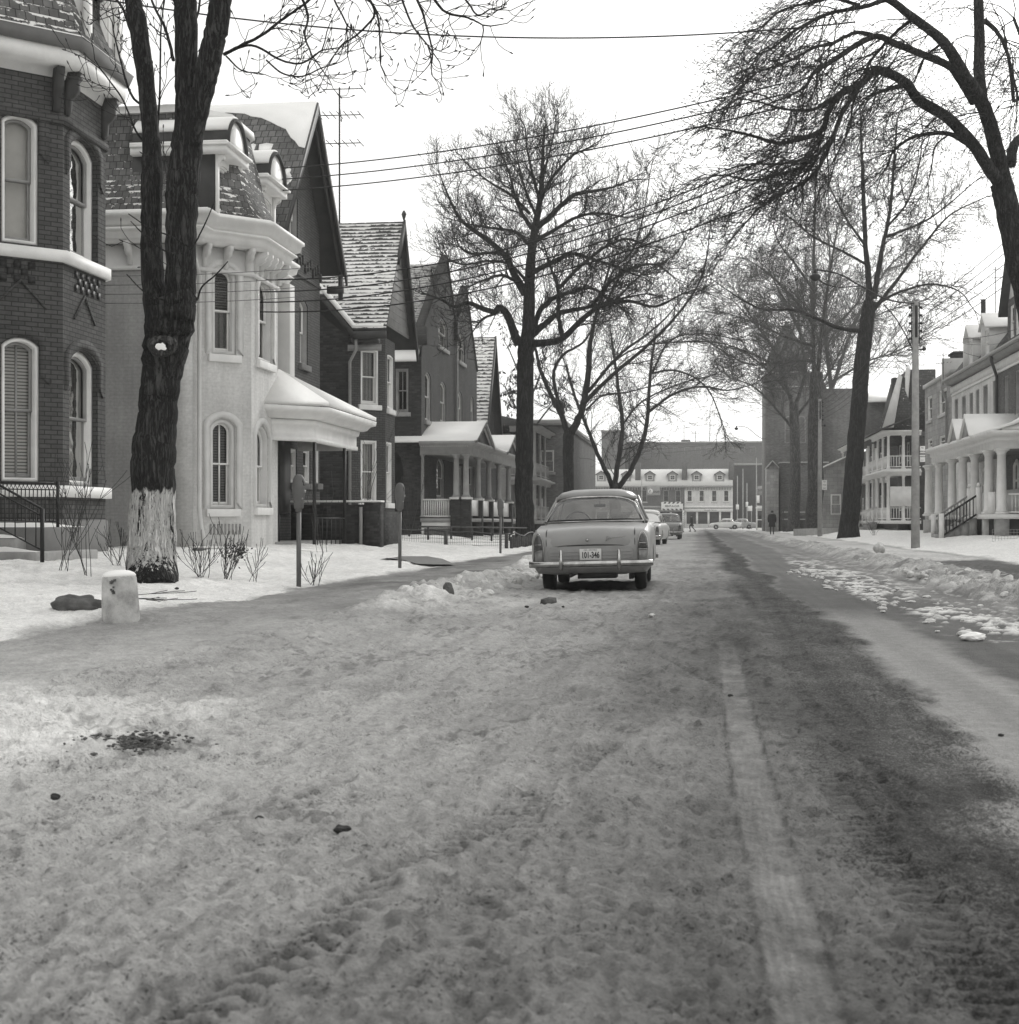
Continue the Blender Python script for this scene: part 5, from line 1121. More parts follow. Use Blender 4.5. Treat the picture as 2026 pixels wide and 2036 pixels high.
def r2roof():
    H = bpy.data.objects['double_veranda_house']; y0 = Yx(1762, 12.0); y1 = Yx(1722, 12.0); yy = 96.0
    # steep cross gables and dormers above the verandas
    for (u0, um, u1, vb, vt, Y) in ((1765, 1790, 1812, 850, 750, y0 + 1.2), (1790, 1806, 1845, 850, 735, y0 + 4.5)):
        X = lambda u: PY(u, 0, Y)[0]; Z = lambda v: PY(1790, v, Y)[2]
        xm = X(um); m = MB()
        m.prism([(X(u0), Z(vb)), (xm, Z(vt)), (X(u1) + .5, Z(vt) if um > 1800 else Z(vb))] + ([(X(u1) + .5, Z(vb))] if um > 1800 else []), lambda p, q, t: (p, t, q), Y, Y + 5); m.build('gable_roof', 'roof_r', H)
        m = MB(); m.prism([(X(u0) - .35, Z(vb)), (X(u0) + .35, Z(vb)), (xm + .1, Z(vt)), (xm - .12, Z(vt) + .2)], lambda p, q, t: (p, t, q), Y - .25, Y + .0); m.build('barge_board', 'pale', H)
    m = MB(); X = lambda u: PY(u, 0, y1 - 2)[0]; Z = lambda v: PY(1740, v, y1 - 2)[2]
    roofslab(m, [(X(1722), y1 - 4, Z(800)), (X(1790), y1 - 4, Z(800)), (X(1790), y1 + 3, Z(770)), (X(1722), y1 + 3, Z(770))], .15); m.build('snow_on_roof', 'snow', H)
    m = MB(); m.box(X(1724), X(1790), y1 - 3.5, y1 + 3, 6.5, Z(801)); m.build('upper_wall', 'brick_far', H)
    m = MB(); m.box(12.6, 13.4, y0 + 1.5, y0 + 2.4, 7, PY(1790, 752, y0 + 2)[2]); m.build('chimney', 'brick_side', H)
    m = MB(); roofslab(m, [(11.5, y0 - .5, 6.98), (11.5, y1 + .5, 6.98), (14.3, y1 + .5, 8.1), (14.3, y0 - .5, 8.1)], .1); m.build('veranda_roof', 'shingle', H)
    m = MB(); m.box(11.95 + .3, 14.0, y0 + .0, y0 + .08, 2.0, 3.3); m.build('veranda_screen', 'white', H)
    for k, yq in enumerate((y1 - 6.5, y1 - 4.7)):
        m = MB(); 
        m.tube([(12.0, yq, 2.0), (9.9, yq, 1.1)], .05, 6)
        for i in range(9): a = i / 8.5; m.tube([(12 - 2.1 * a, yq, 2.0 - .9 * a), (12 - 2.1 * a, yq, 1.15 - .8 * a)], .025, 5)
        m.build('stair_rail', 'white', H)
    m = MB()
    for i in range(5): m.box(12.0 - .38 * (i + 1), 12.0 - .38 * i, y1 - 6.5, y1 - 4.7, .2, 1.0 - i * .16)
    m.build('stairs', 'conc', H)
r2roof()
veranda_house('twin_veranda_house', 'white two-storey veranda front half hidden by the big right-hand trunk', 12.6, 14.2, Yx(1720, 12.6), Yx(1672, 12.6), 4.0, 7.2, 1, 'brick_far', trim='white', roof_up=1.3, ncol=5)
def stone_block():
    X = 13.5; y0 = Yx(1893, X); y1 = Yx(1839, X); zt = 9.0
    H = root('stone_building', 'flat-roofed pale stone building with wide windows between the white row and the veranda house', 'building', (X, y1, .4))
    fr = Fr(X, y1, -90); L = y1 - y0
    O = [op(fr, 1844, 1853, 790, 838, 0), op(fr, 1867, 1882, 778, 827, 0), op(fr, 1844, 1853, 874, 893, 0), op(fr, 1867, 1882, 868, 890, 0)]
    m = MB(); wall(m, fr, 0, L, .3, zt, O); wall(m, Fr(X, y1, 180), -8, 0, .3, zt) if False else m.box(X + .3, X + 9, y0, y1, .3, zt - .1); m.build('wall', 'stone', H, recalc=False)
    for o in O: window(H, fr, *o, frame='white', back='drape', sill='conc_pale', fw=.07, dep=.12)
    m = MB(); m.box(X - .12, X + 9, y0, y1 + .1, zt, zt + .22); m.build('coping', 'conc_pale', H)
stone_block()
def white_row():
    X = 13.5; yF = Yx(1893, X); yN = 52.0; zt = 8.3
    H = root('white_terrace', 'white painted brick terrace with dormers on a dark roof at the right edge', 'house', (X, yF, .4))
    fr = Fr(X, yF, -90); L = yF - yN; sj = sU(fr, 1984)
    O = [op(fr, a, b, v, v + (845 - v), 0) for a, b, v in ((1898, 1904.5, 795), (1912, 1920, 789), (1927.5, 1934.5, 783), (1940, 1947, 776), (1954.5, 1963.5, 768), (1974, 1983, 758))]
    O = [(a, b, 6.0, z1, 0) for a, b, z0, z1, r in O]
    m = MB(); wall(m, fr, 0, sj, .3, zt, O); m.build('front_wall', 'brick_white', H, recalc=False)
    O2 = [op(fr, 1996, 2005, 749, 845, 0), op(fr, 2018, 2027, 738, 845, 0), op(fr, 2038, 2050, 728, 845, 0)]; O2 = [(a, b, 5.6, z1, 0) for a, b, z0, z1, r in O2]
    m = MB(); wall(m, fr, sj, L, .3, zt, O2); m.build('dark_wall', 'brick_far', H, recalc=False)
    m = MB(); m.box(X + .3, X + 9, yN, yF, .3, zt - .1); m.build('body_wall', 'brick_far', H)
    for o in O + O2: window(H, fr, *o, frame='trim_grey', back='drape', sill='conc_pale', fw=.06, dep=.16)
    m = MB(); sweep(m, [(X, yF), (X, yN)], [(0, zt - .55), (.06, zt - .55), (.06, zt - .48), (.02, zt - .45), (.02, zt - .15), (.1, zt - .1), (0, zt)])
    for i in range(int(L / .28)): m.fbox(fr, i * .28, i * .28 + .12, 0, .1, zt - .4, zt - .12)
    m.build('dentil_course', 'white', H)
    m = MB(); sweep(m, [(X, yF + .1), (X, yN)], [(-.1, zt), (.3, zt + .03), (.4, zt + .2), (.38, zt + .3), (-.1, zt + .3)]); m.build('eave', 'trim_grey', H)
    m = MB(); m.tube([(X - .45, yF, zt + .28), (X - .45, yN, zt + .28)], .09, 8); m.build('gutter', 'galv', H)
    for u in (1882, 1983): m = MB(); y = Yx(u, X - .15); m.tube([(X - .42, y, zt + .2), (X - .42, y, zt), (X - .12, y + .3, zt - .7), (X - .12, y + .3, 4.9)], .07, 8); m.build('downspout', 'galv' if u < 1900 else 'dark_trim', H, smooth=True)
    m = MB(); sweep(m, [(X, yF), (X, yN)], [(.2, zt + .32), (-1.3, zt + 2.3), (-9, zt + 2.6), (-9, zt + .32)]); m.build('mansard_roof', 'roof_r', H)
    m = MB(); sweep(m, [(X, yF), (X, yN)], [(-1.25, zt + 2.31), (-1.3, zt + 2.45), (-9, zt + 2.75), (-9, zt + 2.61)]); m.build('snow_on_roof', 'snow', H)
    for (u, vt) in ((1930, 655), (1962, 625)):
        y = Yx(u, X - .1); W = 1.3; fd = Fr(X - .1, y + W / 2, -90); z0 = zt + .45; z1 = z0 + 1.35
        m = MB(); wall(m, fd, 0, W, z0, [(0, z1), (W / 2, z1 + .6), (W, z1)], [(.3, W - .3, z0 + .15, z1 - .1, 0)]); m.box(X - .1, X + 2, y - W / 2, y - W / 2 + .05, z0, z1); m.box(X - .1, X + 2, y + W / 2 - .05, y + W / 2, z0, z1); d = m.build('dormer', 'pale', H, recalc=False)
        m = MB()
        for q in (-1, 1): roofslab(m, [(X - .35, y, z1 + .72), (X - .35, y + q * .85, z1 + .02), (X + 2, y + q * .85, z1 + .02), (X + 2, y, z1 + .72)], .1)
        m.build('dormer_roof', 'snow', d); window(H, fd, .3, W - .3, z0 + .15, z1 - .1, 0, frame='white', back='inside', sill=None, dep=.08)
    y = Yx(2018, X - .2); W = 3.0; fd = Fr(X - .2, y + W / 2, -90); z0 = zt + .4
    m = MB(); wall(m, fd, 0, W, z0, [(0, z0 + 1.6), (W / 2, z0 + 3.9), (W, z0 + 1.6)], [(.5, 1.3, z0 + .2, z0 + 1.6, 0), (1.6, 2.4, z0 + .2, z0 + 1.6, 0)]); m.box(X - .2, X + 3, y + W / 2 - .05, y + W / 2, z0, z0 + 1.6); d = m.build('gable_dormer', 'brick_far', H, recalc=False)
    m = MB()
    for q in (-1, 1): roofslab(m, [(X - .55, y, z0 + 4.1), (X - .55, y + q * 1.75, z0 + 1.4), (X + 3, y + q * 1.75, z0 + 1.4), (X + 3, y, z0 + 4.1)], .16)
    m.build('gable_roof', 'roof_r', d)
    m = MB(); m.prism([(y - .9, z0 + 1.9), (y, z0 + 3.5), (y + .9, z0 + 1.9)], lambda p, q, t: (t, p, q), X - .26, X - .21); m.build('gable_panel', 'white', d)
    for a in (.5, 1.6): window(H, fd, a, a + .8, z0 + .2, z0 + 1.6, 0, frame='white', back='inside', sill=None, dep=.08)
    for u, h in ((1938, 1.0), (1975, 1.1), (1893, .7)): y = Yx(u, X + .3); m = MB(); m.box(X - .25, X + 6, y - .12, y + .12, zt + .3, zt + 1.0 + h); m.build('party_wall', 'pale', H)
    m = MB(); x, y, _ = PX(1955, 0, X + .3); m.tube([(x, y, zt + .6), (x, y, zt + 3.6)], .12, 10); m.build('stove_pipe', 'iron', H)
    for u in (1905, 1972): x, y, _ = PX(u, 0, X + 3); m = MB(); m.box(x - .4, x + .4, y - .7, y + .7, zt + 1.5, zt + 3.6); m.box(x - .5, x + .5, y - .8, y + .8, zt + 3.4, zt + 3.55); m.build('chimney', 'brick_side', H)
    # ground floor door and windows under the porch
    for a, b in ((5, 6), (8.5, 9.4), (12, 13), (15.5, 16.4), (19, 20)): window(H, Fr(X - .012, yF, -90), a, b, 1.9, 3.6, .2, frame='white', back='inside', sill=None, dep=.03, proud=.06)
    window(H, Fr(X - .012, yF, -90), sU(fr, 2018), sU(fr, 2018) + .9, 1.9, 3.7, .4, frame='white', back='inside', sill=None, dep=.03, proud=.06)
white_row()
def porchR():
    X1 = 11.25; yN = 56.6 + 1.2; yF = Yx(1838, 10.9)
    H = root('colonnade_porch', 'long white porch with round columns and a snowy roof on the right', 'porch', (X1, 62, .4))
    path = [(X1 + .1, yF), (X1 + .1, yN), (13.4, yN)]
    m = MB(); sweep(m, path, [(-.2, 3.82), (.12, 3.82), (.12, 4.12), (.2, 4.16), (.2, 4.3), (.42, 4.36), (.46, 4.5), (-.2, 4.5)]); m.build('cornice', 'white', H)
    m = MB(); m.box(X1 + .3, 13.5, yN, yF, 3.9, 3.95); m.build('ceiling', 'trim_grey', H)
    m = MB(); e = X1 - .33; roofslab(m, [(e, yF, 4.52), (e, yN - .45, 4.52), (13.45, yN - .45, 5.35), (13.45, yF, 5.35)], .12); roofslab(m, [(e + .5, yN - .4, 4.6), (13.45, yN - .4, 4.6), (13.45, yN + .5, 5.33), (e + 1.6, yN + .5, 5.2)], .1); m.build('snow_on_roof', 'snow', H)
    for u in (1966, 1938, 1915, 1893, 1867, 1846):
        column(H, X1 + .1, Yx(u, X1 + .1), 1.3, 3.82, .19, 'white', 16)
    column(H, PY(1991, 0, yN + .15)[0], yN + .15, 1.3, 3.82, .19, 'white', 16)
    for u in (1898, 1922):
        y = Yx(u, e); m = MB()
        roofslab(m, [(e - .12, y, 5.45), (e - .12, y - 1.15, 4.52), (12.8, y - 1.15, 4.52 + .3), (12.8, y, 5.45)], .08); roofslab(m, [(e - .12, y, 5.45), (e - .12, y + 1.15, 4.52), (12.8, y + 1.15, 4.52 + .3), (12.8, y, 5.45)], .08); m.build('snow_on_gablet', 'snow', H)
        m = MB(); m.prism([(y - 1.1, 4.5), (y, 5.4), (y + 1.1, 4.5)], lambda p, q, t: (t, p, q), e - .02, e + .1); m.build('gablet', 'trim_grey', H)
    m = MB(); m.box(X1 - .15, 13.5, yN - .1, yF, 1.12, 1.3); m.build('floor', 'white', H)
    m = MB(); m.box(X1 + .15, 13.4, yN + .06, yN + .1, .3, 1.12); m.box(X1 + .05, X1 + .1, yN + .1, yF, .3, 1.12); m.build('skirt', 'inside', H)
    for u in (1966, 1938, 1867, 1846): y = Yx(u, X1 + .1); m = MB(); m.box(X1 - .12, X1 + .32, y - .25, y + .25, .3, 1.12); m.build('pier', 'conc_pale', H)
    m = MB(); x = PY(1991, 0, yN + .15)[0]; m.box(x - .25, x + .25, yN - .08, yN + .3, .3, 1.12); m.build('pier', 'conc', H)
    balustrade(H, (x + .25, yN + .12), (13.4, yN + .12), 1.35, 2.1, 'white'); m = MB(); m.box(x - 1.0 + .5, x - .25, yN + .1, yN + .16, 1.35, 2.15); m.build('panel', 'white', H)
    m = MB(); m.box(13.3, 13.4, yN + 3, yF, 1.3, 2.4); m.build('dado', 'pale', H)
    ys = Yx(1951, X1) + .0
    for q in (0, 2.0):
        m = MB(); a = (X1 - .05, ys + q, 2.15); b = (9.75, ys + q, 1.2)
        m.tube([a, b], .045, 6)
        for i in range(1, 11): t = i / 11; m.tube([(a[0] + (b[0] - a[0]) * t, ys + q, a[2] + (b[2] - a[2]) * t), (a[0] + (b[0] - a[0]) * t, ys + q, a[2] + (b[2] - a[2]) * t - .72)], .022, 4)
        m.tube([(a[0], a[1], a[2] - .75), (b[0], b[1], b[2] - .75)], .04, 6); m.build('stair_rail', 'iron' if q == 0 else 'trim_grey', H)
        m = MB(); m.box(X1 - .2, X1, ys + q - .1, ys + q + .1, 1.3, 2.4); m.lathe([(.05, 0), (.1, .08), (.05, .18)], (X1 - .1, ys + q, 2.4), 8); m.build('newel_post', 'white', H); m = MB(); m.box(9.6, 9.78, ys + q - .09, ys + q + .09, .3, 1.35); m.build('newel_post', 'white', H)
    m = MB()
    for i in range(5): m.box(X1 - .15 - .3 * (i + 1), X1 - .15 - .3 * i, ys + .06, ys + 1.94, .3, 1.15 - .16 * i)
    m.build('stairs', 'trim_grey', H)
porchR()
# ================================================================ TREES
def mesh_np(name, V, Q, mat, parent, smooth=True):
    me = bpy.data.meshes.new(name); org = ORG.get(parent.name, Vector((0, 0, 0))) if parent else Vector((0, 0, 0))
    V = (V - np.array(org)).astype(np.float32)
    me.vertices.add(len(V)); me.vertices.foreach_set('co', V.ravel()); me.loops.add(Q.size); me.loops.foreach_set('vertex_index', Q.astype(np.int32).ravel())
    k = Q.shape[1]; me.polygons.add(len(Q)); me.polygons.foreach_set('loop_start', np.arange(len(Q), dtype=np.int32) * k)
    if smooth: me.polygons.foreach_set('use_smooth', np.ones(len(Q), dtype=bool))
    me.update(calc_edges=True); me.materials.append(M[mat])
    o = bpy.data.objects.new(name, me); col.objects.link(o)
    if parent: o.parent = parent; ORG[o.name] = org
    return o
def tubes_np(pts, rad, s):
    N, m, _ = pts.shape
    t = np.gradient(pts, axis=1); t /= np.linalg.norm(t, axis=2, keepdims=True) + 1e-9
    mean = pts[:, -1] - pts[:, 0]; mean /= np.linalg.norm(mean, axis=1, keepdims=True) + 1e-9
    ref = np.where(np.abs(mean[:, 2:3]) < 0.8, np.array([[0, 0, 1.0]]), np.array([[1.0, 0.2, 0]]))[:, None, :]
    a = np.cross(t, ref); a /= np.linalg.norm(a, axis=2, keepdims=True) + 1e-9
    b = np.cross(t, a); th = 2 * np.pi * np.arange(s) / s
    V = pts[:, :, None, :] + rad[:, :, None, None] * (a[:, :, None, :] * np.cos(th)[None, None, :, None] + b[:, :, None, :] * np.sin(th)[None, None, :, None])
    idx = np.arange(N * m * s).reshape(N, m, s)
    q = np.stack([idx[:, :-1, :], np.roll(idx[:, :-1, :], -1, 2), np.roll(idx[:, 1:, :], -1, 2), idx[:, 1:, :]], -1).reshape(-1, 4)
    return V.reshape(-1, 3), q
def unit(v): return v / (np.linalg.norm(v, axis=-1, keepdims=True) + 1e-9)
def grow(rs, P0, D0, L, r, levels, kids=(6, 5, 4), curl=(0.1, 0.15, 0.25), wob=0.22, ang=(0.55, 1.0), decay=(0.5, 0.78), rdec=0.55, bias=(0, 0, 0), rmin=0.004, seg=5, flat=1.0):
    out = []
    for lv in range(levels + 1):
        N = len(P0); m = seg + 1
        pts = np.zeros((N, m, 3)); pts[:, 0] = P0; d = unit(D0)
        for i in range(1, m):
            c = curl[min(lv, len(curl) - 1)]
            d = unit(d + rs.normal(0, wob, (N, 3)) + np.array([0, 0, c]) * (i / seg) + np.array(bias) * 0.3)
            pts[:, i] = pts[:, i - 1] + d * (L / seg)[:, None]
        rr = np.maximum(r[:, None] * (1 - 0.62 * np.arange(m)[None, :] / seg), rmin)
        out.append((pts, rr))
        if lv == levels: break
        k = kids[min(lv, len(kids) - 1)]
        tt = rs.uniform(0.12, 1.0, (N, k)); tt[:, 0] = 0.98
        f = tt * seg; i0 = np.minimum(f.astype(int), seg - 1); fr = f - i0; ar = np.arange(N)[:, None]
        pa = pts[ar, i0]; pb = pts[ar, i0 + 1]; pos = pa + (pb - pa) * fr[..., None]; tg = unit(pb - pa)
        rnd = rs.normal(0, 1, (N, k, 3)); rnd[..., 2] *= flat; perp = unit(rnd - tg * (rnd * tg).sum(-1, keepdims=True))
        an = rs.uniform(ang[0], ang[1], (N, k, 1)); nd = unit(tg * np.cos(an) + perp * np.sin(an) + np.array(bias) * 0.35)
        nl = L[:, None] * rs.uniform(decay[0], decay[1], (N, k)) * (1.12 - 0.45 * tt); nr = np.maximum(rr[ar, i0] * rdec, rmin)
        P0 = pos.reshape(-1, 3); D0 = nd.reshape(-1, 3); L = nl.reshape(-1); r = nr.reshape(-1)
    return out
def catmull(p, n=5):
    p = [np.array(q, float) for q in p]
    if len(p) < 3: return [p[0] + (p[-1] - p[0]) * i / n for i in range(n + 1)]
    q = [2 * p[0] - p[1]] + p + [2 * p[-1] - p[-2]]; o = []
    for i in range(1, len(q) - 2):
        for j in range(n):
            t = j / n; a, b, c, d = q[i - 1:i + 3]
            o.append(0.5 * ((2 * b) + (-a + c) * t + (2 * a - 5 * b + 4 * c - d) * t * t + (-a + 3 * b - 3 * c + d) * t ** 3))
    o.append(p[-1]); return o
def tree(name, label, D, guides, seed, trunk_mat='bark_far', twig_mat='twig', group='street trees', base=None, spawn=1.0, tl=2.2, levels=2, kids=(6, 5, 4), curl=(0.1, .15, .25), bias=(0, 0, 0), tr=0.03, rmin=0.007,
         ang=(.5, 1.0), wob=.2, lump=0.0, sides=10, tipgrow=True, cat='tree', flat=1.0, buds=False, start=0.12):
    """guides: (list of (u,v), width0, width1 in image px, depth0, depth1, twig multiplier)"""
    rs = np.random.RandomState(seed); b = base or P(guides[0][0][0][0], guides[0][0][0][1], D)
    H = root(name, label, cat, b, group)
    T = MB(); PS = []; DS = []; LS = []; RS = []; mul = []
    for gi, g in enumerate(guides):
        uv, w0, w1, d0, d1 = g[:5]; mt = g[5] if len(g) > 5 else 1.0
        n = len(uv); pts = [P(u, v, D + d0 + (d1 - d0) * i / (n - 1)) for i, (u, v) in enumerate(uv)]
        if gi == 0: pts[0] = (b[0], b[1], b[2] - 0.15)
        cp = catmull(pts, 6); k = len(cp); cp = np.array(cp)
        wl = w0 if isinstance(w0, list) else None
        rad = np.array([(np.interp(i / (k - 1), np.linspace(0, 1, len(wl)), wl) if wl else (w0 + (w1 - w0) * (i / (k - 1)) ** 0.9)) / 2 / F * D for i in range(k)]); w0 = wl[0] if wl else w0
        jit = rs.normal(0, 1, (k, 3)) * rad[:, None] * (0.03 if w0 > 16 else 0.11); jit[0] = 0; cp = cp + jit
        rad = rad * (1 + rs.normal(0, .018, k))
        if gi == 0:
            zz = cp[:, 2] - b[2]; rad = rad * (1 + (0.10 if name == 'whitewashed_tree' else .3) * np.exp(-np.maximum(zz, 0) / 0.3))
        T.tube([tuple(q) for q in cp], list(rad), 20 if (w0 > 30) else (sides if w0 > 6 else 6))
        seglen = np.linalg.norm(np.diff(cp, axis=0), axis=1); tot = seglen.sum()
        ns = int(tot * spawn * mt)
        if ns > 0:
            cum = np.concatenate([[0], np.cumsum(seglen)]); st = start if gi else 0.75
            s_ = rs.uniform(st * tot, tot, ns)
            for s in s_:
                i = min(int(np.searchsorted(cum, s)) - 1, k - 2); i = max(i, 0); f = (s - cum[i]) / seglen[i]
                tg = unit(cp[i + 1] - cp[i]); x = rs.normal(0, 1, 3); x[2] = x[2] * flat + .15; x = unit(x - tg * (x @ tg)); a = rs.uniform(.5, 1.1)
                PS.append(cp[i] + (cp[i + 1] - cp[i]) * f); DS.append(tg * math.cos(a) + x * math.sin(a) + np.array(bias) * .5)
                LS.append(tl * rs.uniform(.55, 1.15) * (1.15 - .45 * s / tot)); RS.append(min(tr, rad[i] * .5) * rs.uniform(.7, 1.1))
            if tipgrow:
                for q in range(2): PS.append(cp[-1]); DS.append(unit(cp[-1] - cp[-2]) + rs.normal(0, .25, 3)); LS.append(tl * .8); RS.append(min(tr, rad[-1] * .95))
    tk = T.build('trunk', trunk_mat, H, smooth=True, uv=False)
    if lump:
        tx = tk.data; co = np.zeros(len(tx.vertices) * 3, dtype=np.float32)
    if PS:
        out = grow(rs, np.array(PS), np.array(DS), np.array(LS), np.array(RS), levels, kids, curl, wob, ang, bias=bias, rmin=rmin, flat=flat)
        Vs = []; Qs = []; o = 0
        for lv, (pts, rr) in enumerate(out):
            v, q = tubes_np(pts, rr, 5 if lv == 0 else 3); Vs.append(v); Qs.append(q + o); o += len(v)
        if buds:
            for pts, rr in out[-2:]:
                e = pts[:, -1]; dd = unit(pts[:, -1] - pts[:, -2]) * .035; bp = np.stack([e - dd * .3, e + dd * .5, e + dd * 1.2], 1); br = np.tile(np.array([[.006, .009, .003]]), (len(e), 1)); v, q = tubes_np(bp, br, 4); Vs.append(v); Qs.append(q + o); o += len(v)
        mesh_np('branches', np.concatenate(Vs), np.concatenate(Qs), twig_mat, H, smooth=False)
    return H
def S(x0, y0, k, pts): return [(x0 + x * k, y0 + y * k) for x, y in pts]
# ---- 1: the big whitewashed street tree, left foreground
tree('whitewashed_tree', 'thick dark tree with its base painted white, forking above the lawn on the left', 19.0, [
    ([(303, 1160), (302, 1110), (304, 980), (306, 900), (313, 830), (320, 760), (329, 700), (337, 640), (340, 590)], [98, 96, 88, 85, 77, 77, 87, 98, 100], 100, 0, 0, 0),
    ([(322, 660), (305, 560), (301, 450), (302, 351), (299, 260), (289, 156), (275, 52), (264, 0), (255, -50)], [58, 46, 41, 43, 34, 35, 37, 34, 33], 33, .1, .5, .12),
    ([(352, 650), (360, 560), (361, 450), (363, 380), (371, 300), (375, 240), (371, 156), (370, 52), (367, 0), (366, -50)], [64, 61, 60, 65, 62, 55, 44, 45, 46, 46], 46, 0, 0, .12),
    ([(376, 290), (392, 220), (409, 156), (420, 104), (431, 52), (439, 0), (447, -50)], [46, 46, 44, 46, 46, 42, 40], 40, -.05, -.3, .12),
    ([(446, 108), (480, 90), (520, 70), (560, 40), (600, 12), (640, -20)], 7, 4, -.4, -1.5, 1.4),
    ([(448, 106), (500, 90), (560, 120), (600, 125), (640, 100)], 6, 3, -.4, -1.2, 1.3),
    ([(450, 112), (480, 140), (512, 145)], 4, 2, -.4, -1.0, 1.6),
    ([(530, 120), (560, 145), (600, 152), (640, 135), (665, 128)], 4, 2, -.6, -1.4, 1.0),
    ([(590, -30), (612, 30), (606, 70), (620, 110)], 6, 3, -.5, -1.0, 1.4), ([(680, -60), (735, 0), (752, 40), (756, 100)], 6, 3, -1, -1.3, 1.5),
    ([(700, -40), (745, 20), (720, 60), (680, 90)], 6, 3, -1, -1.3, 1.5), ([(790, -50), (830, 0), (850, 60), (860, 100)], 6, 3, -1.4, -1.8, 1.5),
    ([(840, -40), (880, 20), (930, 35), (960, 50)], 6, 3, -1.5, -2.2, 1.6), ([(900, -30), (930, 5), (950, 30), (975, 18)], 5, 2.5, -1.5, -2.2, 1.4), ([(780, -60), (800, 0), (820, 50), (850, 90)], 5, 3, -1, -1.8, 1.4),
    ([(640, -60), (660, -10), (690, 50)], 5, 3, -.6, -1.0, 1.4), ([(290, 120), (260, 60), (240, 10), (200, -30)], 8, 4, .5, 1.2, 1.8), ([(300, 220), (262, 190), (240, 120), (225, 60)], 6, 3, .5, 1.0, 1.6), ([(300, 300), (270, 260), (245, 200), (210, 150)], 5, 3, .4, .2, 1.8),
    ([(345, 120), (330, 60), (310, 20), (290, -30)], 7, 4, .2, .8, 1.6), ([(380, 60), (395, 20), (400, -30)], 6, 4, 0, .5, 1.5), ([(310, 310), (318, 180), (320, 60), (330, -20)], 5, 3, .4, .8, 1.2),
    ([(392, 597), (372, 560), (350, 500), (345, 420), (338, 380)], 4, 2, -.35, -.5, .7), ([(392, 597), (402, 570), (425, 550), (440, 535), (453, 520)], 4, 2, -.4, -.8, .3), ([(330, 597), (300, 590), (275, 570), (252, 545)], 4, 2, -.4, -.7, .3),
    ([(375, 490), (340, 470), (300, 455), (255, 425)], 4, 2, -.4, -.7, .3), ([(372, 510), (390, 480), (410, 440), (425, 405)], 4, 2, -.4, -.5, .4), ([(365, 505), (330, 500), (290, 470), (260, 440)], 4, 2, -.4, -.9, .3)],
    11, 'bark_white', 'twig', base=P(303, 1155, 18.7)[:2] + (gz(-6.9, 18.2),), spawn=2.6, tl=.75, levels=1, kids=(3, 2), curl=(.12, .35), tr=.012, rmin=.0045, ang=(.5, 1.0), wob=.22, buds=True, tipgrow=True)
b0 = bpy.data.objects['whitewashed_tree']
def knot():
    m = MB(); c = Vector(P(322, 688, 18.62)); u = Vector((CA, SA, 0)); z = Vector((0, 0, 1)); f = Vector((SA, -CA, 0)); rnd = random.Random(3)
    for rr, dp, w in ((.15, .0, .035), (.11, .02, .025)):
        pts = [tuple(c + u * (rr * 1.1 * math.cos(t) * (1 + .1 * math.sin(3 * t))) + z * (rr * .72 * math.sin(t)) + f * (dp + .02 * math.sin(2 * t))) for t in [i * math.pi / 10 for i in range(21)]]
        m.tube(pts, [w * (1 + .25 * math.sin(i)) for i in range(21)], 6)
    m.build('knot', 'bark_pale', b0, smooth=True, uv=False)
    m = MB(); pl = [(c + u * (.085 * math.cos(t) * rnd.uniform(.55, 1.1)) + z * (-.015 + .06 * math.sin(t) * rnd.uniform(.55, 1.1)) + f * .05) for t in [i * math.pi / 8 for i in range(16)]]
    m.add([tuple(p) for p in pl] + [tuple(c + f * .08)], [(i, (i + 1) % 16, 16) for i in range(16)]); m.build('snow_in_knot', 'snow', b0, smooth=True)
knot()
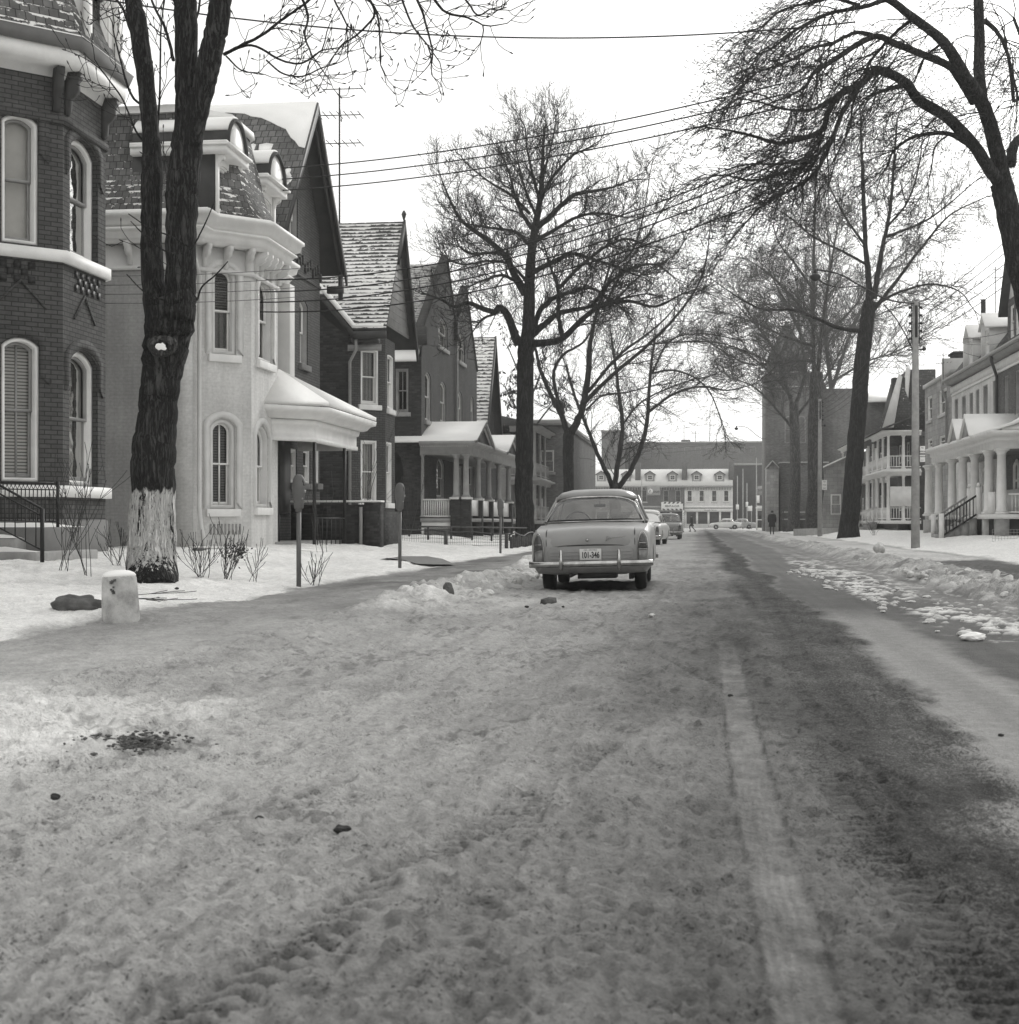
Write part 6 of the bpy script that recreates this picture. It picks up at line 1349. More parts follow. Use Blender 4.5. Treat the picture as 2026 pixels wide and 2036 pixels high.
# ---- 2: tall pollarded street tree
K = .3623
g2 = lambda p: S(850, 200, K, p)
tree('street_tree', 'tall dark bare tree with a rounded twiggy crown left of centre, behind the wire fence', 62.0, [
    (S(850, 200, K, [(530, 2400), (530, 2150), (532, 1932), (535, 1650), (537, 1450), (540, 1330)]), 37, 33, 0, 0, 0),
    (g2([(545, 1340), (555, 1200), (560, 1000), (570, 850), (590, 700), (615, 560), (630, 400), (635, 250), (650, 120)]), 29, 3, 0, 1, 1.0),
    (g2([(632, 420), (665, 300), (690, 200), (705, 110)]), 6, 2, 0, 1, 1.2), (g2([(612, 540), (575, 400), (548, 270), (535, 150)]), 7, 2, 0, -1, 1.2), (g2([(600, 640), (540, 500), (500, 350), (480, 230)]), 7, 2, 0, 1, 1.2),
    (g2([(500, 1330), (480, 1290), (440, 1180), (395, 1135), (370, 1160), (300, 1140), (220, 1110), (150, 1130), (70, 1090), (0, 1065)]), 20, 3, 0, -2, .8),
    (g2([(375, 1170), (300, 1200), (245, 1275)]), 6, 2, -1, -2, 1), (g2([(535, 1060), (480, 960), (430, 860), (350, 780), (250, 710), (180, 650), (130, 560), (80, 440)]), 17, 3, 0, 1.5, 1.2),
    (g2([(430, 860), (380, 835), (240, 840), (170, 800)]), 9, 3, 0, -1, 1.3), (g2([(500, 1000), (410, 960), (310, 985), (220, 1025)]), 8, 3, 0, -3, 1.2),
    (g2([(570, 700), (520, 620), (480, 520), (450, 400), (400, 290)]), 10, 3, 0, 2, 1.3), (g2([(565, 800), (480, 720), (350, 700), (240, 680), (120, 650)]), 8, 2, 0, 3, 1.3),
    (g2([(560, 620), (460, 520), (330, 440), (230, 360)]), 7, 2, 0, -2, 1.4), (g2([(600, 700), (700, 610), (800, 520), (900, 500), (1000, 480), (1110, 440)]), 13, 3, 0, 1, 1.3),
    (g2([(610, 580), (660, 460), (720, 380), (800, 300), (880, 260)]), 8, 3, 0, -1.5, 1.3), (g2([(575, 780), (680, 720), (820, 640), (950, 620), (1080, 640)]), 9, 3, 0, -3, 1.4),
    (g2([(555, 1330), (640, 1330), (740, 1305), (850, 1200), (950, 1130), (1100, 1100), (1250, 1130), (1400, 1060)]), 17, 3, 0, -2, 1.0),
    (g2([(570, 1290), (640, 1230), (720, 1170), (800, 1150), (900, 1130), (1050, 1090), (1200, 1060)]), 15, 3, 0, 1, 1.1),
    (g2([(575, 1270), (620, 1150), (700, 1080), (800, 1050), (900, 1030), (1000, 1090), (1080, 1150)]), 13, 3, 0, 2.5, 1.2),
    (g2([(740, 1300), (720, 1180), (715, 1030), (670, 900), (640, 800)]), 10, 3, -1, -2, 1.2), (g2([(560, 950), (700, 880), (800, 840), (900, 870), (1000, 900), (1150, 960)]), 11, 3, 0, -2, 1.5),
    (g2([(720, 1030), (850, 900), (980, 800), (1100, 760), (1200, 800)]), 8, 3, -2, -3, 1.5), (g2([(900, 1130), (1000, 1000), (1120, 920), (1250, 900), (1340, 960)]), 8, 3, 0, 1, 1.4),
    (g2([(555, 1000), (450, 900), (330, 880), (200, 900), (80, 860)]), 7, 3, 0, 2.5, 1.3)],
    21, 'bark_far', 'twig', base=(-7.3, 61.5, .2), spawn=4.2, tl=1.75, levels=2, kids=(6, 4), curl=(.10, .22, .3), tr=.026, rmin=.0075, wob=.2, ang=(.5, 1.0))
# ---- 3: spreading tree behind the parked car
tree('street_tree', 'dark tree forking low into spreading limbs directly above the parked car roof', 84.0, [
    (g2([(775, 2450), (775, 2100), (772, 1932), (775, 1830)]), 21, 22, 0, 0, 0),
    (g2([(770, 1840), (740, 1740), (680, 1620), (620, 1480), (598, 1380), (560, 1250)]), 13, 4, 0, 1, .9), (g2([(745, 1720), (710, 1620), (692, 1500), (740, 1400), (850, 1330), (900, 1260)]), 9, 3, 0, -1, .9),
    (g2([(785, 1830), (850, 1700), (880, 1500), (890, 1350), (920, 1200), (960, 1050), (1000, 900)]), 16, 4, 0, 1, .9),
    (g2([(860, 1660), (1000, 1520), (1200, 1350), (1350, 1200), (1480, 1020), (1530, 870), (1550, 700)]), 9, 2, 0, -3, .8), (g2([(880, 1600), (1050, 1400), (1180, 1300), (1300, 1200), (1400, 1080)]), 7, 2, 0, 3, .9),
    (g2([(920, 1200), (1010, 950), (1120, 830), (1180, 650), (1220, 400)]), 6, 2, 1, 2, .8), (g2([(960, 1150), (1080, 920), (1220, 720), (1310, 560)]), 5, 2, 0, -2, .8), (g2([(1000, 1130), (1180, 950), (1350, 850), (1440, 720)]), 5, 2, 0, 2, .8)],
    33, 'bark_far', 'twig', base=(-7.3, 83.8, .2), spawn=2.0, tl=2.4, levels=2, kids=(6, 4), curl=(.06, .15, .2), tr=.03, rmin=.0095, wob=.16, ang=(.4, .85))
# ---- 4: three-stemmed tree
tree('street_tree', 'slender tree dividing into three leaning stems in front of the snowy shop roofs', 105.0, [
    ([(1222, 1040), (1222, 1000), (1222, 972)], 26, 18, 0, 0, 0), (S(850, 200, K, [(1027, 2190), (1000, 2080), (930, 1932), (870, 1780), (800, 1600), (760, 1450)]), 11, 4, 0, 1, .8),
    (S(850, 200, K, [(1027, 2190), (1035, 2060), (1070, 1800), (1050, 1620), (1030, 1450), (1010, 1300)]), 12, 4, 0, -1, .9), (S(850, 200, K, [(1027, 2190), (1060, 2110), (1130, 2000), (1200, 1800), (1215, 1600), (1230, 1430), (1250, 1300)]), 13, 4, 0, 0, .9),
    (S(850, 200, K, [(1200, 1720), (1350, 1610), (1500, 1570), (1650, 1590), (1780, 1560)]), 6, 2, 0, -2, .9), (S(850, 200, K, [(1215, 1500), (1350, 1480), (1480, 1530), (1560, 1620), (1620, 1780)]), 5, 2, 0, 2, .8),
    (S(850, 200, K, [(1070, 1780), (1180, 1650), (1400, 1550), (1600, 1500)]), 5, 2, 0, 3, .9), (S(850, 200, K, [(870, 1700), (960, 1620), (1100, 1600), (1250, 1560)]), 5, 2, 0, -3, .9), (S(850, 200, K, [(1230, 1500), (1330, 1320), (1500, 1280), (1700, 1310)]), 5, 2, 0, 1, 1),
    (S(850, 200, K, [(950, 1500), (1100, 1380), (1300, 1330), (1600, 1330), (1800, 1400)]), 5, 2, 0, 2, 1.1)],
    44, 'bark_far', 'twig', base=(-5.6, 105, .12), spawn=2.2, tl=2.9, levels=2, kids=(6, 4), curl=(0.02, .05, .1), tr=.035, rmin=.0105, wob=.16, ang=(.4, .9), flat=.6)
# ---- R1: arching tree over the street, upper right
g8 = lambda p: S(1400, 0, K, p)
tree('arching_tree', 'large dark tree arching over the street from the upper right corner', 33.0, [
    ([(2130, 1075), (2105, 950), (2075, 800), (2048, 620), (2020, 500), (2000, 400), (1990, 362)], 54, 44, 0, 0, 0),
    (g8([(1620, 1000), (1580, 950), (1480, 800), (1340, 650), (1180, 550), (1110, 460), (1010, 400), (930, 395), (850, 470), (740, 520), (680, 620), (640, 720), (500, 770), (400, 785), (280, 750), (160, 720), (60, 705)]), 27, 2.5, 0, -5, 1.35),
    (g8([(1640, 980), (1580, 720), (1520, 560), (1430, 420), (1350, 280), (1280, 200), (1150, 100), (1000, -10), (850, -60)]), 32, 11, 0, -3, 1.2),
    (g8([(1530, 600), (1510, 400), (1510, 200), (1505, 0), (1500, -120)]), 24, 19, 0, 1, .7),
    (g8([(1480, 560), (1400, 430), (1340, 360), (1200, 300), (1050, 240), (950, 200), (850, 240), (760, 300), (680, 350), (600, 400), (560, 470), (480, 520), (380, 560)]), 18, 3, 0, -5, 1.5),
    (g8([(1680, 900), (1700, 800), (1760, 740), (1850, 700)]), 22, 14, 0, 1, .8), (g8([(1540, 110), (1610, 180), (1660, 280), (1690, 400), (1720, 520)]), 10, 4, 0, -1, 1.6),
    (g8([(1120, 470), (1040, 480), (980, 500), (900, 530)]), 11, 5, -1, -1.5, 1.5), (g8([(1450, 790), (1340, 735), (1230, 735), (1130, 760), (1040, 830), (1000, 920)]), 11, 3, -.5, -2, 1.6), (g8([(1340, 740), (1270, 800), (1250, 900), (1230, 1000)]), 4, 2, -1, -1.5, 1.6),
    (g8([(850, 480), (760, 620), (700, 760), (560, 900), (400, 960), (250, 990), (120, 960)]), 9, 2.5, -3, -5, 1.7), (g8([(700, 540), (600, 600), (450, 600), (300, 560), (200, 540)]), 7, 2, -3, -6, 1.7),
    (g8([(760, 600), (690, 800), (600, 960), (480, 1040), (330, 1120), (220, 1230)]), 8, 2, -3, -5, 1.6), (g8([(1000, 0), (860, 40), (700, 70), (600, 110), (480, 180), (380, 260), (300, 300)]), 9, 3, -2, -5, 1.8),
    (g8([(950, 200), (830, 180), (700, 240), (600, 260), (500, 320), (400, 360), (280, 400)]), 8, 3, -2, -5, 1.8), (g8([(1150, 100), (1050, 180), (940, 300), (860, 420), (760, 520)]), 8, 3, -2, -1, 1.6),
    (g8([(850, 30), (700, -10), (560, 20), (420, 60), (330, 140)]), 7, 3, -2, -4, 1.8), (g8([(900, 380), (820, 560), (800, 700), (740, 820)]), 6, 2, -2, -3, 1.6), (g8([(1300, 240), (1200, 330), (1150, 450), (1050, 520)]), 6, 2, -1, 0, 1.6),
    (g8([(1620, 760), (1560, 640), (1480, 620), (1380, 640)]), 5, 2, -.5, -1.5, 1.4), (g8([(640, 740), (560, 860), (420, 900), (260, 900), (120, 930)]), 6, 2, -4, -6, 1.6), (g8([(1700, 560), (1680, 400), (1650, 200)]), 8, 4, 1, 1, 1.6),
    (g8([(1760, 720), (1740, 560), (1760, 300), (1700, 100)]), 12, 6, 1, 2, 1.5)],
    55, 'bark', 'twig', base=P(2130, 1075, 33)[:2] + (.3,), spawn=3.0, tl=1.55, levels=2, kids=(5, 3), curl=(-.15, -.1, .5), tr=.017, rmin=.0045, wob=.17, ang=(.35, .9), bias=(-.35, -.1, -.45), start=.22, buds=True)
# ---- right side of the street, further off
tree('maple_tree', 'big straight dark trunk on the right verge beside the veranda houses, with pale upper limbs', 78.0, [
    ([(1690, 1062), (1694, 980), (1700, 900), (1708, 800), (1714, 720), (1722, 650), (1730, 600)], 38, 27, 0, 0, 0), (g8([(905, 1650), (900, 1500), (882, 1300), (872, 1000), (865, 850), (860, 700)]), 14, 4, 0, 1, .8),
    (g8([(930, 1640), (955, 1500), (980, 1350), (1020, 1150), (1040, 900), (1060, 650)]), 13, 3, 0, -1, .8), (g8([(930, 1700), (1050, 1550), (1200, 1350), (1350, 1180), (1550, 1080)]), 9, 2, 0, 2, .8), (g8([(1000, 1300), (1200, 1220), (1330, 1130), (1480, 1000)]), 6, 2, 0, -2, .8),
    (g8([(870, 1820), (740, 1800), (600, 1740), (480, 1700), (330, 1700), (200, 1640), (80, 1560)]), 9, 2, 0, -4, .8), (g8([(885, 1350), (780, 1200), (700, 1050), (620, 900)]), 6, 2, 0, 2, .8), (g8([(890, 1450), (760, 1380), (600, 1300), (450, 1180), (300, 1100)]), 6, 2, 0, -3, .8),
    (g8([(930, 1680), (1080, 1600), (1250, 1560), (1400, 1600), (1480, 1700)]), 6, 2, 0, 3, .8), (g8([(1000, 1250), (1120, 1100), (1180, 900), (1200, 720)]), 5, 2, 0, 1, .8)],
    66, 'bark_far', 'twig_far', base=(8.0, 80.3, .15), spawn=2.8, tl=2.4, levels=2, kids=(7, 5), curl=(.05, .02, .0), tr=.03, rmin=.008, wob=.17, ang=(.4, .9), start=.2)
tree('maple_tree', 'tall grey tree with several upright stems left of the long-armed street lamp', 107.0, [
    ([(1624, 1052), (1622, 960), (1620, 870), (1622, 790), (1624, 740)], 34, 24, 0, 0, 0), (g8([(610, 2050), (600, 1932), (600, 1500), (605, 1250), (610, 1000)]), 11, 3, 0, 1, 1), (g8([(625, 2050), (660, 1700), (690, 1500), (730, 1250)]), 9, 3, 0, -2, 1),
    (g8([(610, 1800), (500, 1650), (350, 1500), (230, 1420)]), 7, 2, 0, -2, 1), (g8([(605, 1600), (500, 1450), (420, 1350), (380, 1250)]), 6, 2, 0, 2, 1), (g8([(640, 1850), (760, 1750), (850, 1650), (900, 1550)]), 7, 2, 0, 3, 1), (g8([(605, 1900), (450, 1850), (300, 1780), (130, 1720)]), 7, 2, 0, 1, 1), (g8([(600, 1980), (420, 1980), (250, 2000), (60, 1900)]), 6, 2, 0, -3, 1)],
    77, 'bark_pale', 'twig_far', base=(8.4, 110.5, .15), spawn=2.6, tl=3.0, levels=2, kids=(7, 6), curl=(.08, .05, .05), tr=.035, rmin=.0095, wob=.15, ang=(.35, .8), start=.1)
tree('maple_tree', 'grey pollarded trunk between the walking man and the concrete lamp post on the right', 128.0, [
    ([(1580, 1050), (1581, 960), (1580, 860), (1578, 800)], 24, 18, 0, 0, 0), ([(1578, 810), (1560, 760), (1540, 700), (1500, 640), (1470, 590)], 8, 2, 0, 1, 1), ([(1580, 810), (1600, 740), (1590, 660), (1585, 560)], 8, 2, 0, -1, 1), ([(1575, 850), (1540, 810), (1500, 770), (1450, 750)], 6, 2, 0, -2, 1), ([(1582, 830), (1620, 780), (1660, 720), (1690, 650)], 6, 2, 0, 1, 1), ([(1575, 790), (1530, 740), (1480, 700), (1440, 690)], 6, 2, 0, 1, 1)],
    88, 'bark_pale', 'twig_far', base=(8.3, 131.5, .15), spawn=3.2, tl=3.4, levels=2, kids=(7, 6), curl=(.1, .05, .05), tr=.04, rmin=.013, wob=.15, ang=(.35, .8))
tree('maple_tree', 'far grey tree whose twigs fill the sky above the church roof', 160.0, [
    ([(1650, 1045), (1650, 900), (1655, 780)], 16, 13, 0, 0, 0), ([(1655, 790), (1640, 650), (1650, 520), (1640, 420)], 9, 2, 0, 2, 1), ([(1655, 770), (1700, 640), (1760, 540), (1800, 500)], 8, 2, 0, 2, 1), ([(1652, 800), (1600, 680), (1560, 600), (1530, 540)], 8, 2, 0, -2, 1), ([(1690, 660), (1760, 620), (1830, 600)], 5, 2, 0, 1, 1), ([(1655, 760), (1720, 720), (1780, 700), (1850, 660)], 6, 2, 0, 1, 1), ([(1600, 690), (1520, 660), (1460, 600)], 5, 2, 0, 1, 1)],
    99, 'bark_pale', 'twig_far', base=P(1650, 1045, 160)[:2] + (.1,), spawn=2.6, tl=4.4, levels=2, kids=(7, 6), curl=(.08, .05, .05), tr=.05, rmin=.015, wob=.15, ang=(.35, .8))
tree('street_tree', 'pale distant tree with drooping leaf-clad twigs behind the tall dark left-hand tree', 90.0, [
    ([(1062, 1040), (1058, 900), (1050, 800)], 8, 6, 0, 0, 0), ([(1050, 810), (1030, 740), (1010, 690)], 5, 2, 0, 1, 1), ([(1052, 800), (1075, 740), (1090, 680)], 4, 2, 0, 1, 1), ([(1055, 860), (1085, 820), (1110, 790)], 4, 2, 0, -1, 1), ([(1050, 850), (1020, 800), (1005, 770)], 4, 2, 0, 0, 1), ([(1055, 900), (1020, 870), (1000, 860)], 4, 2, 0, 0, 1)],
    101, 'bark_pale', 'twig_far', base=P(1062, 1060, 90)[:2] + (.4,), spawn=1.6, tl=1.6, levels=2, kids=(4, 3), curl=(-.1, -.2, -.3), tr=.03, rmin=.011, wob=.2)
def leaves():
    H = [o for o in bpy.data.objects if o.get('label', '').startswith('pale distant tree')][0]; rs = np.random.RandomState(5); br = [c for c in H.children if c.name.startswith('branches')][0]
    me = br.data; n = len(me.vertices); co = np.zeros(n * 3, dtype=np.float32); me.vertices.foreach_get('co', co); co = co.reshape(-1, 3).astype(float) + np.array(ORG[H.name])
    k = rs.choice(n, 900, replace=False); c = co[k]; a = unit(rs.normal(0, 1, (900, 3))); a[:, 2] = -np.abs(a[:, 2]) - .5; a = unit(a); b = unit(np.cross(a, rs.normal(0, 1, (900, 3)))); s = rs.uniform(.07, .16, (900, 1))
    V = np.stack([c, c + a * s + b * s * .45, c + a * s * 2.2, c + a * s - b * s * .45], 1).reshape(-1, 3); mesh_np('leaves', V, np.arange(3600).reshape(-1, 4), 'twig', H, False)
leaves()
# ---- shrubs and saplings in the front gardens
def shrub(label, u, v, D, h, n, seed, spread=.35, lv=1, r=.0045, leaf=False):
    n = max(2, int(n * .7)); rs = np.random.RandomState(seed); x, y, _ = P(u, v, D); z = gz(x, y) - .03; H = root('bare_shrub', label, 'shrub', (x, y, z), 'bare shrubs in the front gardens')
    P0 = np.array([[x, y, z]]) + rs.normal(0, .05, (n, 3)) * np.array([1, 1, 0]); D0 = unit(np.stack([rs.normal(0, spread, n), rs.normal(0, spread, n), np.ones(n)], 1))
    out = grow(rs, P0, D0, h * rs.uniform(.6, 1.1, n), r * rs.uniform(.7, 1.2, n), lv, (4, 3), (.1, .25), .1, (.25, .6), rmin=.0035)
    Vs = []; Qs = []; o = 0
    for pts, rr in out: vv, q = tubes_np(pts, rr, 4); Vs.append(vv); Qs.append(q + o); o += len(vv)
    mesh_np('stems', np.concatenate(Vs), np.concatenate(Qs), 'stem', H, False)
    if leaf:
        c = np.array([[x + .12, y, z + .42]]) + rs.normal(0, 1, (260, 3)) * np.array([[.09, .08, .07]]); a = unit(rs.normal(0, 1, (260, 3))); b = unit(np.cross(a, rs.normal(0, 1, (260, 3)))); s = rs.uniform(.012, .03, (260, 1))
        V = np.stack([c, c + a * s + b * s * .5, c + a * s * 2, c + a * s - b * s * .5], 1).reshape(-1, 3); mesh_np('leaves', V, np.arange(1040).reshape(-1, 4), 'wood_dark', H, False)
shrub('tall thin bare shrub between the stone steps and the bay window', 125, 1135, 19.5, 1.5, 9, 1, .3)
shrub('bare branching shrub under the white sill of the bay window', 175, 1140, 19.0, 1.35, 9, 2, .28)
shrub('small bare twiggy shrub just left of the whitewashed trunk', 238, 1115, 21.5, .55, 14, 3, .3)
shrub('bare fan-shaped shrub just right of the whitewashed trunk', 398, 1138, 21.0, .6, 16, 4, .4)
shrub('bare shrub with a clump of withered leaves in the middle of the lawn', 452, 1140, 21.0, .7, 15, 5, .35, leaf=True)
shrub('sparse bare shrub to the left of the nearer parking meter', 505, 1145, 21.0, .5, 7, 6, .35)
shrub('bare shrub just to the right of the nearer parking meter', 622, 1148, 20.5, .5, 9, 7, .4)
shrub('thin tall shrub against the brick parapet of the porch', 640, 1095, 32, 1.3, 6, 8, .25)
shrub('slender sapling in front of the lower bay window of the shingled house', 727, 1012, 40, 2.6, 2, 9, .12, 2, .016)
shrub('leafless bush by the dark arched doorway', 812, 1015, 50, 2.2, 6, 10, .35, 2, .014)
shrub('low bare bush at the foot of the right-hand steps', 1738, 1040, 78, .8, 18, 12, .5)
def sticks(label, u0, v0, D, L, n, seed):
    rs = np.random.RandomState(seed); x, y, _ = P(u0, v0, D); z = gz(x, y) + .07; H = root('fallen_branch', label, 'branch', (x, y, z))
    out = grow(rs, np.array([[x, y, z]]), np.array([[1, .35, .05]]), np.array([L]), np.array([.012]), 2, (5, 3), (0, 0), .1, (.3, .7), rmin=.0035, flat=.15)
    Vs = []; Qs = []; o = 0
    for pts, rr in out:
        pts[..., 2] = z + (pts[..., 2] - z) * .3; vv, q = tubes_np(pts, rr, 4); Vs.append(vv); Qs.append(q + o); o += len(vv)
    mesh_np('branch', np.concatenate(Vs), np.concatenate(Qs), 'stem', H, False)
sticks('fallen bare branch lying on the snow above the rock', 75, 1180, 15.0, 1.1, 1, 4)
# ================================================================ CARS
M['paint'] = m_plain('car_paint', 0.285, 0.30, 0.07, 2, 0.5); M['paint_low'] = m_plain('dirty_lower_paint', 0.24, 0.5, 0.12, 5, 0.4)
M['paint_white'] = m_plain('pale_car_paint', 0.6, 0.35, 0.05, 2, 0.5)
M['chrome'] = m_plain('chrome', 0.42, 0.2, 0.25, 7, 0.5, metal=1.0); M['lamp'] = m_plain('tail_lamp', 0.06, 0.12, 0.3, 20, 0.6); M['lamp_low'] = m_plain('lower_tail_lamp', 0.2, 0.15, 0.2, 20, 0.6)
M['cabin'] = m_plain('car_interior', 0.2, 0.8, 0.1)
def m_carglass():
    t = NT('car_glass'); g = t.n.new('ShaderNodeBsdfGlossy'); g.inputs['Roughness'].default_value = 0.02
    tr = t.n.new('ShaderNodeBsdfTransparent'); tr.inputs['Color'].default_value = gcol(0.93); lw = t.n.new('ShaderNodeLayerWeight'); lw.inputs['Blend'].default_value = 0.4
    n = t.noise(t.coord('Object'), 5, 4); f = t.math('ADD', t.math('MULTIPLY', lw.outputs['Fresnel'], .7), .04, clamp=True)
    df = t.n.new('ShaderNodeBsdfDiffuse'); df.inputs['Color'].default_value = gcol(.8)
    m1 = t.n.new('ShaderNodeMixShader'); t.link(t.ramp(n, .3, .75, .03, .10), m1.inputs[0]); t.link(tr.outputs[0], m1.inputs[1]); t.link(df.outputs[0], m1.inputs[2])
    mx = t.n.new('ShaderNodeMixShader'); t.link(f, mx.inputs[0]); t.link(m1.outputs[0], mx.inputs[1]); t.link(g.outputs[0], mx.inputs[2]); t.link(mx.outputs[0], t.out.inputs['Surface']); return t.m
M['carglass'] = m_carglass()
def car(name, label, loc, rz=0.0, roll=0.0, paint='paint', low='paint_low', plate=None, script=False, snow=False, group=None, detail=True):
    H = root(name, label, 'car', (0, 0, 0), group)
    secs = []
    prof = [(-.02, .77, .38, .80, .76), (0.02, .815, .34, .85, .83), (.09, .85, .30, .89, .89), (.25, .868, .28, .915, .935), (.6, .872, .27, .945, .985), (.95, .872, .27, .972, 1.012), (1.6, .87, .27, .972, 1.0), (2.4, .87, .27, .972, 1.0), (3.05, .87, .27, .97, 1.0), (3.5, .865, .28, .92, .94), (4.0, .85, .30, .88, .90), (4.25, .82, .34, .82, .83), (4.36, .76, .42, .74, .75)]
    for y, w, zb, zs, zt in prof:
        h = [(0, zb - .02), (w * .6, zb - .02), (w * .9, zb), (w * .985, zb + .12), (w, .52), (w * .995, zs - .16), (w * .97, zs - .06), (w * .91, zs), (w * .83, zs + .005), (w * .74, (zs + zt) / 2 + .0), (w * .45, zt - .008), (0, zt)]
        secs.append([(x, y, z) for x, z in h] + [(-x, y, z) for x, z in h[-2:0:-1]])
    m = MB(); loft(m, secs); tmp = m.build('body', [paint, low], None, smooth=True)
    cut = MB()
    for yy in (.93, 3.5):
        for sx in (-1, 1): cut.tube([(sx * .56, yy, .31), (sx * 1.05, yy, .31)], .385, 24)
    co = cut.build('cutter', 'iron', None)
    bo = tmp.modifiers.new('b', 'BOOLEAN'); bo.object = co; bo.operation = 'DIFFERENCE'; bo.solver = 'EXACT'
    dg = bpy.context.evaluated_depsgraph_get(); me = bpy.data.meshes.new_from_object(tmp.evaluated_get(dg)); old = tmp.data; tmp.modifiers.clear(); tmp.data = me; bpy.data.objects.remove(co); tmp.parent = H; body = tmp
    try: me.set_sharp_from_angle(angle=R(38))
    except Exception: pass
    ORG[body.name] = Vector((0, 0, 0))
    for p_ in me.polygons:
        if p_.center.z < .42: p_.material_index = 1
    # boot lid, slightly proud, with its seam
    m = MB(); rows = [(-.055, .695), (-.062, .76), (-.055, .84), (-.03, .895), (.02, .925), (.12, .95), (.35, .975), (.7, 1.0), (.92, 1.012)]; N = 14; g = []
    for y, z in rows:
        g.append([((-.62 + 1.24 * i / N), y + .05 * abs(-1 + 2 * i / N) ** 2.5, z - .035 * abs(-1 + 2 * i / N) ** 2.2) for i in range(N + 1)])
    gb = [[(x, y + .05, z - .03) for x, y, z in r] for r in g]
    k = N + 1; vs = [p for r in g for p in r] + [p for r in gb for p in r]; o2 = len(g) * k; fs = [(j * k + i, j * k + i + 1, (j + 1) * k + i + 1, (j + 1) * k + i) for j in range(len(g) - 1) for i in range(N)]
    fs += [(j * k, (j + 1) * k, o2 + (j + 1) * k, o2 + j * k) for j in range(len(g) - 1)] + [(j * k + N, o2 + j * k + N, o2 + (j + 1) * k + N, (j + 1) * k + N) for j in range(len(g) - 1)] + [(i, o2 + i, o2 + i + 1, i + 1) for i in range(N)]
    m.add(vs, fs); lid = m.build('boot_lid', paint, H, smooth=True)
    try: lid.data.set_sharp_from_angle(angle=R(50))
    except Exception: pass
    m = MB(); 
    for sx in (-1, 1): m.tube([(sx * .632, y + .03 + .012, z - .04) for y, z in rows[:6]], .006, 5)
    m.tube([(-.62 + 1.24 * i / 8, -.04 + .05 * abs(-1 + i / 4) ** 2.5, .682 - .035 * abs(-1 + i / 4) ** 2.2) for i in range(9)], .007, 5); m.build('seam', 'iron', H)
    # lower tail panel with pressed ribs
    m = MB(); m.prism([(-.60, .42), (.60, .42), (.62, .60), (.58, .655), (.3, .675), (-.3, .675), (-.58, .655), (-.62, .60)], lambda a, b, t: (a, t, b), -.035, .02)
    for z in (.49, .54, .585): m.tube([(-.585, -.037, z), (.585, -.037, z)], .006, 5)
    m.build('tail_panel', low, H, bevel=.006)
    # windows: rear, front, sides
    zb, zt = 1.025, 1.41
    def arc(y0, z, w, bow, n=12, zc=0): return [(-w + 2 * w * i / n, y0 + bow * (abs(-1 + 2 * i / n) ** 2.4), z - zc * abs(-1 + 2 * i / n) ** 4) for i in range(n + 1)]
    RB, RT = arc(.92, zb, .735, .20, zc=.012), arc(1.235, zt - .02, .60, .16, zc=.10); FB, FT = arc(3.12, zb, .735, -.20), arc(2.68, zt, .60, -.14, zc=.06)
    def patch(a, b, nm, mat):
        m = MB(); n = len(a); mid = [tuple((Vector(p) + Vector(q)) / 2 + Vector((0, -.02 if a is RB else .02, .01))) for p, q in zip(a, b)]; m.add(a + mid + b, [(i, i + 1, n + i + 1, n + i) for i in range(n - 1)] + [(n + i, n + i + 1, 2 * n + i + 1, 2 * n + i) for i in range(n - 1)]); return m.build(nm, mat, H, smooth=True)
    patch(RB, RT, 'rear_window', 'carglass'); patch(FB, FT, 'windscreen', 'carglass')
    for a, b, nm in ((RB, RT, 'rear_window_surround'), (FB, FT, 'windscreen_surround')):
        loop = a + b[::-1] + [a[0]]; m = MB(); m.tube(loop, .017, 8); m.build(nm, 'chrome', H, smooth=True)
        inn = [tuple(Vector(p) * .0 + Vector((p[0] * .965, p[1] + (-.012 if a is RB else .012), p[2] + (.02 if p[2] < 1.2 else -.024)))) for p in loop]; m = MB(); m.tube(inn, .013, 6); m.build('rubber_seal', 'iron', H, smooth=True)
    for sx in (-1, 1):
        A = [(sx * .755, 1.13, zb), (sx * .755, 2.92, zb), (sx * .62, 2.56, zt - .06), (sx * .62, 1.47, zt - .09)]
        m = MB(); m.add(A, [(0, 1, 2, 3)]); m.build('side_window', 'carglass', H)
        m = MB(); m.tube(A + [A[0]], .018, 6); m.tube([(sx * .758, 2.0, zb), (sx * .625, 2.0, zt)], .022, 6); m.build('window_frame', paint, H)
        m = MB(); a, b = RB[0 if sx < 0 else -1], RT[0 if sx < 0 else -1]; loft(m, [[(a[0], a[1], a[2] - .04), (A[0][0], A[0][1] + .03, A[0][2] - .04), (A[0][0] - sx * .05, A[0][1] + .03, A[0][2] - .04)], [b, (A[3][0], A[3][1] + .03, A[3][2] + .03), (A[3][0] - sx * .05, A[3][1], A[3][2])]]); m.build('rear_pillar', paint, H)
        m = MB(); a, b = FB[0 if sx < 0 else -1], FT[0 if sx < 0 else -1]; m.tube([(a[0], a[1], a[2] - .03), b], .025, 8); m.build('front_pillar', paint, H)
    # roof shell
    def outl(sx, sy, z, bend=0.0, n=36):
        o = []
        for i in range(n):
            t = 2 * math.pi * i / n; c, s_ = math.cos(t), math.sin(t); e = .42
            x = sx * math.copysign(abs(c) ** e, c); y = 1.98 + sy * math.copysign(abs(s_) ** .62, s_)
            zz = z - bend * (abs(x) / .62) ** 3; o.append((x, y, zz))
        return o
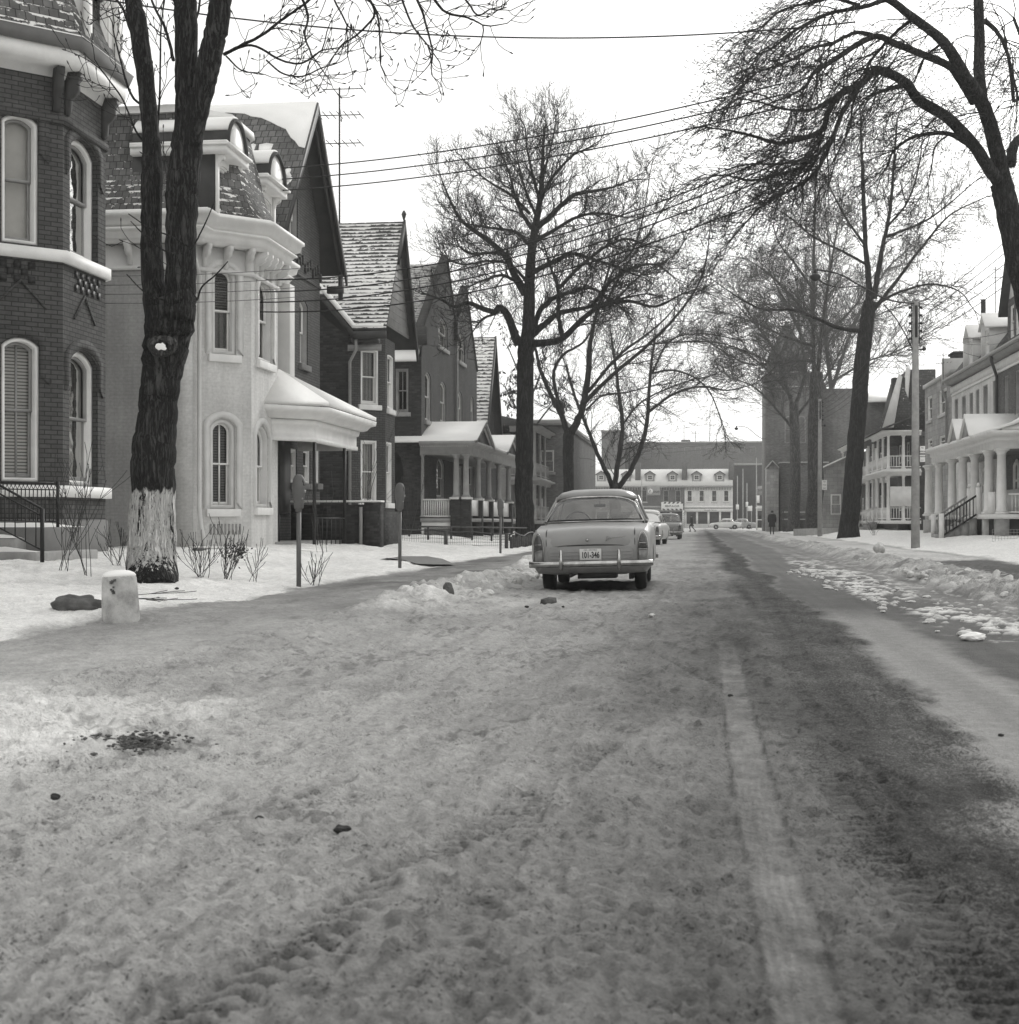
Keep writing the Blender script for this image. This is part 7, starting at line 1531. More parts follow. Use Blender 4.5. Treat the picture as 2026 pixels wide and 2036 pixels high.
    m = MB(); loft(m, [outl(.585, .66, 1.387, .045), outl(.62, .70, 1.40, .05), outl(.625, .70, 1.418, .05), outl(.61, .70, 1.452, .045), outl(.54, .62, 1.488, .03), outl(.38, .45, 1.513, .01), outl(.16, .2, 1.522)]); rf = m.build('roof', paint, H, smooth=True)
    m = MB(); m.box(-.72, .72, .98, 1.5, .96, 1.0); m.box(-.62, .62, 1.5, 1.62, .6, 1.0); m.box(-.62, .62, 2.2, 2.3, .6, 1.0); m.box(-.72, .72, 2.75, 3.15, .93, 1.0); m.build('interior', 'cabin', H, bevel=.02)
    m = MB(); c = Vector((-.36, 2.62, .985)); m.tube([tuple(c + Vector((.21 * math.cos(t), .07 * math.sin(t), .20 * math.sin(t)))) for t in [i * math.pi / 12 for i in range(25)]], .013, 6); m.tube([tuple(c), (-.36, 2.85, .9)], .02, 6); m.tube([(-.56, 2.62, .985), (-.16, 2.62, .985)], .010, 5); m.build('steering_wheel', 'iron', H, smooth=True)
    m = MB(); m.box(-.09, .09, 2.55, 2.57, 1.25, 1.30); m.tube([(0, 2.57, 1.29), (0, 2.62, 1.37)], .006, 5); m.build('rear_view_mirror', 'iron', H, bevel=.01)
    # bumper, overriders, lamps, plate
    def bumper(y, sg):
        path = [(-.885, y + sg * .30), (-.88, y + sg * .08), (-.80, y), (-.3, y - sg * .03), (.3, y - sg * .03), (.80, y), (.88, y + sg * .08), (.885, y + sg * .30)]
        m = MB(); m2 = []
        for x, yy in path: m2.append([(x, yy - sg * .0, .375), (x, yy - sg * .035, .39), (x, yy - sg * .045, .42), (x, yy - sg * .035, .455), (x, yy, .465), (x, yy + sg * .02, .42)])
        loft(m, m2); m.build('bumper', 'chrome', H, smooth=True)
        for x in (-.41, .41):
            m = MB(); loft(m, [[(x + .028 * math.cos(t) * k, y - sg * (.055 + .04 * k * (1 + math.sin(t)) / 1), z) for t in [i * math.pi / 4 for i in range(8)]] for z, k in ((.33, .5), (.36, .9), (.45, 1.0), (.53, .95), (.60, .75), (.625, .35))]); m.build('overrider', 'chrome', H, smooth=True)
    bumper(-.13, 1); bumper(4.46, -1)
    for sx in (-1, 1):
        cx = sx * .745
        up = [(cx - .058, .62), (cx + .058, .62), (cx + .056, .70), (cx + .042, .77), (cx + .015, .828), (cx - .008, .84), (cx - .036, .79), (cx - .054, .72)]
        def q(a, b, t): return (a, t + .10 * max(0, (abs(a) - .69)) / .12 * .5, b)
        m = MB(); m.prism(up, q, -.085, .04); lm = m.build('tail_lamp', 'lamp', H, bevel=.012)
        m = MB(); m.prism([(cx - .058, .46), (cx + .052, .46), (cx + .058, .605), (cx - .058, .605)], q, -.075, .04); m.build('lower_lens', 'lamp_low', lm, bevel=.01)
        m = MB(); rim = [(cx - .07, .445), (cx + .065, .445), (cx + .07, .62), (cx + .066, .71), (cx + .05, .785), (cx + .018, .848), (cx - .01, .858), (cx - .045, .80), (cx - .066, .72), (cx - .07, .445)]
        m.tube([q(a, b, -.045) for a, b in rim], .008, 6); m.tube([q(cx - .058, .612, -.09), q(cx + .058, .612, -.09)], .007, 6); m.tube([q(cx - .05, .70, -.09), q(cx + .05, .70, -.09)], .005, 6); m.build('lamp_rim', 'chrome', lm, smooth=True)
        m = MB(); m.lathe([(.0, 0), (.09, .01), (.105, .03), (.11, .05)], (0, 0, 0), 16); hl = m.build('headlight', 'chrome', H, smooth=True); hl.location = (sx * .62, 4.33, .68); hl.rotation_euler = (R(90), 0, 0); hl.scale = (1, 1, -1)
    if plate:
        m = MB(); m.box(-.155, .155, -.075, -.06, .47, .63); p = m.build('number_plate', 'pale', H, bevel=.006)
        text_obj(plate, .118, (0, -.0765, .538), (1, 0, 0), (0, 0, 1), 'iron', p, xs=.66, bold=.0035, extr=.001)
        text_obj('1965 - ONTARIO', .026, (0, -.0765, .612), (1, 0, 0), (0, 0, 1), 'iron', p, extr=.001)
        for xx in (-.1, .1): m = MB(); m.tube([(xx, -.06, .50), (xx, -.08, .50)], .005, 6); m.build('bolt', 'iron', p)
    if script:
        m = MB(); pts = []
        for i in range(60):
            t = i / 59; pts.append((.235 + .27 * t, -.072 + .0 * t, .775 + .022 * t + .012 * math.sin(t * 46) * (1 - .4 * t)))
        m.tube(pts, .0035, 4); m.tube([(.24, -.072, .80), (.275, -.072, .806), (.245, -.072, .765), (.22, -.072, .735), (.235, -.072, .745), (.30, -.072, .775)], .0035, 4); m.build('script_badge', 'chrome', lid)
        m = MB(); m.lathe([(0, 0), (.02, .003), (.022, .015), (.012, .024)], (0, 0, 0), 12); b = m.build('boot_lock', 'chrome', lid, smooth=True); b.location = (-.04, -.062, .755); b.rotation_euler = (R(90), 0, 0)
    m = MB(); m.box(-.5, .5, .3, 3.9, .25, .33); m.box(-.78, .78, .88, .96, .28, .34); m.tube([(-.3, .0, .25), (-.3, 2.4, .25)], .03, 6); m.box(-.2, .35, .1, .7, .2, .3); m.box(.52, .58, .45, 1.2, .17, .32); m.lathe([(.05, -.1), (.13, -.02), (.13, .1), (.04, .16)], (0.02, .93, .3), 10); m.build('underbody', 'iron', H)
    for yy in (.93, 3.5):
        for sx in (-1, 1):
            m = MB(); prf = [(.20, .0), (.30, .005), (.33, .03), (.335, .09), (.33, .15), (.30, .178), (.20, .18)]
            secs = [[(sx * (.77 - a), yy + r * math.cos(t), .335 + r * math.sin(t)) for r, a in prf] for t in [i * math.pi / 12 for i in range(24)]]
            k = len(prf); vs = [p for s_ in secs for p in s_]; fs = [(i * k + j, i * k + j + 1, ((i + 1) % 24) * k + j + 1, ((i + 1) % 24) * k + j) for i in range(24) for j in range(k - 1)]; m.add(vs, fs); w = m.build('wheel', 'rubber', H, smooth=True)
            m = MB(); m.tube([(sx * .60, yy, .335), (sx * .755, yy, .335)], .2, 20); m.tube([(sx * .755, yy, .335), (sx * .775, yy, .335)], [.13, .1], 16); m.build('hubcap', 'chrome' if yy > 0 else 'iron', w, smooth=False)
    if snow:
        m = MB(); loft(m, [outl(.60, .70, 1.46, .045), outl(.60, .69, 1.505, .035), outl(.50, .58, 1.55, .02), outl(.3, .4, 1.575), outl(.1, .1, 1.58)]); m.build('snow_on_roof', 'snow', H, smooth=True)
        m = MB(); rr = [[(x, y - .01, z + .035) for x, y, z in r[1:-1]] for r in g[3:]]; kk = len(rr[0]); m.add([p for r in rr for p in r], [(j * kk + i, j * kk + i + 1, (j + 1) * kk + i + 1, (j + 1) * kk + i) for j in range(len(rr) - 1) for i in range(kk - 1)]); m.build('snow_on_boot', 'snow', H, smooth=True)
        m = MB(); n = len(RB); t_ = [tuple(Vector(p) + Vector((0, -.03, .02))) for p in RB]; t2 = [tuple(Vector(p) * 1.0 + Vector((0, -.03, .02))) for p in RT]; m.add(t_ + t2, [(i, i + 1, n + i + 1, n + i) for i in range(n - 1)]); m.build('snow_on_rear_window', 'snow', H, smooth=True)
    H.location = loc; H.rotation_euler = (0, R(roll), R(rz)); return H
car('parked_car', 'grey saloon car seen from behind with licence plate 101-346, parked nearest on the left', (-1.52, 20.75, -.01), .6, -1.4, plate='101-346', script=True)
car('parked_car', 'pale saloon car with snow on its roof and boot, parked beyond the grey car', (-2.55, 63.5, -.02), -5, 1.0, 'paint_white', 'paint_white', snow=True)
car('parked_car', 'small-looking pale saloon parked third in the row beyond the snow-topped car', (-1.85, 84, 0), -1, 0, 'paint', 'paint_low')
car('parked_car', 'white car standing side-on at the far crossing near the telephone booth', (PY(1474, 0, 205)[0], 205, -.02), 90, 0, 'paint_white', 'paint_white')
car('parked_car', 'second pale vehicle side-on behind the poles at the far crossing', (PY(1502, 0, 214)[0], 214, -.02), 90, 0, 'paint', 'paint')
# ================================================================ STREET FURNITURE
def meter():
    H = root('parking_meter', 'x', 'parking meter', (0, 0, 0), 'parking meters along the sidewalk')
    m = MB(); m.tube([(0, 0, -.1), (0, 0, 1.06)], .033, 12); m.tube([(0, 0, 1.04), (0, 0, 1.10)], .042, 12); m.build('post', 'steel_grey', H, smooth=False)
    def ell(z, a, b, dx=0): return [(a * 1.25 * math.cos(t) + dx, b * math.sin(t), z) for t in [i * math.pi / 8 for i in range(16)]]
    m = MB(); loft(m, [ell(1.08, .050, .045), ell(1.10, .054, .05), ell(1.2, .06, .055), ell(1.30, .072, .062), ell(1.37, .075, .066), ell(1.43, .074, .064), ell(1.49, .064, .055), ell(1.535, .045, .04), ell(1.555, .015, .015)]); h = m.build('meter_head', 'steel_grey', H, smooth=True)
    m = MB(); m.prism([(-.03, 1.40), (.03, 1.40), (.035, 1.46), (.02, 1.50), (-.02, 1.50), (-.035, 1.46)], lambda a, b, t: (.08 - (b - 1.4) * .2 + t, a, b), 0, .012); m.build('dial_window', 'iron', h)
    m = MB(); m.box(.07, .10, -.02, .02, 1.30, 1.34); m.tube([(.06, -.03, 1.22), (.075, -.03, 1.22)], .012, 8); m.build('coin_slot', 'trim_grey', h); return H
m0 = meter()
for i, (u, v, lab, sc_) in enumerate(((594, 1174, 'grey parking meter nearest the camera, in front of the pale house porch', 1.0), (795, 1133, 'second grey parking meter, in front of the dark arched doorway', 1.05), (995, 1102, 'farthest grey parking meter, beside the corner of the wire fence', 1.0))):
    H = m0 if i == 0 else copy_tree(m0); x = -5.45 - .1 * i; y = Yx(u, x); z = gz(x, y); H.location = (x, y, z); H['label'] = lab; H.scale = (1, 1, sc_); H.rotation_euler = (0, 0, R(-8 + 10 * i))
def bollard():
    x, y = P(241, 1238, 12.9)[:2]; z = gz(x, y); H = root('concrete_post', 'short pale concrete post leaning slightly, capped with snow, in front of the whitewashed tree', 'post', (x, y, z))
    m = MB(); m.lathe([(.168, -.15), (.166, 0), (.16, .2), (.15, .40), (.144, .42)], (x, y, z), 28); m.build('post', 'conc_stained', H, smooth=True)
    m = MB(); m.lathe([(.143, .415), (.147, .43), (.13, .45), (.09, .468), (.04, .475)], (x, y, z), 24); m.build('snow_cap', 'snow', H, smooth=True)
    m = MB(); rnd = random.Random(2)
    for i in range(9):
        a = -1.55 + rnd.uniform(-.12, .12); zz = .3 + rnd.uniform(-.07, .1); r = .158; c = Vector((x + r * math.cos(a), y + r * math.sin(a), z + zz)); s = rnd.uniform(.006, .014)
        m.box(c.x - s, c.x + s, c.y - .004, c.y + .006, c.z - s, c.z + s)
    m.build('chipped_spot', 'rock', H); H.rotation_euler = (0, R(-2.5), 0)
bollard()
def lump(name, label, cat, loc, size, mat, seed, group=None, sub=3, flat=False):
    bm = bmesh.new(); bmesh.ops.create_icosphere(bm, subdivisions=sub, radius=1.0); rnd = np.random.RandomState(seed); ph = rnd.rand(3) * 10
    for v in bm.verts:
        c = v.co; k = 1 + .28 * float(vnoise(c.x * 1.3 + ph[0], c.y * 1.3 + c.z * 1.1 + ph[1])) + .14 * float(vnoise(c.x * 3.5 + ph[2], c.z * 3.5 + c.y * 2)); v.co = Vector((c.x * size[0] * k, c.y * size[1] * k, c.z * size[2] * k))
    me = bpy.data.meshes.new(name); bm.to_mesh(me); bm.free()
    for p in me.polygons: p.use_smooth = not flat
    me.materials.append(M[mat]); o = bpy.data.objects.new(name, me); col.objects.link(o); o.location = loc; return tag(o, label, cat, group)
x, y = P(152, 1200, 13.3)[:2]; lump('rock', 'long grey rock half buried in snow beside the short concrete post', 'rock', (x, y, gz(x, y) + .12), (.25, .15, .11), 'rock', 12, sub=4)
x, y = P(205, 1180, 14.4)[:2]
x, y = P(892, 1195, 17.8)[:2]; o = lump('stone_chunk', 'dark broken stone standing upright in the slush behind the car', 'stone', (x, y, gz(x, y) + .13), (.075, .06, .10), 'rock', 8, flat=True); o.rotation_euler = (0, R(-10), .3)
x, y = P(1091, 1209, 17.2)[:2]; o = lump('brick_lump', 'dark flat-topped block lying in the slush close behind the car', 'stone', (x, y, .07), (.11, .07, .06), 'rock', 9, sub=1, flat=True); o.rotation_euler = (0, R(-8), .2)
for i, (u, v, s, mt, lab) in enumerate(((1047, 1213, .05, 'dirt', 'small black dirt clod left of the flat-topped block'), (1120, 1212, .035, 'dirt', 'tiny dark clod just right of the flat-topped block'), (1296, 1231, .06, 'snowlump', 'single pale snow lump on the slush to the right behind the car'),
        (1452, 1386, .028, 'dirt', 'pair-sized dark clod at the top of the tyre track'), (516, 1633, .03, 'dirt', 'dark clod alone in the left foreground slush'), (110, 1592, .04, 'dirt', 'dark flat clod near the left edge of the foreground'), (1125, 1600, .03, 'conc', 'grey ice lump left of the tyre track'), (1990, 1465, .025, 'dirt', 'tiny dark clods on the ice streak at the right edge'),
        (680, 1660, .05, 'dirt', 'dark crusted lump above the deep tyre marks'), (352, 1180, .05, 'dirt', 'small dark stone on the snow right of the whitewashed trunk'), (395, 1170, .04, 'dirt', 'dark twiggy clod on the lawn snow right of the trunk'))):
    z = .12 if v < 1190 and u < 500 else 0.0; D = (1 - z) * F / (v - HZ); x, y, _ = P(u, v, D); lump('dirt_clod' if mt == 'dirt' else 'snow_lump', lab, 'clod' if mt == 'dirt' else 'snow lump', (x, y, gz(x, y) + s * .35 + (.02 if v < 1300 else 0)), (s * .55, s * .45, s * .3), mt, 30 + i, sub=3 if mt != 'dirt' else 2, flat=mt == 'dirt')
def patch_clods():
    m = MB(); rnd = random.Random(6); bm = bmesh.new()
    for i in range(330):
        u = rnd.gauss(245, 62); v = rnd.gauss(1492 - (u - 245) * .0, 9) + (10 if rnd.random() < .15 else 0); D = 1.0 * F / (v - HZ); x, y, _ = P(u, v, D); s = rnd.uniform(.003, .009)
        r = bmesh.ops.create_icosphere(bm, subdivisions=1, radius=s * rnd.choice((.7, 1, 1, 1.8))); kx, kz, dz = rnd.uniform(.8, 1.8), rnd.uniform(.4, .8), rnd.uniform(-.012, .006)
        for w in r['verts']: w.co = Vector((w.co.x * kx * rnd.uniform(.85, 1.15), w.co.y, w.co.z * kz)) + Vector((x, y, .045 + dz))
    me = bpy.data.meshes.new('dirt_clods'); bm.to_mesh(me); bm.free(); me.materials.append(M['rock']); o = bpy.data.objects.new('dirt_clods', me); col.objects.link(o); tag(o, 'patch of dark frozen dirt crumbs on the snow in the left foreground', 'dirt', kind='stuff')
patch_clods()
rnd = random.Random(9); protos = [lump('snow_chunk', 'white snow chunk scattered in the line down the dark right-hand lane', 'snow chunk', (0, -50, 0), (.075, .06, .045), 'snowlump', 60 + i, 'snow chunks on the lane', 2, True) for i in range(5)]
for i in range(120):
    t = rnd.random() ** .8; Y = 12.5 + 18 * t; X = 2.35 + rnd.gauss(0, .22) + .02 * (20 - Y) + (0.5 if rnd.random() < .2 else 0) - (.0 if Y > 15 else -.05); s = rnd.uniform(.25, 1.0)
    src = protos[i] if i < 5 else protos[i % 5].copy()
    if i >= 5: col.objects.link(src)
    src.location = (X, Y, .012); src.scale = (s * rnd.uniform(.8, 1.6), s, s * rnd.uniform(.5, 1.0)); src.rotation_euler = (0, 0, rnd.random() * 6)
x, y = P(1935, 1274, 12.3)[:2]; lump('snow_chunk', 'largest white snow chunk, nearest the camera on the dark right-hand lane', 'snow chunk', (x, y, .03), (.12, .08, .04), 'snow', 77, 'snow chunks on the lane', 3, True)
# plough ridge beside the car and on the right: crusted blocks
for k, (x0, x1, y0, y1, n, lab, grp) in enumerate(((-3.6, -2.7, 18, 26, 60, 'crusted snow lump in the ridge between the sidewalk and the parked car', 'snow lumps in the left ridge'), (3.7, 4.6, 14, 36, 150, 'crusted snow lump in the ploughed ridge along the right kerb', 'snow lumps in the right ridge'))):
    pr = [lump('ridge_lump', lab, 'snow lump', (0, -50, 0), (.075, .065, .05), 'snowlump', 80 + q + k * 7, grp, 2, True) for q in range(4)]
    for i in range(n):
        o = pr[i] if i < 4 else pr[i % 4].copy()
        if i >= 4: col.objects.link(o)
        X = rnd.uniform(x0, x1); Y = rnd.uniform(y0, y1); s = rnd.uniform(.4, 1.4); o.location = (X, Y, gz(X, Y) + .05 + .03 * rnd.random()); o.scale = (s * rnd.uniform(.7, 1.4), s, s * rnd.uniform(.6, 1)); o.rotation_euler = (rnd.random(), rnd.random(), rnd.random() * 6)
x, y = P(1748, 1118, 36)[:2]; lump('grey_boulder', 'grey lump of dirty ice standing on the right-hand snow ridge', 'ice lump', (x, y, .35), (.16, .14, .15), 'snowlump', 97)
# low garden kerb and path on the left lawn
def kerb():
    a = Vector((-9.75, 27.4)); b = Vector((-7.95, 34.8)); d = (b - a).normalized(); n = Vector((d.y, -d.x)) * .08
    H = root('garden_kerb', 'low dark concrete kerb edging the front garden of the pale house', 'kerb', (a.x, a.y, .2)); m = MB(); z0, z1 = .05, .46
    m.prism([(a.x - n.x, a.y - n.y), (a.x + n.x, a.y + n.y), (b.x + n.x, b.y + n.y), (b.x - n.x, b.y - n.y)], lambda p, q, t: (p, q, t if t < .2 else t - .25 * ((q - a.y) / 7.4)), z0, z1 + .03); m.build('kerb', 'plinth', H)
    m = MB(); m.prism([(a.x - n.x * 2, a.y), (a.x + n.x, a.y), (b.x + n.x, b.y), (b.x - n.x * 2, b.y)], lambda p, q, t: (p, q, t - .25 * ((q - a.y) / 7.4)), z1 + .034, z1 + .07); m.build('snow_cover', 'snow', H)
kerb()
def path():
    pts = [(755, 1104), (800, 1104), (850, 1106), (880, 1111), (905, 1122), (860, 1122), (830, 1121), (805, 1114), (770, 1108)]; m = MB(); w = []
    for u, v in pts:
        z = .2
        for _ in range(6):
            D = (1 - z) * F / (v - HZ); x, y, _z = P(u, v, D); z = gz(x, y) + .035
        w.append((x, y, z))
    m.add(w, [list(range(len(w)))]); tag(m.build('path', 'plinth', None), 'cleared grey path crossing the snowy lawn', 'path', kind='structure')
path()
def wire_fence():
    H = root('wire_fence', 'low sagging wire mesh fence across the snowy front garden', 'fence', (-8, 45, .2)); A = Vector((-9.7, 43.2)); B = Vector((-6.15, 47.4)); n = 60; m = MB()
    def zt(t): return .82 - .22 * t + .02 * math.sin(t * 20)
    for i in range(n + 1):
        t = i / n; p = A + (B - A) * t; m.tube([(p.x, p.y, .2), (p.x, p.y, zt(t))], .004, 3)
    for k in range(5): m.tube([(A.x + (B.x - A.x) * t, A.y + (B.y - A.y) * t, .25 + (zt(t) - .25) * k / 4) for t in [i / 20 for i in range(21)]], .005 if k < 4 else .02, 4)
    m.build('mesh', 'iron', H)
    for t in (.03, .5, .97): p = A + (B - A) * t; m = MB(); m.tube([(p.x, p.y, .1), (p.x, p.y, zt(t) + .03)], .06, 6); m.build('post', 'wood_dark', H)
    H = root('picket_rail', 'row of short dark posts carrying a thin rail beside the far sidewalk', 'fence', (-6.1, 50, .1)); m = MB(); m.tube([(-6.15 + .02 * i, 47.4 + i * 1.1, .58 + .07 * math.sin(i * 1.7)) for i in range(13)], .02, 5); m.build('rail', 'iron', H)
    for i in range(24): m = MB(); y = 47.5 + i * .52; m.box(-6.17, -6.07, y - .045, y + .045, .05, .52 + .06 * math.sin(i * 2.1)); m.build('picket', 'wood_dark', H)
    H = root('upper_rail', 'second thin dark rail nearer the columned porch', 'fence', (-7.8, 50, .3)); m = MB(); m.tube([(-9.2, 47.5, .85), (-7.4, 53, .8), (-7.2, 62, .75)], .03, 5)
    for t in range(5): m.tube([(-9 + .4 * t, 48 + t * 2.2, .2), (-9 + .4 * t, 48 + t * 2.2, .82)], .04, 5)
    m.build('rail', 'wood_dark', H)
wire_fence()
def grid_fence():
    H = root('wire_fence', 'low square-mesh wire fence in front of the colonnade porch on the right', 'fence', (9.6, 48, .2)); m = MB(); y = 50.5
    for i in range(26): m.tube([(9.75 + i * .1, y, .2), (9.75 + i * .1, y, .75)], .006, 3)
    for k in range(6): m.tube([(9.75, y, .25 + k * .1), (12.3, y, .25 + k * .1)], .006, 3)
    m.build('mesh', 'galv', H)
    H = root('board_fence', 'dark two-rail fence in front of the church on the right', 'fence', (9, 125, .1)); m = MB(); Y = 134; X = lambda u: PY(u, 0, Y)[0]
    for z in (1.2, 1.85): m.box(X(1555), X(1680), Y, Y + .08, z, z + .1)
    m.build('rail', 'conc_pale', H)
    for i in range(9): m = MB(); xx = X(1557) + (X(1678) - X(1557)) * i / 8; m.box(xx - .05, xx + .05, Y - .02, Y + .1, 0, 2); m.build('post', 'wood_dark', H)
    m = MB(); m.box(X(1557), X(1678), Y + .2, Y + .3, 0, 1.6); m.build('hedge_board', 'wood_dark', H)
grid_fence()
def low_wall():
    a = P(1578, 1060, 95); b = P(1668, 1050, 100); H = root('low_wall', 'low pale concrete wall half buried in snow left of the big right-hand trunk', 'wall', (a[0], a[1], .1)); m = MB()
    m.add([(a[0], a[1], 0), (b[0], b[1], 0), (b[0], b[1] + .4, 0), (a[0], a[1] + .4, 0), (a[0], a[1], .55), (b[0], b[1], .62), (b[0], b[1] + .4, .62), (a[0], a[1] + .4, .55)], [(0, 1, 5, 4), (1, 2, 6, 5), (2, 3, 7, 6), (3, 0, 4, 7), (4, 5, 6, 7)]); m.build('wall', 'conc_pale', H)
low_wall()
# ---- concrete utility poles
def pole():
    H = root('utility_pole', 'x', 'utility pole', (0, 0, 0), 'concrete utility poles along the right sidewalk')
    m = MB(); m.tube([(0, 0, -.3), (0, 0, 4), (0, 0, 8.55)], [.155, .13, .10], 8); m.build('post', 'conc', H)
    m = MB()
    for sx in (-1, 1):
        m.box(sx * .13 - .015, sx * .13 + .015, -.03, .03, 7.1, 8.5)
        for k in range(5): m.lathe([(.03, 0), (.055, .01), (.04, .04), (.055, .07), (.03, .08)], (sx * .19, 0, 7.22 + k * .27), 8); m.tube([(sx * .13, 0, 7.26 + k * .27), (sx * .19, 0, 7.26 + k * .27)], .012, 5)
    m.build('insulator_rack', 'iron', H)
    m = MB(); m.box(-.28, .28, -.02, .02, 6.86, 6.90); m.lathe([(.03, 0), (.06, .03), (.06, .1), (.02, .14)], (.3, 0, 6.84), 8); m.box(-.03, .05, -.15, -.09, 7.3, 8.4); m.build('bracket', 'iron', H); return H
p0 = pole(); XP = 7.45; poles = []
for i, (u, lab) in enumerate(((1820, 'nearest concrete utility pole with a black insulator rack, on the right verge'), (1630, 'middle concrete utility pole, to the left of the big right-hand trunk'), (1545, 'farthest concrete utility pole, directly above the dark-coated walker'))):
    H = p0 if i == 0 else copy_tree(p0); y = Yx(u, XP); H.location = (XP, y, gz(XP, y)); H['label'] = lab; poles.append((XP, y))
def sign_on_pole(x, y, z, w, h, label, txt=None):
    H = root('parking_sign', label, 'sign', (x, y, z)); m = MB(); m.box(x - w / 2, x + w / 2, y - .02, y, z, z + h); m.build('plate', 'white', H, bevel=.01)
    if txt:
        for i, t in enumerate(txt): text_obj(t, h / len(txt) * .55, (x, y - .024, z + h - (i + .5) * h / len(txt)), (1, 0, 0), (0, 0, 1), 'iron', H, xs=.8)
y1 = poles[0][1]; sign_on_pole(XP + .22, y1 - .12, 3.38, .17, .25, 'upper small white parking sign on the nearest utility pole', ['NO', 'PARKING']); sign_on_pole(XP + .22, y1 - .12, 3.08, .17, .25, 'lower small white parking sign with an arrow on the nearest utility pole', ['PARKING', '<->'])
y2 = poles[1][1]; sign_on_pole(XP + .27, y2 - .12, 3.0, .3, .6, 'tall narrow white sign on the middle utility pole', ['NO', 'PARK', 'ING']); y3 = poles[2][1]; sign_on_pole(XP + .25, y3 - .12, 3.6, .5, .95, 'white rectangular sign on the farthest utility pole')
def lamp_arm(i, top, uv, D, label, head):
    H = root('street_lamp', label, 'street lamp', (top[0], top[1], top[2])); pts = [top] + [P(u, v, D - .2 * k) for k, (u, v) in enumerate(uv)]; m = MB(); m.tube([tuple(q) for q in catmull(pts, 5)], .028, 6); m.build('arm', 'iron', H, smooth=True)
    e = Vector(pts[-1]); m = MB(); m.tube([tuple(e), tuple(e + Vector((0, 0, -.12)))], [.05, .06], 8); m.lathe([(.06, -.12), (.17, -.2), (.19, -.26), (.12, -.36), (.03, -.4)], tuple(e), 12); m.build('lamp_head', 'iron', H, smooth=True); return H
y = poles[0][1]; Dp = -SA * XP + CA * y
H = lamp_arm(0, (XP, y, 8.6), [(1790, 601), (1755, 592), (1712, 569), (1668, 545), (1621, 536)], Dp - .5, 'long curved street lamp arm reaching left from the nearest utility pole', 1)
m = MB(); m.tube([tuple(q) for q in catmull([P(1712, 569, Dp - 1), P(1668, 571, Dp - 1), P(1640, 564, Dp - 1), P(1622, 550, Dp - 1)], 5)], .02, 6); m.tube([tuple(q) for q in catmull([(XP - .1, y, 7.0), P(1800, 665, Dp), P(1780, 632, Dp), P(1757, 605, Dp)], 5)], .022, 6); m.build('brace', 'iron', H, smooth=True)
y = poles[2][1]; Dq = -SA * XP + CA * y; lamp_arm(2, (XP, y, 8.5), [(1530, 873), (1515, 872), (1500, 862), (1485, 850), (1464, 847)], Dq, 'smaller curved street lamp arm on the farthest utility pole above the crossing', 1)
# ---- overhead wires
def wire(label, a, b, sag, r=.012, name='overhead_wire', group='overhead wires'):
    a, b = Vector(a), Vector(b); n = 28; m = MB(); m.tube([tuple(a + (b - a) * (i / n) - Vector((0, 0, sag * 4 * (i / n) * (1 - i / n)))) for i in range(n + 1)], r, 4)
    o = m.build(name, 'wire', None, smooth=True, uv=False); tag(o, label, 'wire', group)
E = P(2300, -420, 16)
for k, (v0, vr, nm) in enumerate(((343, 200, 'highest'), (365, 222, 'second highest'), (387, 247, 'third highest'))): wire(nm + ' overhead wire slanting up to the right across the sky', P(430, v0 - 3, 38), P(1560, vr - 35, 27), .35, .015)
for k, (v0, vr, nm) in enumerate(((520, 335, 'fourth'), (545, 352, 'fifth'), (566, 372, 'sixth'), (588, 415, 'lowest'))): wire(nm + ' overhead wire slanting right behind the tall left-hand tree', P(300, v0 + 20, 36) if k < 3 else P(300, 600, 36), P(1560, vr - 34, 27), 1.0, .015)
wire('nearly level overhead wire crossing the whole top of the picture', P(180, -5, 24), P(1700, 44, 25), .45, .013)
for k in range(4): wire('service wire number-%d running along the pale house to the brick house corner' % k if False else ('topmost', 'second', 'third', 'lowest')[k] + ' service wire between the dark bay corner and the pale house porch', P(208, 549 + k * 18, 25.6), P(620, 531 + k * 19, 36), -.0 + .05, .007)
m_ = [0, .27, .54, .81, 1.08]
for k in range(5):
    for (a, b, q) in ((poles[1], poles[0], 'middle and nearest'), (poles[2], poles[1], 'farthest and middle')):
        wire(('lowest', 'second lowest', 'central', 'second highest', 'topmost')[k] + ' rack wire between the ' + q + ' utility poles', (a[0] - .19, a[1], 7.3 + m_[k]), (b[0] - .19, b[1], 7.3 + m_[k]), .45)
    wire(('lowest', 'second lowest', 'central', 'second highest', 'topmost')[k] + ' wire running from the nearest utility pole toward the camera', (XP + .19, poles[0][1], 7.3 + m_[k]), (XP + .3, 4, 7.6 + m_[k] * 1.1), .5, .013)
for k in range(3): wire(('upper', 'middle', 'lower')[k] + ' service wire from the nearest utility pole to the white terrace roof', (XP + .19, poles[0][1], 7.4 + .2 * k), (13.4, 64 + k * 4, 9.2 - .15 * k), .2, .01)
for k in range(3): wire(('upper', 'middle', 'lower')[k] + ' telephone wire across the far crossing in front of the long brick building', P(1000, 905 - 6 * k, 235), P(1480, 885 - 9 * k, 228), .8, .02)
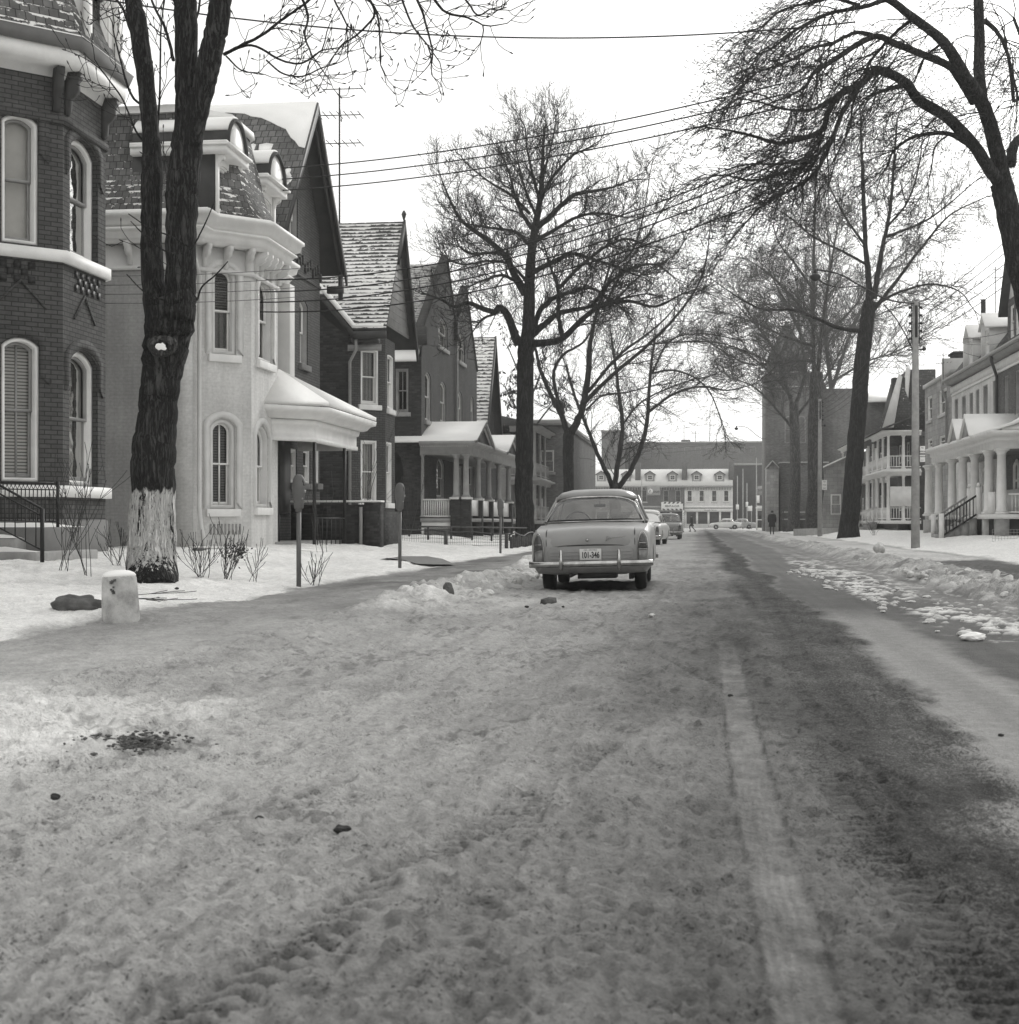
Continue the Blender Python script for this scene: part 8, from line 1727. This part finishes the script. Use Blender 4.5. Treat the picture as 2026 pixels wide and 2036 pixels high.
# ---- aerials
def aerial(label, u, vb, vt, D, bars, w=46, r=.03):
    b = P(u, vb, D); H = root('tv_aerial', label, 'aerial', b); t = P(u, vt, D); m = MB(); m.tube([b, (b[0], b[1], t[2])], r, 6); m.build('mast', 'iron', H)
    for v, x0, x1, kn in bars:
        m = MB(); a, c = P(x0, v + 1, D), P(x1, v - 1, D); m.tube([a, c], r * .6, 5); n = kn
        for i in range(n): q = Vector(a) + (Vector(c) - Vector(a)) * ((i + .0) / max(1, n - 1)); m.tube([tuple(q - Vector((0, .45, 0))), tuple(q + Vector((0, .45, 0)))], r * .6, 4)
        m.build('element', 'iron', H)
aerial('tall television aerial mast with three cross bars standing behind the dark gable', 675, 470, 174, 50, [(177, 642, 721, 2), (229, 634, 717, 7), (285, 640, 717, 6)])
for k, (u, vt, D, lab) in enumerate(((1360, 845, 300, 'thin aerial on the long brick building, left one'), (1383, 856, 300, 'short aerial on the long brick building, just right of the thin one'), (1411, 838, 300, 'tallest aerial on the long brick building, right one'), (1979, 530, 70, 'aerial standing on the white terrace roof behind the big dormer'), (1875, 700, 80, 'aerial rising behind the stone building'))):
    aerial(lab, u, 884 if D == 300 else (650 if u == 1979 else 765), vt, D, [(vt + 6, u - 12, u + 12, 4)] + ([(vt + 22, u - 14, u + 14, 5)] if D < 100 else []), r=.05 if D == 300 else .02)
# ---- things around the far crossing
def pole_far(label, u, vt, D, sign=None, r=.1):
    x, y, _ = P(u, 1050, D); zt = P(u, vt, D)[2]; H = root('far_pole', label, 'pole', (x, y, 0), 'poles around the far crossing'); m = MB(); m.tube([(x, y, -.1), (x, y, zt)], [r, r * .7], 8); m.build('post', 'conc', H)
    if sign:
        v0, v1, du, w = sign; m = MB(); a = P(u + du - w / 2, v1, D); b = P(u + du + w / 2, v0, D); m.box(a[0], b[0], y - .15, y - .1, a[2], b[2]); m.build('sign', 'white', H)
pole_far('pole with a small white sign just right of the white shop', 1466, 946, 225, (1003, 1013, 0, 6)); pole_far('tall pole second right of the white shop', 1477, 932, 215); pole_far('thin pole behind the white car at the crossing', 1485, 960, 222, (998, 1008, 0, 5)); pole_far('short post with a square white sign left of the telephone booth', 1494, 1004, 190, (1006, 1016, -3, 9), .06); pole_far('taller insulated pole behind the telephone booth', 1504, 910, 200, (985, 1000, 3, 6)); pole_far('very tall dark-topped pole by the telephone booth', 1516, 870, 195); pole_far('slim pole with a round lamp standing left of the shop sign', 1276, 947, 200, None, .09)
def booth():
    x, y, _ = P(1511, 1052, 165); H = root('telephone_booth', 'white-framed glass telephone booth at the far right corner', 'telephone booth', (x, y, .05)); m = MB(); w = .36
    for a in (-w, w):
        for b in (-w, w): m.box(x + a - .06, x + a + .06, y + b - .06, y + b + .06, 0, 2.5)
    for z in (0.05, 1.2, 2.3): m.box(x - w, x + w, y - w - .05, y - w + .03, z, z + .12); m.box(x - w, x + w, y + w - .03, y + w + .05, z, z + .12)
    m.build('frame', 'white', H); m = MB(); m.box(x - w - .1, x + w + .1, y - w - .1, y + w + .1, 2.5, 2.7); m.box(x - w, x + w, y - w, y + w, 2.7, 2.85); m.build('roof', 'snow', H); m = MB(); m.add([(x - w, y - w, .1), (x + w, y - w, .1), (x + w, y - w, 2.4), (x - w, y - w, 2.4)], [(0, 1, 2, 3)]); m.build('pane', 'glass', H); m = MB(); m.box(x - .15, x + .15, y + .2, y + .35, 1.1, 1.7); m.build('telephone', 'iron', H)
booth()
def hanging_sign():
    D = 185; H = root('billboard', 'wide grey sign board raised on posts right of the telephone booth', 'sign', P(1517, 1050, D)); a = P(1506, 984, D); b = P(1531, 966, D); m = MB(); m.box(a[0], b[0], a[1], a[1] + .2, a[2], b[2]); m.build('board', 'trim_grey', H)
    m = MB()
    for u in (1526, 1531): x = P(u, 0, D)[0]; m.tube([(x, a[1], 0), (x, a[1], a[2])], .07, 6)
    m.build('post', 'conc', H); text_obj('PHARMACY' if False else 'SERVICE', .42, ((a[0] + b[0]) / 2, a[1] - .01, (a[2] + b[2]) / 2), (1, 0, 0), (0, 0, 1), 'iron', H)
hanging_sign()
# ================================================================ PEOPLE
def person(label, loc, rz, stride=.16, h=1.75, bent=False):
    H = root('person', label, 'person', (0, 0, 0)); k = h / 1.75
    J = {'pel': (0, 0, .96), 'bel': (0, 0, 1.12), 'che': (0, .01, 1.34), 'nek': (0, .01, 1.50), 'hed': (0, .02, 1.60), 'top': (0, .02, 1.70),
         'lh': (-.10, 0, .92), 'lk': (-.11, stride * .6, .50), 'la': (-.11, stride * .2 + .1 * stride, .09), 'lt': (-.12, stride * .3 + .2, .03),
         'rh': (.10, 0, .92), 'rk': (.11, -stride * .1, .49), 'ra': (.11, -stride * 1.3, .10), 'rt': (.12, -stride * 1.3 + .17, .03),
         'ls': (-.19, 0, 1.42), 'le': (-.25, -.05, 1.14), 'lw': (-.24, .04, .90), 'rs': (.19, 0, 1.42), 're': (.25, -.02, 1.14), 'rw': (.24, .06, .90)}
    rad = {'pel': .15, 'bel': .14, 'che': .16, 'nek': .06, 'hed': .095, 'top': .07, 'lh': .09, 'lk': .06, 'la': .045, 'lt': .035, 'rh': .09, 'rk': .06, 'ra': .045, 'rt': .035, 'ls': .075, 'le': .05, 'lw': .035, 'rs': .075, 're': .05, 'rw': .035}
    ed = [('pel', 'bel'), ('bel', 'che'), ('che', 'nek'), ('nek', 'hed'), ('hed', 'top'), ('pel', 'lh'), ('lh', 'lk'), ('lk', 'la'), ('la', 'lt'), ('pel', 'rh'), ('rh', 'rk'), ('rk', 'ra'), ('ra', 'rt'), ('che', 'ls'), ('ls', 'le'), ('le', 'lw'), ('che', 'rs'), ('rs', 're'), ('re', 'rw')]
    for s in 'lr':   # five fingers on each hand
        w = Vector(J[s + 'w']); sx = -1 if s == 'l' else 1; J[s + 'pm'] = tuple(w + Vector((0, .01, -.06))); rad[s + 'pm'] = .03; ed.append((s + 'w', s + 'pm'))
        for f in range(4):
            b = w + Vector((sx * .005, -.025 + .018 * f, -.10)); e = b + Vector((-sx * .015, .004, -.055 + .008 * abs(f - 1.5))); J['%sf%d' % (s, f)] = tuple(b); J['%sg%d' % (s, f)] = tuple(e); rad['%sf%d' % (s, f)] = .009; rad['%sg%d' % (s, f)] = .008; ed += [(s + 'pm', '%sf%d' % (s, f)), ('%sf%d' % (s, f), '%sg%d' % (s, f))]
        J[s + 'th'] = tuple(w + Vector((-sx * .02, .05, -.09))); rad[s + 'th'] = .01; ed.append((s + 'pm', s + 'th'))
    names = list(J); me = bpy.data.meshes.new('person_body'); me.from_pydata([tuple(c * k for c in J[n]) for n in names], [(names.index(a), names.index(b)) for a, b in ed], []); o = bpy.data.objects.new('body', me); col.objects.link(o)
    sk = o.modifiers.new('s', 'SKIN'); sk.use_smooth_shade = True
    if not me.skin_vertices: me.attributes.new
    lay = me.skin_vertices[0].data if me.skin_vertices else None
    if lay:
        for i, n in enumerate(names): lay[i].radius = (rad[n] * k, rad[n] * k); lay[i].use_root = (n == 'pel')
    su = o.modifiers.new('u', 'SUBSURF'); su.levels = 1; su.render_levels = 1
    dg = bpy.context.evaluated_depsgraph_get(); m2 = bpy.data.meshes.new_from_object(o.evaluated_get(dg)); o.modifiers.clear(); o.data = m2; m2.materials.clear(); m2.materials.append(M['cloth']); m2.materials.append(M['skin'])
    for p in m2.polygons:
        p.use_smooth = True; z = p.center.z / k; p.material_index = 1 if (z > 1.50 or (abs(p.center.x) > .2 and z < .92 and z > .7)) else 0
    o.parent = H
    def ell(z, a, b, y=0): return [(a * k * math.cos(t), (b * math.sin(t) + y) * k, z * k) for t in [i * math.pi / 8 for i in range(16)]]
    m = MB(); loft(m, [ell(.56, .25, .19 + stride * .3), ell(.75, .235, .18), ell(.98, .215, .165), ell(1.15, .20, .15), ell(1.34, .225, .16), ell(1.45, .20, .13), ell(1.51, .09, .085, .01)]); m.build('coat', 'cloth', H, smooth=True)
    for s in (-1, 1): q = 'l' if s < 0 else 'r'; m = MB(); m.tube([tuple(Vector(J[q + 's']) * k), tuple(Vector(J[q + 'e']) * k), tuple(Vector(J[q + 'w']) * k)], [.09, .075, .06], 10); m.build('sleeve', 'cloth', H, smooth=True)
    m = MB(); loft(m, [ell(1.60, .095, .11, -.005), ell(1.66, .105, .118, .005), ell(1.71, .09, .10, .01), ell(1.745, .04, .05, .01)]); m.build('hair', 'iron', H, smooth=True)
    m = MB()
    for sx in (-1, 1): m.box(sx * .035 - .012, sx * .035 + .012, .108, .114, 1.625, 1.64)
    m.box(-.02, .02, .108, .113, 1.565, 1.572); m.build('face_detail', 'iron', H)
    m = MB(); m.prism([(-.012, 1.59), (.012, 1.59), (.006, 1.63), (-.006, 1.63)], lambda a, b, t: (a, t, b), .10, .128)
    for sx in (-1, 1): m.box(sx * .095 - .008, sx * .095 + .008, -.005, .03, 1.585, 1.645)
    m.build('nose_and_ears', 'skin', H)
    for q in 'lr': a = Vector(J[q + 'a']) * k; t = Vector(J[q + 't']) * k; m = MB(); loft(m, [[(a.x + .045 * math.cos(u) * w, a.y + yy, max(.005, .05 + .05 * math.sin(u) * hh)) for u in [i * math.pi / 4 for i in range(8)]] for yy, w, hh in ((-.07, .7, 1), (0, 1, 1.1), (.1, 1.05, .8), (.19, .6, .5))]); m.build('shoe', 'iron', H, smooth=True)
    H.location = loc; H.rotation_euler = (0, 0, R(rz)); return H
person('person in a long dark coat seen from behind, walking away by the farthest utility pole', P(1535, 1064, 106)[:2] + (.09,), -6, .16, 1.75)
person('person in dark clothes striding across the far end of the road towards the left', P(1375, 1057, 152)[:2] + (0,), 70, .30, 1.75)
# ================================================================ CAMERA, LIGHT, WORLD
cam = bpy.data.cameras.new('camera'); co = bpy.data.objects.new('camera', cam); col.objects.link(co); sc.camera = co
co.location = (0, 0, 1.0); co.rotation_euler = (R(90), 0, YAW); cam.sensor_fit = 'HORIZONTAL'; cam.sensor_width = 56; cam.lens = 80; cam.shift_y = (HZ - 1018) / 2026.0
cam.clip_start = 0.1; cam.clip_end = 6000; cam.dof.use_dof = True; cam.dof.focus_distance = 24; cam.dof.aperture_fstop = 12.0
EL, AZ = R(24), R(20)   # sun ahead and to the right, veiled
w = bpy.data.worlds.new('World'); sc.world = w; w.use_nodes = True; t = w.node_tree; n = t.nodes; l = t.links; bg = n['Background']
sky = n.new('ShaderNodeTexSky'); sky.sky_type = 'NISHITA'; sky.sun_disc = False; sky.sun_elevation = EL; sky.sun_rotation = AZ; sky.air_density = 1.0; sky.dust_density = 4.0
bw = n.new('ShaderNodeRGBToBW'); l.new(sky.outputs[0], bw.inputs[0])
m1 = n.new('ShaderNodeMath'); m1.operation = 'MULTIPLY'; m1.inputs[1].default_value = 0.22; l.new(bw.outputs[0], m1.inputs[0])
m2 = n.new('ShaderNodeMath'); m2.operation = 'ADD'; m2.inputs[1].default_value = 8.7; l.new(m1.outputs[0], m2.inputs[0])
cmb = n.new('ShaderNodeCombineColor')
for i, tn in enumerate((1.0, .998, .985)):
    q = n.new('ShaderNodeMath'); q.operation = 'MULTIPLY'; q.inputs[1].default_value = tn; l.new(m2.outputs[0], q.inputs[0]); l.new(q.outputs[0], cmb.inputs[i])
l.new(cmb.outputs[0], bg.inputs[0]); bg.inputs[1].default_value = 0.115
sd = bpy.data.lights.new('sun', 'SUN'); so = bpy.data.objects.new('sun', sd); col.objects.link(so); sd.energy = 1.5; sd.angle = R(13); sd.color = (1, .99, .965)
d = Vector((math.sin(AZ) * math.cos(EL), math.cos(AZ) * math.cos(EL), math.sin(EL))); so.rotation_euler = (-d).to_track_quat('-Z', 'Y').to_euler()
def haze():
    b = MB(); b.box(-400, 400, -60, 520, -2.2, 62); o = b.build('haze', 'snow', None); tag(o, 'thin winter haze over the street', 'haze', kind='stuff')
    m = bpy.data.materials.new('haze'); m.use_nodes = True; nt = m.node_tree
    for q in list(nt.nodes):
        if q.type != 'OUTPUT_MATERIAL': nt.nodes.remove(q)
    v = nt.nodes.new('ShaderNodeVolumePrincipled'); v.inputs['Density'].default_value = HAZE; v.inputs['Color'].default_value = (1, 1, .98, 1); v.inputs['Anisotropy'].default_value = .2
    nt.links.new(v.outputs[0], [q for q in nt.nodes if q.type == 'OUTPUT_MATERIAL'][0].inputs['Volume']); o.data.materials.clear(); o.data.materials.append(m)
HAZE = 0.0007
if HAZE: haze()
vs = sc.view_settings; vs.view_transform = 'Standard'; vs.look = 'None'; vs.exposure = 0.08; vs.gamma = 1.0; vs.use_curve_mapping = False
sc.cycles.max_bounces = 5; sc.cycles.diffuse_bounces = 3; sc.cycles.glossy_bounces = 2; sc.cycles.transparent_max_bounces = 8; sc.cycles.volume_bounces = 0; sc.cycles.caustics_reflective = False; sc.cycles.caustics_refractive = False
sc.cycles.use_denoising = True; sc.cycles.use_adaptive_sampling = True; sc.cycles.adaptive_threshold = 0.012
